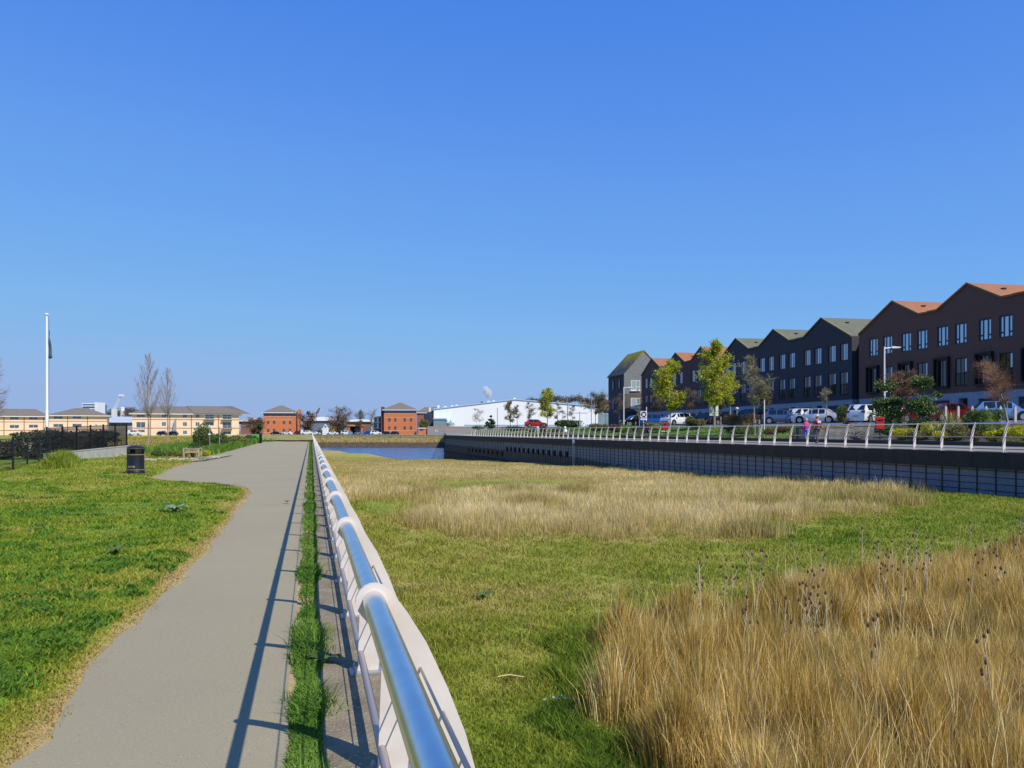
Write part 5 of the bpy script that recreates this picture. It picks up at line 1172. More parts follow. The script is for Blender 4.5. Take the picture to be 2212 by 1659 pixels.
# low walls and benches on the promenade
for px, q, wpx, hpx, lb, m_ in ((1438, 7.6, 18, 4, 'white flat stone bench beside the left red bin', WHITEP), (1370, 6.6, 40, 9, 'dark timber bench on the promenade below the end house', BARK), (1262, 6.4, 50, 7, 'low grey stone bench in front of the spreading tree', PLC), (1212, 6.3, 44, 8, 'long grey stone seat near the three standing people', PLC)):
    p_ = RP(px, q); s = p_.y / F; w_ = wpx * s; h_ = .48
    t = thing('bench', lb, 'bench', p_, R(-14)); MB().bx((-w_/2, -.25, h_ - .08), (w_/2, .25, h_)).build('seat', m_, t)
    for sx in (-.4, .4): MB().bx((sx * w_ - .12, -.2, -.1), (sx * w_ + .12, .2, h_ - .081)).build('leg', PLC, t)
# ================================================================ PEOPLE
def skin_obj(name, verts, edges, rad, m, parent, sub=2):
    me = bpy.data.meshes.new(name); me.from_pydata([tuple(v) for v in verts], edges, []); me.update(); me.materials.append(m)
    o = inst(name, me, parent); sk = o.modifiers.new('skin', 'SKIN'); sk.use_smooth_shade = True
    for i, r_ in enumerate(rad):
        rr = r_ if isinstance(r_, tuple) else (r_, r_)
        me.skin_vertices[0].data[i].radius = rr; me.skin_vertices[0].data[i].use_root = (i == 0)
    if sub: s_ = o.modifiers.new('sub', 'SUBSURF'); s_.levels = sub - 1; s_.render_levels = sub - 1
    return o
SKIN = mat('skin', (.55, .33, .24), .6)
def person(label, base, yaw, h=1.74, top=None, bottom=None, hair=None, hat=None, stride=.16, bend=.1, group=None, armf=0.0, patch=False, shoes=None):
    k = h / 1.75; t = thing('person', label, 'person', base, R(yaw), group)
    V = []; E_ = []; RA = []
    def av(x_, y_, z_, r_, par=None):
        V.append(Vector((x_, y_, z_)) * k); RA.append(tuple(a * k for a in r_) if isinstance(r_, tuple) else r_ * k)
        if par is not None: E_.append((par, len(V) - 1))
        return len(V) - 1
    pel = av(0, 0, .95, (.14, .10)); sp_ = av(0, -.01, 1.15, (.125, .09), pel); ch = av(0, 0, 1.34, (.15, .10), sp_); nk = av(0, .01, 1.47, .055, ch); hd = av(0, .02, 1.56, (.072, .085), nk); hc = av(0, .025, 1.64, (.078, .095), hd); ht = av(0, .015, 1.72, (.055, .065), hc); av(0, .125, 1.61, .014, hc)
    legs = []; arms = []
    for s_ in (-1, 1):
        f = s_ * stride
        hp = av(s_ * .09, 0, .90, .088, pel); kn = av(s_ * .10, f * .55 + .03, .50, .058, hp); an = av(s_ * .10, f, .09, .038, kn); to = av(s_ * .11, f + .15, .035, .032, an); legs.append((hp, kn, an, to))
        sh = av(s_ * .17, 0, 1.39, .058, ch); el = av(s_ * .235, -f * .35 - .02 + armf * .05, 1.12, .042, sh); wr = av(s_ * .225, -f * .8 + .09 + armf, .89, .027, el); pa = av(s_ * .22, -f * .85 + .11 + armf, .82, (.034, .018), wr); arms.append((sh, el, wr))
        for j, (dy, ln) in enumerate(((-.028, .062), (-.010, .078), (.010, .084), (.028, .074))):
            a = av(s_ * .222, -f * .85 + .11 + armf + dy, .77, .009, pa); b_ = av(s_ * .214, -f * .85 + .115 + armf + dy * 1.1, .77 - ln * .55, .008, a); av(s_ * .20, -f * .85 + .125 + armf + dy, .77 - ln * .95, .007, b_)
        a = av(s_ * .205, -f * .85 + .15 + armf, .80, .010, pa); av(s_ * .20, -f * .85 + .165 + armf, .765, .009, a)
    skin_obj('body', V, E_, RA, SKIN, t, 2)
    # jacket
    jv, je, jr = [], [], []
    def jj(p_, r_, par=None):
        jv.append(p_); jr.append(r_); 
        if par is not None: je.append((par, len(jv) - 1))
        return len(jv) - 1
    K = lambda *a: tuple(x_ * k for x_ in a)
    a0 = jj(V[pel] + Vector((0, 0, -.10 * k)), K(.185, .135)); a1 = jj(V[sp_], K(.175, .125), a0); a2 = jj(V[ch], K(.185, .125), a1); a3 = jj(V[nk] + Vector((0, 0, -.02 * k)), K(.07, .07), a2)
    for sh, el, wr in arms: s1 = jj(V[sh], K(.075, .075), a2); s2 = jj(V[el], K(.06, .06), s1); jj(V[wr] + Vector((0, 0, .03 * k)), K(.045, .045), s2)
    jk = skin_obj('jacket', jv, je, jr, top, t, 2)
    tv, te, tr_ = [], [], []
    tv.append(V[pel] + Vector((0, 0, .03))); tr_.append(K(.15, .11))
    for hp, kn, an, to in legs:
        n0 = len(tv); tv += [V[hp], V[kn], V[an] + Vector((0, 0, .02))]; tr_ += [K(.105, .105), K(.072, .075), K(.058, .062)]; te += [(0, n0), (n0, n0 + 1), (n0 + 1, n0 + 2)]
    skin_obj('trousers', tv, te, tr_, bottom, t, 2)
    for hp, kn, an, to in legs: skin_obj('shoe', [V[an] + Vector((0, -.03, -.04)), V[an] + Vector((0, .05, -.05)), V[to] + Vector((0, .02, -.002))], [(0, 1), (1, 2)], [.045, .045, .032], shoes or BLACKP, t, 2)
    hb = MB(); c = V[hc]
    if hair:
        hb.lathe([(.02, .115), (.07, .10), (.098, .05), (.105, -.01), (.10, -.06), (.085, -.10)], (c.x, c.y - .018, c.z), 14); hb.build('hair', hair, t, True)
    for s_ in (-1, 1): MB().lathe([(.004, 0), (.012, .005), (.004, .012)], (c.x + s_ * .032, c.y + .083, c.z + .005), 8, 'y').build('eye', BLACKP, t)
    if hat:
        b = MB().lathe([(.17, .045), (.165, .055), (.10, .065), (.095, .13), (.08, .16), (.02, .165)], (c.x, c.y, c.z), 20); b.build('hat', hat, t, True)
    if patch:
        b = MB(); b.bx((-.11 * k, -.19 * k, 1.26 * k), (.11 * k, -.135 * k, 1.40 * k)); pt = b.build('back_print', WHITEP, t)
        b = MB(); b.bx((-.07 * k, -.194 * k, 1.29 * k), (.06 * k, -.1905 * k, 1.32 * k)); b.prism([(-.05 * k, 1.32 * k), (.03 * k, 1.32 * k), (0, 1.36 * k)], 'y', -.194 * k, -.1905 * k); b.build('print_mark', mat('dark_mark', '5A5A60'), pt)
    return t
def cloth(n, c): return mat('cloth_' + n, c, .9, col2=tuple(v * .8 for v in lin(c)[:3]), scale=9)
p_ = G(1765.5, 957.5, .84); person('person in red jacket with white back print and straw hat, walking on the promenade', p_, 18, 1.74, cloth('red', '9A1E22'), cloth('grey_trouser', '4A4A54'), mat('hair_grey', '8A8278'), mat('straw', 'DCCFA4', .8, col2='C2B384', scale=30), patch=True, group='couple walking on the promenade')
p_ = G(1741.5, 955.5, .85); person('person in a bright pink jacket and blue jeans beside the one in red', p_, 10, 1.60, cloth('pink', 'D8269C'), cloth('jeans', '3E6CB0'), mat('hair_fair', 'C09A66'), stride=.12, group='couple walking on the promenade')
for px, q, hh_, a_, b_, lb, yw in ((1161.6, 4.3, 1.66, 'C4CCD2', 'C8CCD0', 'standing person in pale grey clothes by the far railing in front of the red hatchback', 60), (1170.5, 4.9, 1.6, '141420', '3A2030', 'standing person in a dark jacket between the pale grey one and the tallest one', 150), (1176, 4.4, 1.8, '2A2A30', '4A1A28', 'taller standing person in dark top and maroon trousers by the far railing', 190),
                                   (1398, 4.6, 1.68, '4A2430', '1E2438', 'person in a maroon top and dark trousers near the left red bin', 160)):
    person(lb, RP(px, q), yw, hh_, cloth(lb[:16] + str(px), a_), cloth('t' + str(px), b_), mat('hair_dark', '2A201A'), stride=.06, group='people standing by the far railing' if px < 1200 else None)
p_ = RP(1220.7, 6.2); t = thing('bag', 'small white sack standing by the grey stone seat', 'bag', p_)
b = MB().lathe([(.22, 0), (.30, .12), (.26, .34), (.12, .45), (.18, .56), (.17, .72), (.06, .82)], (0, 0, .42), 12); b.build('sack', WHITEP, t, True); MB().tube([(0, 0, .86), (.03, 0, .90)], .13, 8).build('tie', GREYM, t)
MB().lathe([(.3, 0), (.3, .42)], (0, 0, 0), 12).build('plinth', PLC, t)

# ================================================================ LEFT BANK THINGS
# litter bin
t = thing('litter_bin', 'black round litter bin with gold rings standing on the left lawn', 'bin', G(284.5, 1027, .0) + Vector((0, .3, 0.03)), 0)
MB().lathe([(.335, 0), (.34, .02), (.315, .12), (.30, .16), (.295, .72)], (0, 0, 0), 32).build('body', BLACKP, t, True)
# hooded top with four openings
b = MB(); N_ = 48
for i in range(N_):
    a0, a1 = 2 * math.pi * i / N_, 2 * math.pi * (i + 1) / N_; am = (a0 + a1) / 2
    op = abs(((am + math.pi / 4) % (math.pi / 2)) - math.pi / 4) < .42
    segs = [(.722, .775), (.895, .945)] if op else [(.722, .945)]
    for z0, z1 in segs:
        vs = []
        for r_ in (.295, .275):
            for z_ in (z0, z1):
                for a in (a0, a1): vs.append((r_ * math.cos(a), r_ * math.sin(a), z_))
        b.add(vs, [(0, 1, 3, 2), (4, 6, 7, 5), (2, 3, 7, 6), (0, 4, 5, 1), (0, 2, 6, 4), (1, 5, 7, 3)])
b.build('hood', BLACKP, t)
MB().lathe([(.305, 0), (.30, .03), (.22, .075), (.10, .10), (.01, .108)], (0, 0, .946), 32).build('lid', BLACKP, t, True)
GOLD = mat('gold_band', 'B8A06A', .4, .4)
for z_ in (.155, .70, .935): MB().lathe([(.298, 0), (.304, .006), (.304, .016), (.298, .022)], (0, 0, z_), 32).build('band', GOLD, t, True)
lbm = MB()
for i in range(8):
    a0, a1 = R(-118 + i * 6), R(-112 + i * 6); vs = [(.306 * math.cos(a0), .306 * math.sin(a0), .25), (.306 * math.cos(a1), .306 * math.sin(a1), .25), (.306 * math.cos(a1), .306 * math.sin(a1), .31), (.306 * math.cos(a0), .306 * math.sin(a0), .31)]
    lbm.add(vs, [(0, 1, 2, 3)])
lb_ = lbm.build('label_strip', GOLD, t)
tx = bpy.data.curves.new('lettering', 'FONT'); tx.body = 'LITTER'; tx.size = .055; tx.align_x = 'CENTER'; tx.extrude = .002; tx.materials.append(BLACKP)
t0_ = bpy.data.objects.new('lettering_curve', tx); COL.objects.link(t0_); bpy.context.view_layer.update(); me_ = bpy.data.meshes.new_from_object(t0_.evaluated_get(bpy.context.evaluated_depsgraph_get())); bpy.data.objects.remove(t0_); to = inst('lettering', me_, lb_); to.location = (.309 * math.cos(R(-94)), .309 * math.sin(R(-94)) - .004, .262); to.rotation_euler = (R(90), 0, R(-4))
# flagpole
p_ = G(101.5, 990); Zp = p_.y; t = thing('flagpole', 'tall white flagpole with a limp dark flag by the retaining wall', 'flagpole', p_)
hp = zat(680, Zp)
MB().tube([(0, 0, 0), (0, 0, hp * .33), (0, 0, hp * .34), (-.02, 0, hp)], [.10, .095, .075, .06], 14).build('pole', WHITEP, t, True)
MB().lathe([(.12, 0), (.12, .05), (.05, .09)], (-.02, 0, hp), 12).build('cap', WHITEP, t)
MB().tube([(.11, 0, hp - .1), (.12, 0, hp * .6), (.10, 0, .6)], .008, 5).build('halyard', BLACKM, t)
fb = MB(); za, zb = zat(713, Zp), zat(774, Zp); rows = 10
for i in range(rows + 1):
    f = i / rows; z_ = za + (zb - za) * f; w_ = .05 + .20 * f ** 1.4
    fb.v += [(.10, .02 * math.sin(i), z_), (.10 + w_ * .5, .07 * math.sin(i * 1.1 + 1), z_ - .03), (.10 + w_, -.04 * math.sin(i * .8), z_ - .06 * math.sin(i))]
for i in range(rows):
    for j in range(2): a = i * 3 + j; fb.f.append((a, a + 1, a + 4, a + 3))
o = fb.build('flag', cloth('flag', '4E5A66'), t, True); o.modifiers.new('thick', 'SOLIDIFY').thickness = .012
# retaining wall + mesh fence + hedge behind
t = thing('retaining_wall', 'low pale concrete retaining wall rising to the right behind the bin', 'wall')
b = MB(); ya, yb, xa = 41.5, 50.2, -23.9
b.add([(xa, ya, -.2), (xa + .02, ya, -.2), (xa + .35, yb, -.2), (xa, yb, -.2)], [])
vs = [(xa, ya, -.2), (xa - .3, ya, -.2), (xa - .3, yb, -.2), (xa, yb, -.2), (xa, ya, .40), (xa - .3, ya, .40), (xa - .3, yb, .66), (xa, yb, .66)]
b.v = []; b.add(vs, [(0, 1, 2, 3), (4, 7, 6, 5), (0, 3, 7, 4), (1, 5, 6, 2), (0, 4, 5, 1), (3, 2, 6, 7)]); b.build('wall_face', CONCL, t)
b = MB(); vs = [(xa + .02, ya - .02, .403), (xa - .32, ya - .02, .403), (xa - .32, yb, .663), (xa + .02, yb, .663), (xa + .02, ya - .02, .44), (xa - .32, ya - .02, .44), (xa - .32, yb, .70), (xa + .02, yb, .70)]
b.add(vs, [(0, 1, 2, 3), (4, 7, 6, 5), (0, 3, 7, 4), (1, 5, 6, 2), (0, 4, 5, 1), (3, 2, 6, 7)]); b.build('coping', CONCL, t)
def mesh_fence(label, a, c, za, zc, ht, step=.09, postn=5, bar=.014):
    t = thing('mesh_fence', label, 'fence', (0, 0, 0)); A_, C_ = Vector(a), Vector(c); L_ = (C_ - A_).length; n_ = int(L_ / step); pb = MB()
    ang = math.atan2(C_.y - A_.y, C_.x - A_.x)
    for i in range(n_):
        f = i / n_; p_ = A_.lerp(C_, f); z0 = za + (zc - za) * f; pb.box((p_.x, p_.y, z0 + ht / 2), (bar, bar, ht), ang)
    for j in range(5):
        f = .03 + .94 * j / 4; p0 = Vector((A_.x, A_.y, za + ht * f)); p1 = Vector((C_.x, C_.y, zc + ht * f)); pb.tube([p0, p1], .012, 4)
    pb.build('mesh_panel', BLACKM, t)
    for j in range(postn):
        f = j / (postn - 1); p_ = A_.lerp(C_, f); q_ = MB(); q_.box((p_.x, p_.y, za + (zc - za) * f + ht / 2), (.07, .07, ht + .1), ang); q_.build('post', BLACKM, t)
    return t
mesh_fence('black mesh fence on the pale retaining wall behind the bin', (xa - .15, ya + .05), (xa - .15, yb - .05), .44, .70, 1.33, .07, 7)
mesh_fence('black mesh fence running down to the left from the flagpole', (-23.7, 41.2), (-19.0, 29.6), .0, -.05, 1.36, .20, 5, .007)
t = bush('hedge', 'dark ivy covered hedge behind the mesh fence and retaining wall', 'hedge', (-25.3, 46.2, 0), 1.7, 9.6, 1.64, LEAF_K, 16000, .06, 1.0)
for i, (x_, y_, sx, sy, sz_, m_, lb) in enumerate(((-27.0, 42.2, 3, 3, 1.3, LEAF_K, 'dark bramble mass behind the flagpole'), (-25.6, 38.2, 2.6, 3.0, 1.1, LEAF_D, 'dark green shrub behind the left mesh fence'), (-24.2, 35.2, 2.2, 2.6, .9, LEAF_B, 'brown shrub behind the left mesh fence'), (-22.6, 31.8, 2.2, 2.4, .75, LEAF_K, 'dark low shrub at the left edge of the photo'), (-31, 45, 4, 3, 1.45, LEAF_D, 'tall green brown bush at the left edge behind the pale low wall'))):
    bush('bush', lb, 'bush', (x_, y_, 0), sx, sy, sz_, m_, 5000, .06)
t = thing('low_wall', 'pale low wall glimpsed through the mesh fence at the left edge', 'wall', (-33, 52, 0)); MB().bx((-9, 0, 0), (6.0, .3, .62)).build('wall_face', CONCL, t); MB().bx((-9, -.03, .623), (6.0, .33, .70)).build('coping', CONCL, t)
# tall tussocks of rough grass by wall end
n = 5200; cx = np.array([-21.5, -19.0, -20.6, -22.6]); cy = np.array([38.5, 33.5, 36.5, 40.6]); i = rng.integers(0, 4, n); rr_ = rng.normal(0, .32, (n, 2))
stuff(blades('tussock_grass', np.stack([cx[i] + rr_[:, 0], cy[i] + rr_[:, 1], np.full(n, .05)], 1), rng.uniform(.2, .75, n) * np.exp(-(rr_ ** 2).sum(1) * 2), np.full(n, .03), rng.uniform(.2, .7, n), LAWNB, rng.uniform(.15, .65, n)))
# dandelion and plantain clumps in the lawn
for j, (px, py) in enumerate(((220, 1275), (760, 1310))): pass
# poplars
def ltree(label, px, py, top, bot, wpx, **kw):
    p_ = G(px, py); return tree(kw.pop('name', 'poplar_tree'), label, p_, zat(top, p_.y), zat(bot, p_.y), wpx * p_.y / F, **kw)
ltree('taller bare poplar left of its neighbour, in front of the cream offices', 320, 966, 750, 896, 64, leaves=0, twigs=1100, shape='column', twigm=TWIGP, bark=BARKL, sprd=.45, tr=.10, tws=.6, group='two bare poplars')
ltree('shorter bare poplar right of its neighbour, in front of the cream offices', 362, 961, 783, 896, 50, leaves=0, twigs=900, shape='column', twigm=TWIGP, bark=BARKL, sprd=.45, tr=.10, tws=.6, group='two bare poplars')
ltree('wispy bare tree cut by the left edge of the photo', -16, 975, 752, 900, 62, name='tree', leaves=0, twigs=500, shape='oval', twigm=TWIGP)
# shrubs round the end of the branch path
def lbush(name, label, px, py, wpx, hpx, m_, dy=1.2, **kw):
    p_ = G(px, py); s = p_.y / F; return bush(name, label, 'bush', p_, wpx * s, dy, hpx * s, m_, **kw)
lbush('bush', 'large blue green bush between the offices and the path', 437, 976, 44, 62, LEAF_M, dy=2.2, n=6000, leaf=.06)
lbush('bush', 'dark lower bush at the left foot of the blue green bush', 424, 980, 30, 26, LEAF_D, dy=1.5, n=2600, leaf=.05)
lbush('bush', 'brown dry shrub in front of the blue green bush', 442, 981, 26, 20, LEAF_O, n=1800, leaf=.04)
lbush('bush', 'tall leafy green shrub right of the blue green bush', 474, 972, 38, 40, LEAF_M, dy=2, n=4000, leaf=.07)
lbush('bush', 'low green bush on the bank right of the tall shrub', 508, 966, 46, 26, LEAF_O, dy=3, n=3500, leaf=.09)
lbush('bush', 'dark green bush at the end of the bank near the black post', 541, 958, 30, 18, LEAF_D, dy=3, n=2500, leaf=.1)
lbush('bush', 'round clipped yellow green bush right of the wooden bench', 442, 988, 22, 18, LEAF_YG, n=1800, leaf=.035)
lbush('bush', 'rusty brown spiky shrub growing in front of the wooden bench', 417, 990, 14, 26, LEAF_R, dy=.4, n=1400, leaf=.035)
lbush('bush', 'wide low green shrub left of the wooden bench', 350, 988, 56, 15, LEAF_M, n=3200, leaf=.04)
lbush('bush', 'low olive shrub between the bench and the wide green shrub', 385, 988, 34, 13, LEAF_O, n=1800, leaf=.04)
lbush('bush', 'pale low plant on the gravel in front of the bench', 446, 994, 34, 8, mat('pale_leaf', (.32, .33, .22), .8, rnd=.3), n=1500, leaf=.03)
n = 26000; bx0 = [(G(430, 985), G(570, 955))]; f = rng.uniform(0, 1, n) ** .7; A_, C_ = G(440, 988), G(562, 957)
x = A_.x + (C_.x - A_.x) * f - np.abs(rng.normal(0, 2.4, n)) - .4; y = A_.y + (C_.y - A_.y) * f + rng.uniform(-2, 6, n) * (.5 + f)
k = ~inside(x, y, PATH2); x, y = x[k], y[k]
stuff(blades('bank_grass', np.stack([x, y, np.zeros(len(x))], 1), rng.uniform(.1, .5, len(x)) * (1 + y / 150), .02 + .0006 * y, rng.uniform(.2, .8, len(x)), STRIPB, np.clip(rng.normal(.3, .15, len(x)), 0, 1)))
n = 30000; y = 48 * (190 / 48) ** rng.uniform(0, 1, n); x = (rng.uniform(150, 560, n) - CX) / F * y; k = ~inside(x, y, PATH2) & (pathdist(x, y) > .5); x, y = x[k], y[k]
stuff(blades('meadow_grass', np.stack([x, y, np.zeros(len(x))], 1), rng.uniform(.06, .2, len(x)) * (1 + y / 200), .03 + .0008 * y, rng.uniform(.2, .8, len(x)), LAWNB, np.clip(rng.normal(.66, .12, len(x)) + .12 * wob(x, y, .12, 4), 0, 1)))
# wooden bench
p_ = G(416, 991); t = thing('bench', 'weathered wooden slatted bench beside the gravel, behind a brown shrub', 'bench', p_, R(6)); WD = mat('bench_wood', 'B8A888', .85, col2='8F8068', scale=5, stretch=(4, 1, 1))
for sx in (-.42, .42):
    MB().box((sx, -.25, .30), (.07, .07, .6)).build('leg', WD, t); MB().box((sx, .25, .32), (.07, .07, .64)).build('leg', WD, t)
    b = MB(); b.box((sx, 0, .585), (.085, .6, .04)); b.box((sx, 0, .22), (.05, .43, .05)); b.build('armrest', WD, t)
b = MB()
for i in range(5): b.box((0, -.2 + i * .1, .36), (.77, .085, .03))
b.build('seat', WD, t)
b = MB()
for zz in (.42, .56): b.box((0, .25, zz), (.77, .035, .05))
for i in range(7): b.box((-.33 + i * .11, .25, .49), (.04, .025, .09))
b.build('backrest', WD, t)
# gravel and stones at the path edge
gp = [G(x_, y_) for x_, y_ in ((305, 1000), (340, 1001), (400, 999), (440, 996.5), (470, 991), (505, 984), (480, 984), (450, 988), (400, 991), (340, 992), (300, 993))]
struct(flat_poly('gravel', [Vector((v.x, v.y, .055)) for v in gp], mat('gravel', 'B4A890', .95, col2='8A7E68', scale=7, detail=9, contrast=1.2, bump=.8)))
STN = mat('pale_stone', 'BDB3A0', .9, col2='8F8674', scale=6, bump=.4)
for j in range(16):
    px = 310 + j * 10.5 + random.uniform(-3, 3); p_ = G(px, 997.5 - j * .35 + random.uniform(-2, 2)); p_.z = .05; bm = bmesh.new(); bmesh.ops.create_icosphere(bm, subdivisions=2, radius=random.uniform(.10, .2))
    for v in bm.verts: v.co += v.co.normalized() * random.uniform(-.03, .03); v.co.z *= .6
    me = bpy.data.meshes.new('stone'); bm.to_mesh(me); bm.free(); me.materials.append(STN)
    o = inst('stone', me, None, p_); tag(o, 'pale edging stone by the gravel near the wooden bench, %s of sixteen from left' % ['first', 'second', 'third', 'fourth', 'fifth', 'sixth', 'seventh', 'eighth', 'ninth', 'tenth', 'eleventh', 'twelfth', 'thirteenth', 'fourteenth', 'fifteenth', 'last'][j], 'stone', 'stones edging the gravel')
# thin posts
p_ = G(453, 980); t = thing('pole', 'thin grey pole with a curved top in front of the blue green bush', 'pole', p_); h = zat(919, p_.y)
MB().tube([(0, 0, 0), (0, 0, h - .1), (-.06, 0, h), (-.18, 0, h)], .025, 6).build('shaft', GREYM, t); MB().box((0, -.03, zat(938, p_.y)), (.16, .03, .1)).build('tag', WHITEP, t)
p_ = G(474, 974); t = thing('stake', 'grey stake standing in the tall leafy shrub', 'stake', p_); MB().tube([(0, 0, 0), (0, 0, 1.9)], .04, 6).build('shaft', GREYM, t); MB().box((0, 0, 1.2), (.1, .1, .05)).build('strap', BLACKM, t)
p_ = G(563, 957.5); t = thing('bollard', 'black square bollard at the left end of the path', 'bollard', p_); MB().box((0, 0, .62), (.30, .30, 1.24)).build('shaft', BLACKM, t); MB().prism([(-.15, 1.243), (.15, 1.243), (0, 1.32)], 'y', -.15, .15).build('cap', BLACKM, t)
p_ = G(552, 955); t = thing('cabinet', 'small bright green box behind the black bollard', 'cabinet', p_); MB().bx((-.45, -.2, 0), (.45, .2, 1.18)).build('body', mat('bright_green', '5AAA4A', .5), t); MB().bx((-.48, -.23, 1.183), (.48, .23, 1.24)).build('lid', BLACKM, t)
p_ = G(577, 953.5); t = thing('slab', 'white stone slab at the foot of the end wall', 'slab', p_); MB().prism([(-.5, 0), (.5, 0), (.45, .12), (-.4, .16)], 'y', -.3, .3).build('stone', WHITEP, t)
# bits on the lawn and marsh: litter and dead stems
for j, (px, py, lb) in enumerate(((1100, 1466, 'pale dead reed stem lying on the marsh turf'), (800, 1290, None))):
    if lb:
        p_ = G(px, py, -.98); o = MB().tube([p_ + Vector((-.12, 0, .02)), p_ + Vector((0, .02, .035)), p_ + Vector((.16, -.01, .02))], .008, 5).build('reed_stem', mat('dead_stem', 'C8B890', .9), None); tag(o, lb, 'stem')
p_ = G(1210, 1514, -.98); st_ = MB()
for i in range(14): st_.box((p_.x + random.gauss(0, .07), p_.y + random.gauss(0, .05), p_.z + .02), (.03, .015, .01), random.random() * 3)
o = st_.build('shell_fragments', mat('grey_shell', 'B8B8B4', .7)); o['label'] = 'small scatter of grey white shell pieces on the marsh turf'; o['category'] = 'shells'; o['kind'] = 'stuff'
# broad leaved rosettes
def rosette(label, p_, s_, m_, n=9):
    t = thing('dock_plant', label, 'plant', p_); b = MB()
    for i in range(n):
        a = i / n * 6.28 + random.uniform(-.3, .3); l = s_ * random.uniform(.7, 1.1); d_ = Vector((math.cos(a), math.sin(a), 0)); sd = Vector((-d_.y, d_.x, 0)) * l * .18
        vs = []
        for f, ww, z_ in ((0, .2, 0), (.35, 1, .35), (.75, .9, .45), (1, .1, .3)): c = d_ * l * f + Vector((0, 0, z_ * l)); vs += [c - sd * ww, c + sd * ww]
        b.add(vs, [(0, 1, 3, 2), (2, 3, 5, 4), (4, 5, 7, 6)])
    b.build('leaves', m_, t)
for j, (px, py, z_, s_, lb) in enumerate(((378, 1106, .05, .28, 'grey green broad leaved rosette in the middle of the left lawn'), (250, 1195, .05, .2, 'small leafy rosette low in the left lawn'), (700, 1432, 0, .13, 'broad leaved weed in the grass strip beside the kerb'), (1043, 1291, -.98, .2, 'dark green clump on the marsh turf below the railing'), (868, 1277, -.98, .16, 'leafy clump close to the railing on the marsh turf'), (620, 1085, .03, .1, 'small weed beside the path edge'))):
    rosette(lb, G(px, py, z_), s_, LEAF_M if j else mat('grey_leaf', (.16, .22, .12), .6, rnd=.2))

# ================================================================ TEASELS
def teasel_variant(seed):
    rd = random.Random(seed); st = MB(); heads = []; h = 1.0
    lean = Vector((rd.uniform(-.12, .12), rd.uniform(-.08, .08), 0)); top = Vector((0, 0, h)) + lean
    st.tube([(0, 0, 0), lean * .4 + Vector((0, 0, h * .5)), top], [.008, .006, .004], 5); heads.append(top)
    for i in range(rd.randint(2, 6)):
        f = rd.uniform(.6, .9); p0 = lean * f + Vector((0, 0, h * f)); a = rd.uniform(0, 6.28); l = rd.uniform(.04, .12); p1 = p0 + Vector((math.cos(a) * l, math.sin(a) * l, l * 1.2)); st.tube([p0, p0.lerp(p1, .5) + Vector((math.cos(a) * l * .2, 0, -.01)), p1], [.004, .003, .003], 4); heads.append(p1)
    return st.mesh('stem', mat('teasel_stem', 'B8A684', .9)), heads
HB = MB()
prof = [(.003, 0), (.009, .006), (.0125, .018), (.010, .030), (.003, .042)]; HB.lathe(prof, (0, 0, 0), 10)
for i in range(14): a = i * 2.4; z_ = .004 + i * .0024; HB.tube([(.009 * math.cos(a), .009 * math.sin(a), z_), (.018 * math.cos(a), .018 * math.sin(a), z_ + .004)], .0009, 3)
HM = HB.mesh('seed_head', mat('teasel_head', '54402F', .9))
TV = [teasel_variant(s_) for s_ in range(6)]
tz = [(597, 290), (612, 345), (700, 280), (735, 325), (808, 230), (862, 240), (845, 475), (990, 470), (1085, 190), (1165, 235), (1197, 345), (1240, 470), (1400, 130), (1487, 200), (1505, 260), (1560, 200), (1608, 160), (1640, 225), (1705, 180), (1925, 265), (2005, 190), (2085, 190), (2065, 270), (1665, 80), (2080, 685), (1518, 600), (1100, 345), (1945, 95), (2180, 40), (2150, 130), (1130, 462), (1725, 260), (1580, 290), (1140, 420)]
tz.sort()
ORD = 'leftmost,second,third,fourth,fifth,sixth,seventh,eighth,ninth,tenth,eleventh,twelfth,thirteenth,fourteenth,fifteenth,sixteenth,seventeenth,eighteenth,nineteenth,twentieth,twenty first,twenty second,twenty third,twenty fourth,twenty fifth,twenty sixth,twenty seventh,twenty eighth,twenty ninth,thirtieth,thirty first,thirty second,thirty third,rightmost'.split(',')
for i, (zx, zy) in enumerate(tz):
    px, py = 1260.4 + .4302 * zx, 1088.5 + .4302 * zy; hh_ = random.uniform(.88, 1.12); Z = (EYE + 1.0 - hh_) * F / (py - HY); X = (px - CX) / F * Z
    t = thing('teasel', 'dead teasel with dark seed heads above the brown reeds, %s counted from the left' % (ORD[i] if i < len(ORD) else 'last'), 'teasel', (X, Z, -1.0), random.uniform(0, 6), 'dead teasels in the reeds')
    sm, heads = TV[i % 6]; o = inst('stem', sm, t); o.scale = (1, 1, hh_)
    for hpt in heads: inst('seed_head', HM, t, (hpt.x, hpt.y, hpt.z * hh_))

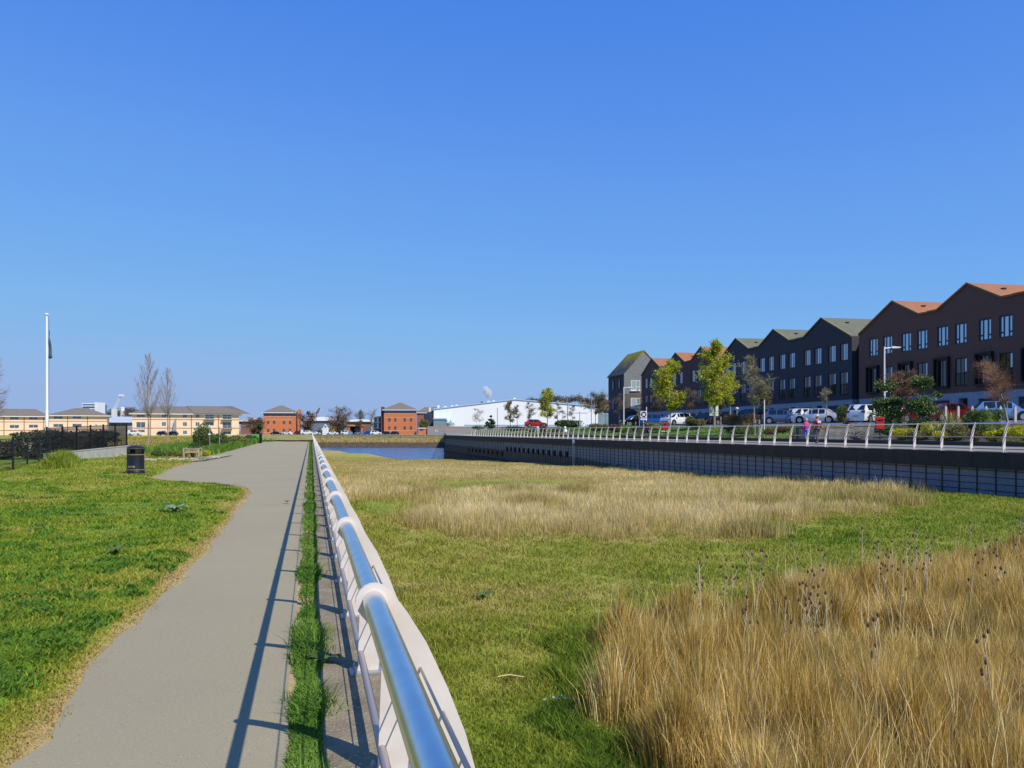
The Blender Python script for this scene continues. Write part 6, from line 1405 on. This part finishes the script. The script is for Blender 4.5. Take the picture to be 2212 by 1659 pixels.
# ================================================================ FAR BUILDINGS
BK_ = {}
def block(label, name, cat, x0, x1, Z, zg, eave, ridge, rl, rr_, depth, wallm, roofm, wins=(), bands=(), vbands=(), over=1.0, winm=GLASST, frame=FRW, base_y=None, bandm=None, group=None, loc_z=None, extra=None):
    """hipped building whose front faces us; all sizes from the front plane at distance Z"""
    s = Z / F; X0 = (x0 - CX) * s; X1 = (x1 - CX) * s; cxx = (X0 + X1) / 2; th = math.atan2(-cxx, Z) * .86; ck = math.cos(th); BK_['k'] = ck; t = thing(name, label, cat, (cxx, Z, zg), th, group); W2 = (X1 - X0) / 2 * ck; he = zat(eave, Z) - zg; hr = zat(ridge, Z) - zg
    lx = lambda p: ((p - CX) * s - cxx) * ck; lzz = lambda p: zat(p, Z) - zg
    holes = [(lx(wx - ww / 2), lx(wx + ww / 2), lzz(yb), lzz(yt)) for wx, ww, yt, yb in wins]
    b = MB(); wall_holes(b, [(-W2, he), (W2, he)], holes, 0, .2, 0)
    b.add([(-W2, 0, 0), (-W2, depth, 0), (-W2, depth, he), (-W2, 0, he), (W2, 0, 0), (W2, depth, 0), (W2, depth, he), (W2, 0, he)], [(0, 1, 2, 3), (4, 7, 6, 5), (1, 5, 6, 2)]); b.build('wall', wallm, t)
    o_ = over; r = MB(); a, c = lx(rl), lx(rr_); dm = depth / 2
    r.add([(-W2 - o_, -o_, he), (W2 + o_, -o_, he), (W2 + o_, depth + o_, he), (-W2 - o_, depth + o_, he), (a, dm, hr), (c, dm, hr), (-W2 - o_, -o_, he - .0), (W2 + o_, -o_, he)], [(0, 1, 5, 4), (1, 2, 5), (2, 3, 4, 5), (3, 0, 4)]); r.build('roof', roofm, t)
    MB().bx((-W2 - o_, -o_, he - .28), (W2 + o_, depth + o_, he - .02)).build('fascia', WHITEP, t)
    for (x0_, x1_, z0_, z1_) in holes:
        f = MB(); q_ = .09; f.bx((x0_, .06, z0_), (x0_ + q_, .14, z1_)); f.bx((x1_ - q_, .06, z0_), (x1_, .14, z1_)); f.bx((x0_ + q_, .06, z0_), (x1_ - q_, .14, z0_ + q_)); f.bx((x0_ + q_, .06, z1_ - q_), (x1_ - q_, .14, z1_)); 
        mx = (x0_ + x1_) / 2; f.bx((mx - .04, .065, z0_ + q_), (mx + .04, .135, z1_ - q_)); wo = f.build('window', frame, t)
        MB().bx((x0_ + q_, .15, z0_ + q_), (x1_ - q_, .17, z1_ - q_)).build('pane', winm, wo)
    for yb in bands: MB().bx((-W2 - .03, -.05, lzz(yb) - .12), (W2 + .03, -.003, lzz(yb) + .12)).build('brick_band', bandm, t)
    for vb in vbands: MB().bx((lx(vb) - .15, -.04, 0), (lx(vb) + .15, -.002, he - .3)).build('downpipe', bandm, t)
    return t
CREAM = mat('cream_brick', (.84, .64, .45), .85, col2=(.78, .58, .40), scale=1.5); BRRED = mat('band_red_brick', (.36, .13, .09), .85); ORB = mat('orange_brick', (.58, .19, .07), .85, col2=(.50, .155, .06), scale=1.2); PALEB = mat('pale_orange_band', (.62, .34, .2), .8)
P2 = lambda x_: .1295 * x_; Q2 = lambda y_: 847.9 + .1295 * y_
wl = [(P2(235), 19, Q2(405), Q2(452)), (P2(545), 19, Q2(405), Q2(450)), (P2(235), 20, Q2(540), Q2(597)), (P2(545), 20, Q2(535), Q2(590)), (P2(235), 19, Q2(680), Q2(725)), (P2(545), 19, Q2(680), Q2(725)), (P2(-80), 19, Q2(405), Q2(452)), (P2(-80), 19, Q2(540), Q2(597))]
block('cream office block with grey hipped roof cut by the left edge, behind the flagpole', 'office_building', 'building', -60, P2(775), 300, -.0, Q2(392), Q2(262), -30, P2(560), 16, CREAM, RF_GREY, wl, (Q2(490), Q2(632)), (P2(70), P2(395), P2(715)), bandm=BRRED, group='cream office blocks')
wl = [(P2(985), 20, Q2(395), Q2(440)), (P2(1285), 19, Q2(392), Q2(436)), (P2(985), 21, Q2(525), Q2(580)), (P2(1285), 20, Q2(522), Q2(577)), (P2(985), 19, Q2(670), Q2(715)), (P2(1285), 19, Q2(670), Q2(715)), (P2(1595), 4, Q2(525), Q2(565))]
block('cream office block with grey hipped roof right of the flagpole', 'office_building', 'building', P2(830), P2(1780), 300, 0, Q2(382), Q2(250), P2(1230), P2(1440), 16, CREAM, RF_GREY, wl, (Q2(478), Q2(612)), (P2(1135), P2(1455)), bandm=BRRED, group='cream office blocks')
P3 = lambda x_: 257.8 + .1424 * x_; Q3 = lambda y_: 847.9 + .1424 * y_
wl = [(P3(350), 18, Q3(335), Q3(378)), (P3(350), 19, Q3(450), Q3(535)), (P3(350), 17, Q3(565), Q3(605))]
for c_, w_ in ((685, 9), (995, 9), (1183, 9)): wl += [(P3(c_), w_, Q3(330), Q3(385)), (P3(c_), w_, Q3(450), Q3(512)), (P3(c_), w_, Q3(578), Q3(635))]
wl += [(P3(1365), 19, Q3(328), Q3(402)), (P3(1632), 20, Q3(325), Q3(405)), (P3(1632), 20, Q3(445), Q3(545)), (P3(1365), 19, Q3(445), Q3(505)), (P3(1632), 18, Q3(590), Q3(640)), (P3(850), 4, Q3(440), Q3(480))]
T3 = block('long cream office block with balconies and grey roof behind the poplars', 'office_building', 'building', P3(228), P3(1815), 290, 0, Q3(322), Q3(200), P3(480), P3(1560), 17, CREAM, RF_GREY, wl, (Q3(410), Q3(540)), (P3(490), P3(772), P3(1092), P3(1500)), bandm=BRRED, group='cream office blocks')
s3 = 290 / F; c3 = ((P3(228) + P3(1815)) / 2 - CX) * s3
for cx_, zy in ((1365, 402), (1632, 405), (1632, 545)):
    bb = MB(); xm = ((P3(cx_) - CX) * s3 - c3) * BK_['k']; zz = zat(Q3(zy), 290); bb.bx((xm - 1.8, -1.3, zz - .2), (xm + 1.8, -.01, zz)); 
    bb.bx((xm - 1.8, -1.3, zz + .95), (xm + 1.8, -1.24, zz + 1.05)); [bb.bx((xm - 1.75 + i * .34, -1.29, zz), (xm - 1.71 + i * .34, -1.25, zz + .95)) for i in range(11)]; bb.build('balcony', GREYM, T3)
b = MB(); xm = ((P3(1130) - CX) * s3 - c3) * BK_['k']; hb_ = zat(Q3(322), 290); b.add([(xm, -1.25, hb_ + .05), (xm + 19.6, -1.25, hb_ + .05), (xm + 13, 6, zat(Q3(192), 290)), (xm + 9, 8.5, zat(Q3(192), 290)), (xm - 3, 8.5, zat(Q3(200), 290) + .2)], [(0, 1, 2, 3, 4)]); b.build('roof_wing', RF_GREY, T3)
b = MB(); xm = ((P3(870) - CX) * s3 - c3) * BK_['k']; b.prism([(xm - 1.6, 0), (xm, 0), (xm, 6.2), (xm - .5, 5.8)], 'y', -1.5, -.02); b.build('porch', GREYM, T3)
# red brick offices
P9 = lambda x_: 504.2 + .0932 * x_; Q9 = lambda y_: 859.4 + .0932 * y_
wl = [(P9(c_), 5, Q9(a_), Q9(b_)) for c_ in (810, 945, 1170, 1310) for a_, b_ in ((535, 605), (722, 800))] + [(P9(780 + i * 150), 12.5, Q9(345), Q9(425)) for i in range(5)]
t = block('orange brick office with grey pyramid roof and corner tower, left of the railing end', 'office_building', 'building', P9(700), P9(1480), 340, 0, Q9(338), Q9(165), P9(1070), P9(1130), 13, ORB, RF_GREY, wl, (Q9(435), Q9(515), Q9(805)), over=.8, frame=FRD, bandm=PALEB, group='orange brick offices')
s_ = 340 / F; cc = ((P9(700) + P9(1480)) / 2 - CX) * s_; b = MB(); b.bx((((P9(1482) - CX) * s_ - cc) * BK_['k'], -1, 0), (((P9(1560) - CX) * s_ - cc) * BK_['k'], 8, zat(Q9(262), 340))); b.build('tower', ORB, t)
P4 = lambda x_: 515.6 + .2072 * x_; Q4 = lambda y_: 830.7 + .2072 * y_
wl = [(P4(c_), 5, Q4(a_), Q4(b_)) for c_ in (1570, 1632, 1730, 1795) for a_, b_ in ((350, 386), (437, 470))] + [(P4(1545 + i * 68), 12.5, Q4(264), Q4(299)) for i in range(5)]
t = block('orange brick office with grey pyramid roof and shade coloured tower, left of the white warehouse', 'office_building', 'building', P4(1518), P4(1852), 340, 0, Q4(262), Q4(183), P4(1668), P4(1692), 13, ORB, RF_GREY, wl, (Q4(303), Q4(347), Q4(482)), over=.8, frame=FRD, bandm=PALEB, group='orange brick offices')
cc = ((P4(1518) + P4(1852)) / 2 - CX) * s_; b = MB(); b.bx((((P4(1484) - CX) * s_ - cc) * BK_['k'], 1, 0), (((P4(1516) - CX) * s_ - cc) * BK_['k'], 9, zat(Q4(232), 340))); b.build('tower', mat('shade_painted_brick', (.12, .045, .04), .85), t)  # orange brick tower with the shade of its side put into the brick colour
# white balcony block
t = thing('apartment_block', 'white balconied block tucked left of the right hand orange office', 'building', FP(813, 346, 0)); z9 = zat(899, 346)
b = MB(); b.bx((-1.2, 1, 0), (1.9, 6, z9)); b.build('wall', mat('teal_clad', '6E8A88', .6), t)
for k in range(3): MB().bx((-1.7, -1, 2.6 + k * 2.5), (1.8, .98, 2.85 + k * 2.5)).build('balcony', WHITEP, t)
for k in range(2): MB().bx((.3, -.6, 2.9 + k * 2.5), (1.1, -.4, 5.05 + k * 2.5)).build('pillar', WHITEP, t)
# brick house right of the orange office
P7 = lambda x_: 847.9 + .0725 * x_; Q7 = lambda y_: 859.4 + .0725 * y_
block('red brick building with a long brown roof behind the white warehouse', 'office_building', 'building', P7(720), P7(1500), 372, 0, Q7(440), Q7(262), P7(960), P7(1480), 15, mat('dull_red_brick', (.28, .12, .09), .85), RF_GREY, [(P7(780), 5, Q7(460), Q7(515)), (P7(880), 4, Q7(460), Q7(515)), (P7(860), 3, Q7(640), Q7(690))], over=.5, frame=FRD)
# white warehouse
t = thing('warehouse', 'huge white warehouse with a very low pitched gable across the water', 'warehouse', FP(1108, 330, 0)); s_ = 330 / F
X = lambda p: (p - 1108) * s_
WHW = mat('white_cladding', (.90, .90, .86), .5, col2=(.85, .86, .83), scale=.25, stretch=(3, 1, .2), contrast=.6)
b = MB(); pr = [(X(937), 0), (X(1322), 0), (X(1322), zat(885, 330)), (X(1279), zat(879, 330)), (X(1113.4), zat(864, 330)), (X(937), zat(885, 330))]
b.prism(pr, 'y', 0, 60); b.build('wall', WHW, t)
b = MB(); rp_ = [(X(936), zat(885, 330) + .05), (X(1113.4), zat(864, 330) + .05), (X(1323), zat(882.5, 330) + .05)]
b.prism(rp_ + [(x_, z_ + .45) for x_, z_ in rp_[::-1]], 'y', -.3, 60.2); b.build('roof_edge', mat('pale_blue_trim', 'A9C4D4', .5), t)
for px in (1040, 1055, 1066, 1112, 960, 975, 985):
    b = MB(); b.bx((X(px) - .5, 4, zat(885, 330) + np.interp(px, [937, 1113], [0, 4]) ), (X(px) + .5, 5, zat(885, 330) + np.interp(px, [937, 1113], [0, 4]) + 1.1)); b.build('roof_unit', WHITEP if px != 1040 else BLACKM, t)
MB().bx((X(1003), -.06, zat(919.5, 330)), (X(1250), -.003, zat(917.5, 330))).build('base_trim', mat('blue_trim', '7FA6C4', .5), t)
b = MB(); b.prism([(X(915), 0), (X(936.5), 0), (X(936.5), zat(886.5, 330)), (X(915), zat(894, 330))], 'y', .5, 40); b.build('dark_wing', mat('dark_side_cladding', '34384A', .6, col2='262A38', scale=.4), t)
for px, y0, y1 in ((927.5, 880, 895), (946, 875, 885)): MB().bx((X(px) - .4, 2, zat(y1, 330)), (X(px) + .4, 2.8, zat(y0, 330))).build('chimney', WHITEP, t)
t2 = thing('lean_to', 'grey green lean to with pale blue roof at the left end of the warehouse', 'building', FP(950, 326, 0)); s_ = 326 / F
b = MB(); b.prism([(-13.5 * s_, 0), (17 * s_, 0), (13 * s_, zat(906, 326)), (-13.5 * s_, zat(906, 326))], 'y', 0, 3.5); b.build('wall', mat('grey_green_clad', '7C8E92', .6), t2)
b = MB(); b.prism([(-14.5 * s_, zat(906, 326) + .02), (13 * s_, zat(906, 326) + .02), (17.5 * s_, .5 + zat(915, 326)), (19 * s_, .5 + zat(915, 326)), (14 * s_, zat(903.5, 326)), (-14.5 * s_, zat(903.5, 326))], 'y', -.3, 3.4); b.build('roof', mat('pale_blue_roof', '9CC2D8', .5), t2)
t2 = thing('tank', 'yellowish round tank with a blue cap beside the white warehouse', 'tank', FP(973.5, 322, 0)); s_ = 322 / F
MB().lathe([(8 * s_, 0), (8 * s_, zat(917, 322))], (0, 0, 0), 20).build('drum', mat('tank_cream', 'C8B486', .7), t2, True); MB().lathe([(8.4 * s_, 0), (8 * s_, .5), (2 * s_, 1.0), (.1, 2.0)], (0, 0, zat(917, 322) + .01), 20).build('cap', mat('tank_blue', '6E9EBE', .5), t2, True)
t2 = thing('boundary_wall', 'long pinkish brick wall at the foot of the white warehouse', 'wall', FP(923, 318, 0)); s_ = 318 / F
MB().bx((0, 0, 0), (400 * s_, .4, zat(922, 318))).build('wall_face', mat('pink_brick', (.40, .27, .23), .85, col2=(.34, .25, .22), scale=.8), t2); MB().bx((0, -.1, zat(922, 318) + .003), (400 * s_, .5, zat(921, 318))).build('coping', CONCL, t2)
MB().bx((17 * s_, -.05, zat(933, 318)), (22 * s_, -.003, zat(928, 318))).build('sign_panel', WHITEP, t2)
t2 = thing('palisade_fence', 'pale grey palisade fence in front of the pinkish wall on the far bank', 'fence', FP(923, 313, 0)); b = MB(); s_ = 313 / F
for i in range(40): b.bx((i * .17 * 4, 0, .05), (i * .68 + .45, .05, 2.3))
b.build('palings', GREYM, t2)
for i in range(5): MB().bx((i * 6.6, .06, 0), (i * 6.6 + .15, .2, 2.4)).build('post', GREYM, t2)
t2 = block('small orange brick outbuilding with a bush behind, left of the palisade fence', 'outbuilding', 'building', P7(770), P7(1000), 322, 0, Q7(895), Q7(880), P7(800), P7(980), 4, ORB, RF_GREY, [(P7(860), 7, Q7(925), Q7(985))], over=.2, frame=FRD)
block('cream low warehouse with a pale roof between two cream offices', 'warehouse', 'warehouse', 236, 292, 330, 0, 911, 899, 238, 290, 24, mat('dull_clad', '8C8478', .7), mat('pale_metal_roof', (.55, .6, .62), .4, .2), [(250, 22, 913, 922), (278, 14, 914, 921)], over=1.2)
block('grey brown shed with a beige roof right of the long cream office', 'shed', 'building', 520, 575, 380, 0, 909, 901, 535, 545, 20, mat('brown_clad', '7E5A48', .8), mat('beige_roof', (.42, .38, .3), .6), [(530, 10, 914, 920)], over=1)
def arched(label, x0, x1, Z, top, eave, m1, m2):
    s_ = Z / F; t = thing('shed', label, 'building', FP((x0 + x1) / 2, Z, 0)); W_ = (x1 - x0) / 2 * s_; he, hr = zat(eave, Z), zat(top, Z)
    MB().bx((-W_, 0, 0), (W_, 20, he)).build('wall', m1, t); pts = [(-W_ * math.cos(a) * 1.03, he + (hr - he) * math.sin(a)) for a in np.linspace(0, math.pi, 13)]; MB().prism(pts, 'y', -.8, 20.5).build('roof', m2, t)
    for i in range(3): MB().bx((-W_ * .7 + i * W_ * .6, -.06, 0), (-W_ * .7 + i * W_ * .6 + W_ * .35, -.003, 3.2)).build('door', mat('shed_door', '5A6470', .6), t)
arched('white arch roofed shed behind the brown trees on the far bank', 655, 726, 400, 900.5, 909, mat('shed_grey', '6E7684', .7), mat('bright_white_roof', 'F0F2F2', .4))
arched('lower pale roofed brown shed right of the big bare tree', 748, 806, 400, 906, 911, mat('shed_brown', '7A5E4C', .8), mat('bright_white_roof', 'F0F2F2', .4))
t = thing('glass_tower', 'white and blue glass building far away above the cream offices', 'building', FP(195, 700, 0)); s_ = 700 / F
b = MB(); b.bx((-16 * s_, 0, 0), (11 * s_, 20, zat(872, 700))); b.build('wall', mat('blue_glazing', '5C86A8', .2, .4), t); MB().bx((10.8 * s_, -1, 0), (17 * s_, 12, zat(869, 700))).build('stair_tower', WHITEP, t)
for y_ in (872, 877, 883): MB().bx((-17 * s_, -1, zat(y_, 700) - .4), (10.7 * s_, 20.5, zat(y_, 700) + .4)).build('floor_edge', WHITEP, t)
def crane(label, xa, ya, xb, yb, Z, m, k=1.0):
    t = thing('crane', label, 'crane', FP(xa, Z, 0)); s_ = Z / F; b = MB(); za, zb = zat(ya, Z), zat(yb, Z); dx = (xb - xa) * s_
    A_, B_ = Vector((0, 0, za)), Vector((dx, 0, zb)); n_ = 12
    for o_ in ((-1.2 * k, 0), (1.2 * k, 0), (0, 1.6 * k)): b.tube([A_ + Vector((o_[0], o_[1], 0)), B_ + Vector((o_[0] * .4, o_[1] * .4, 0))], .25 * k, 5)
    for i in range(n_): f, g_ = i / n_, (i + 1) / n_; b.tube([A_.lerp(B_, f) + Vector((-1.2 * (1 - .6 * f), 0, 0)), A_.lerp(B_, g_) + Vector((1.2 * (1 - .6 * g_), 0, 0))], .18, 4)
    b.build('jib', m, t); MB().bx((-1.6 * k, -2 * k, 0), (1.6 * k, 2 * k, za)).build('mast', m, t); MB().box((dx + .5 * k, 0, zb + .3), (4.0 * k, 2 * k, 1.8 * k)).build('jib_head', m, t)
crane('pale lattice crane jib leaning right above the low warehouse', 247, 884, 261, 855, 700, mat('crane_cream', 'DAD8CC', .6))
crane('small thin red crane jib above the brown trees on the far bank', 684, 893, 690, 882, 620, mat('crane_red', '8A5A5A', .6), .25)
t = thing('storage_tank', 'small white storage tank on the skyline beside the pale crane', 'tank', FP(264.5, 690, 0)); MB().lathe([(4.3 * .4, 0), (4.3 * .4, zat(881.5, 690))], (0, 0, 0), 14).build('drum', mat('tank_white', 'E6DAD4', .6), t, True); MB().lathe([(4.6 * .4, 0), (.2, .8)], (0, 0, zat(881, 690)), 14).build('lid', WHITEP, t)
# small signs and skip
t = thing('billboard', 'white triangular sign with a round emblem on a white board across the water', 'sign', FP(703, 316, 0)); s_ = 316 / F
MB().prism([(-6 * s_, zat(925, 316)), (6 * s_, zat(925, 316)), (1.2 * s_, zat(916.5, 316)), (-1.2 * s_, zat(916.5, 316))], 'y', 0, .2).build('panel', WHITEP, t); MB().lathe([(.45, 0), (.45, .04)], (0, -.05, zat(921.5, 316)), 14, 'y').build('emblem', mat('emblem_green', '4E7C70', .5), t)
MB().bx((-8.5 * s_, -.02, zat(927.8, 316)), (8 * s_, .15, zat(925.3, 316))).build('lower_board', WHITEP, t); MB().bx((-1.2, 0, 0), (1.2, .15, zat(928, 316))).build('post', WHITEP, t)
t = thing('skip_lorry', 'yellow lorry body parked behind the dark green car across the water', 'lorry', FP(722, 322, .1)); 
MB().prism([(-2.3, .9), (1.9, .9), (2.1, 2.9), (-2.3, 2.9)], 'y', 0, 2.2).build('container', mat('yellow_paint', 'C89A30', .5), t); MB().bx((-2.4, .05, .5), (2.2, 2.1, .88)).build('chassis', BLACKM, t)
for sx in (-1.5, 1.4): MB().lathe([(.45, -.1), (.45, .15)], (sx, -.02, .45), 14, 'y').build('wheel', TYRE, t)
# far trees
def ftree(label, px, Z, top, bot, wpx, **kw):
    z0 = .05; s_ = Z / F; return tree(kw.pop('name', 'tree'), label, FP(px, Z, z0), zat(top, Z) - z0, zat(bot, Z) - z0, wpx * s_, **kw)
FG = 'bare trees on the far bank'
ftree('brown bushy tree between the long cream office and the orange office', 548, 330, 902, 934, 42, leaves=1800, leafm_=LEAF_B, leaf=.3, twigs=900, shape='ball', group=FG)
ftree('brown thicket of bare branches right of the left orange office', 662, 335, 889, 928, 40, leaves=1800, leafm_=LEAF_B, leaf=.3, twigs=900, shape='ball', group=FG)
ftree('largest pale bare tree in the middle of the far bank', 733, 330, 876, 924, 56, leaves=700, leafm_=LEAF_B, leaf=.25, twigs=1500, shape='ball', group=FG)
ftree('brown leaved lower tree in front of the largest bare tree', 731, 322, 897, 930, 42, leaves=1500, leafm_=LEAF_B, leaf=.28, twigs=700, shape='ball', group=FG)
ftree('dark purple brown bare tree on the skyline left of the birch', 777, 430, 884, 905, 24, leaves=300, leafm_=LEAF_B, leaf=.3, twigs=900, shape='ball', group=FG)
ftree('white trunked birch left of the right hand orange office', 803, 328, 882, 918, 22, name='birch_tree', leaves=200, leafm_=LEAF_B, leaf=.2, twigs=500, bark=BARKW, twigm=TWIG, group=FG, tr=.3, shape='fan')
ftree('small brown tree left of the red brick porch across the water', 777, 325, 908, 925, 20, leaves=700, leafm_=LEAF_B, leaf=.25, twigs=300, shape='ball', group=FG)
ftree('round brown green tree above the small orange outbuilding', 916, 326, 907, 924, 20, leaves=1600, leafm_=LEAF_O, leaf=.25, twigs=300, shape='ball', group=FG)
ftree('bare trees hazy behind the low warehouse', 280, 380, 886, 905, 34, leaves=200, leafm_=LEAF_B, leaf=.3, twigs=1000, shape='ball', group=FG)
p_ = FP(560, 325, 0); conifer('cypress_tree', 'narrow dark cypress left of the left orange office', p_, [(0, 4.2, .8, 1.8), (.1, 2.6, 1.1, 1.6), (-.3, 1.4, 1.0, 1.0)], 5.2, LEAF_D, 1600, .3)
bush('hedge', 'green hedge bank behind the parked cars across the water', 'hedge', FP(695, 320, 0), 5.5, 2, 1.7, LEAF_M, 2500, .2, 1.0)
bush('bush', 'dark green shrub beside the yellow lorry across the water', 'bush', FP(731, 318, 0), 2, 2, 2.1, LEAF_D, 900, .2)
FCG = 'cars parked along the far river bank'
for px, Z, kd, pt, yw, lb in ((597, 322, 'saloon', BK, 10, 'dark saloon below the left orange office, leftmost on the far bank'), (620, 318, 'hatch', WH, 170, 'white hatchback below the left orange office'), (646, 324, 'hatch', DR, 0, 'dark maroon car at the right corner of the left orange office'), (663, 320, 'van', WH, 0, 'white van left of the white estate on the far bank'), (681, 319, 'saloon', WH, 0, 'white estate right of the white van on the far bank'),
                              (718, 315, 'saloon', WH, 180, 'low white car in front of the yellow lorry'), (728, 320, 'hatch', GN, 0, 'dark teal car behind the low white car'), (748, 319, 'suv', WH, 0, 'white car right of the big bare tree'), (757, 314, 'hatch', SV, 100, 'silver car nose on, in front of the white car'), (775, 315, 'hatch', SV, 160, 'silver hatchback left of the blue car on the far bank'), (794, 315, 'hatch', MBL, 175, 'blue hatchback left of the birch trunk'), (812, 314, 'suv', WH, 10, 'white car right of the birch trunk'), (836, 316, 'hatch', BK, 0, 'dark car left of its dark neighbour below the right orange office'), (851, 316, 'hatch', BK, 180, 'dark car right of its dark neighbour below the right orange office'),
                              (292, 282, 'van', WH, 0, 'white van in front of the long cream office'), (352, 284, 'hatch', BK, 0, 'black car below the long cream office left of the porch'), (372, 283, 'hatch', BK, 180, 'black car beside the porch of the long cream office')):
    car(kd, pt, lb, FP(px, Z, .06), yw, detail=False, group=FCG)
for i, px in enumerate((760, 806)):
    pass
t = thing('porch', 'small red brick porch with beige roof behind the silver cars', 'building', FP(768, 330, 0)); MB().bx((-3.2, 0, 0), (-2.4, 3, 3.6)).build('pillar', ORB, t); MB().bx((2.2, 0, 0), (3, 3, 3.6)).build('pillar', ORB, t); MB().bx((-3.6, -.3, 3.603), (3.4, 3.2, 3.95)).build('roof', PALEB, t); MB().bx((-2.3, 2, 0), (2.1, 2.4, 3.5)).build('door', GLASS, t)
# distant hills with woods and houses
def hill(name, x0, x1, Z, ys_, m):
    n_ = len(ys_); X_ = np.linspace(x0, x1, 60); top = np.interp(X_, np.linspace(x0, x1, n_), ys_) + .6 * np.sin(X_ * .2); V = []
    s_ = Z / F
    for xx, yy in zip(X_, top):
        for f, zf, k in ((0, 0, 0), (60, .5, 0), (140, .93, 1), (190, 1, 1), (420, .6, 0)): V.append(((xx - CX) * s_, Z + f, max(0, (EYE + (HY - yy) * s_) * zf)))
    V = np.array(V); i = np.arange(60 * 5).reshape(60, 5); Fq = np.stack([i[:-1, :-1], i[1:, :-1], i[1:, 1:], i[:-1, 1:]], -1).reshape(-1, 4); o = inst(name, np_mesh(name, V, Fq, m, None, True)); struct(o); return X_, top, s_
HILLM = mat('hill_green', (.10, .115, .075), .95, col2=(.16, .15, .11), scale=.02, detail=8, contrast=1)
X_, top, s_ = hill('hill', 1105, 1340, 900, [876, 866, 866, 862, 864, 868, 870], HILLM)
hl2 = hill('hill', 215, 300, 800, [893, 890, 888, 890, 892, 894], HILLM)
def wood(name, px0, px1, Z, ys_, n_, lab):
    C = []
    for _ in range(n_):
        px = rng.uniform(px0, px1); y_ = np.interp(px, np.linspace(px0, px1, len(ys_)), ys_) + abs(rng.normal(0, 2.2)); c_ = np.array([(px - CX) * Z / F, Z + rng.uniform(0, 30), EYE + (HY - y_) * Z / F]); C.append(c_ + rng.normal(0, 1, (90, 3)) * np.array([2.6, 2.2, 1.9]))
    V, Fq = leaf_quads(np.concatenate(C), .85); stuff(inst(name, np_mesh(name, V, Fq, mat('far_wood_leaf', (.11, .10, .075), .9, rnd=.35))), lab, 'wood')
wood('distant_wood', 1122, 1325, 1010, [872, 864, 866, 858, 862, 858, 866, 866, 868], 90, 'bare brown wood on the hill above the white warehouse')
wood('distant_wood', 222, 300, 900, [892, 890, 885, 890, 893], 34, 'bare wood on the skyline between two cream offices')
for i, (px, py) in enumerate(((1168, 872), (1216, 871), (1262, 873), (1290, 872), (1311, 873))):
    Z = 960; p_ = FP(px, Z, 0); z0 = zat(py + 4, Z); t = thing('hillside_house', 'tiny pale house on the distant hill, %s from the left of five' % ['first', 'second', 'third', 'fourth', 'fifth'][i], 'house', (p_.x, Z, z0), 0, 'houses on the distant hill'); MB().bx((-3.5, 0, -3), (3.5, 8, 3)).build('wall', mat('hill_wall', 'B4A494', .9), t); MB().prism([(-4, 3.003), (4, 3.003), (0, 5.5)], 'y', -.4, 8.4).build('roof', RF_RED, t)
# grey green industrial units seen between warehouse and end house
block('grey green clad unit between the white warehouse and the grey end house', 'industrial_unit', 'building', 1292, 1345, 260, 0, 884, 880, 1300, 1340, 15, mat('green_grey_clad', '8EA2A0', .6, col2='7A8E8E', scale=.5), mat('pale_metal_roof', (.55, .6, .62), .4, .2), [(1310, 14, 888, 894)], over=.4)
# steam plume
sm = bpy.data.materials.new('steam'); sm.use_nodes = True; n_ = sm.node_tree; n_.nodes.remove(n_.nodes['Principled BSDF']); pv = n_.nodes.new('ShaderNodeVolumePrincipled'); pv.inputs['Color'].default_value = (1, 1, 1, 1); pv.inputs['Anisotropy'].default_value = .2
tc = n_.nodes.new('ShaderNodeTexCoord'); gr = n_.nodes.new('ShaderNodeTexGradient'); gr.gradient_type = 'SPHERICAL'; nz = n_.nodes.new('ShaderNodeTexNoise'); nz.inputs['Scale'].default_value = 1.6; nz.inputs['Detail'].default_value = 5
n_.links.new(tc.outputs['Object'], gr.inputs[0]); n_.links.new(tc.outputs['Object'], nz.inputs['Vector']); m1 = n_.nodes.new('ShaderNodeMath'); m1.operation = 'MULTIPLY'; n_.links.new(gr.outputs[1], m1.inputs[0]); n_.links.new(nz.outputs[0], m1.inputs[1]); m2 = n_.nodes.new('ShaderNodeMath'); m2.operation = 'MULTIPLY'; m2.inputs[1].default_value = 4.0; n_.links.new(m1.outputs[0], m2.inputs[0]); n_.links.new(m2.outputs[0], pv.inputs['Density']); n_.links.new(pv.outputs[0], n_.nodes['Material Output'].inputs['Volume'])
for px, py, r_, k_ in ((1055, 850, 11, 1), (1049, 843, 10, .5)):
    bm = bmesh.new(); bmesh.ops.create_icosphere(bm, subdivisions=3, radius=1.0); me = bpy.data.meshes.new('steam_plume'); bm.to_mesh(me); bm.free(); me.materials.append(sm)
    Z = 480 + 12 * k_; o = inst('steam_plume', me, None, FP(px, Z, zat(py, Z))); o.scale = (r_ * .8 * Z / F, r_ * .8 * Z / F, r_ * 1.15 * Z / F); o['label'] = 'small white puff of steam above the white warehouse'; o['kind'] = 'stuff'
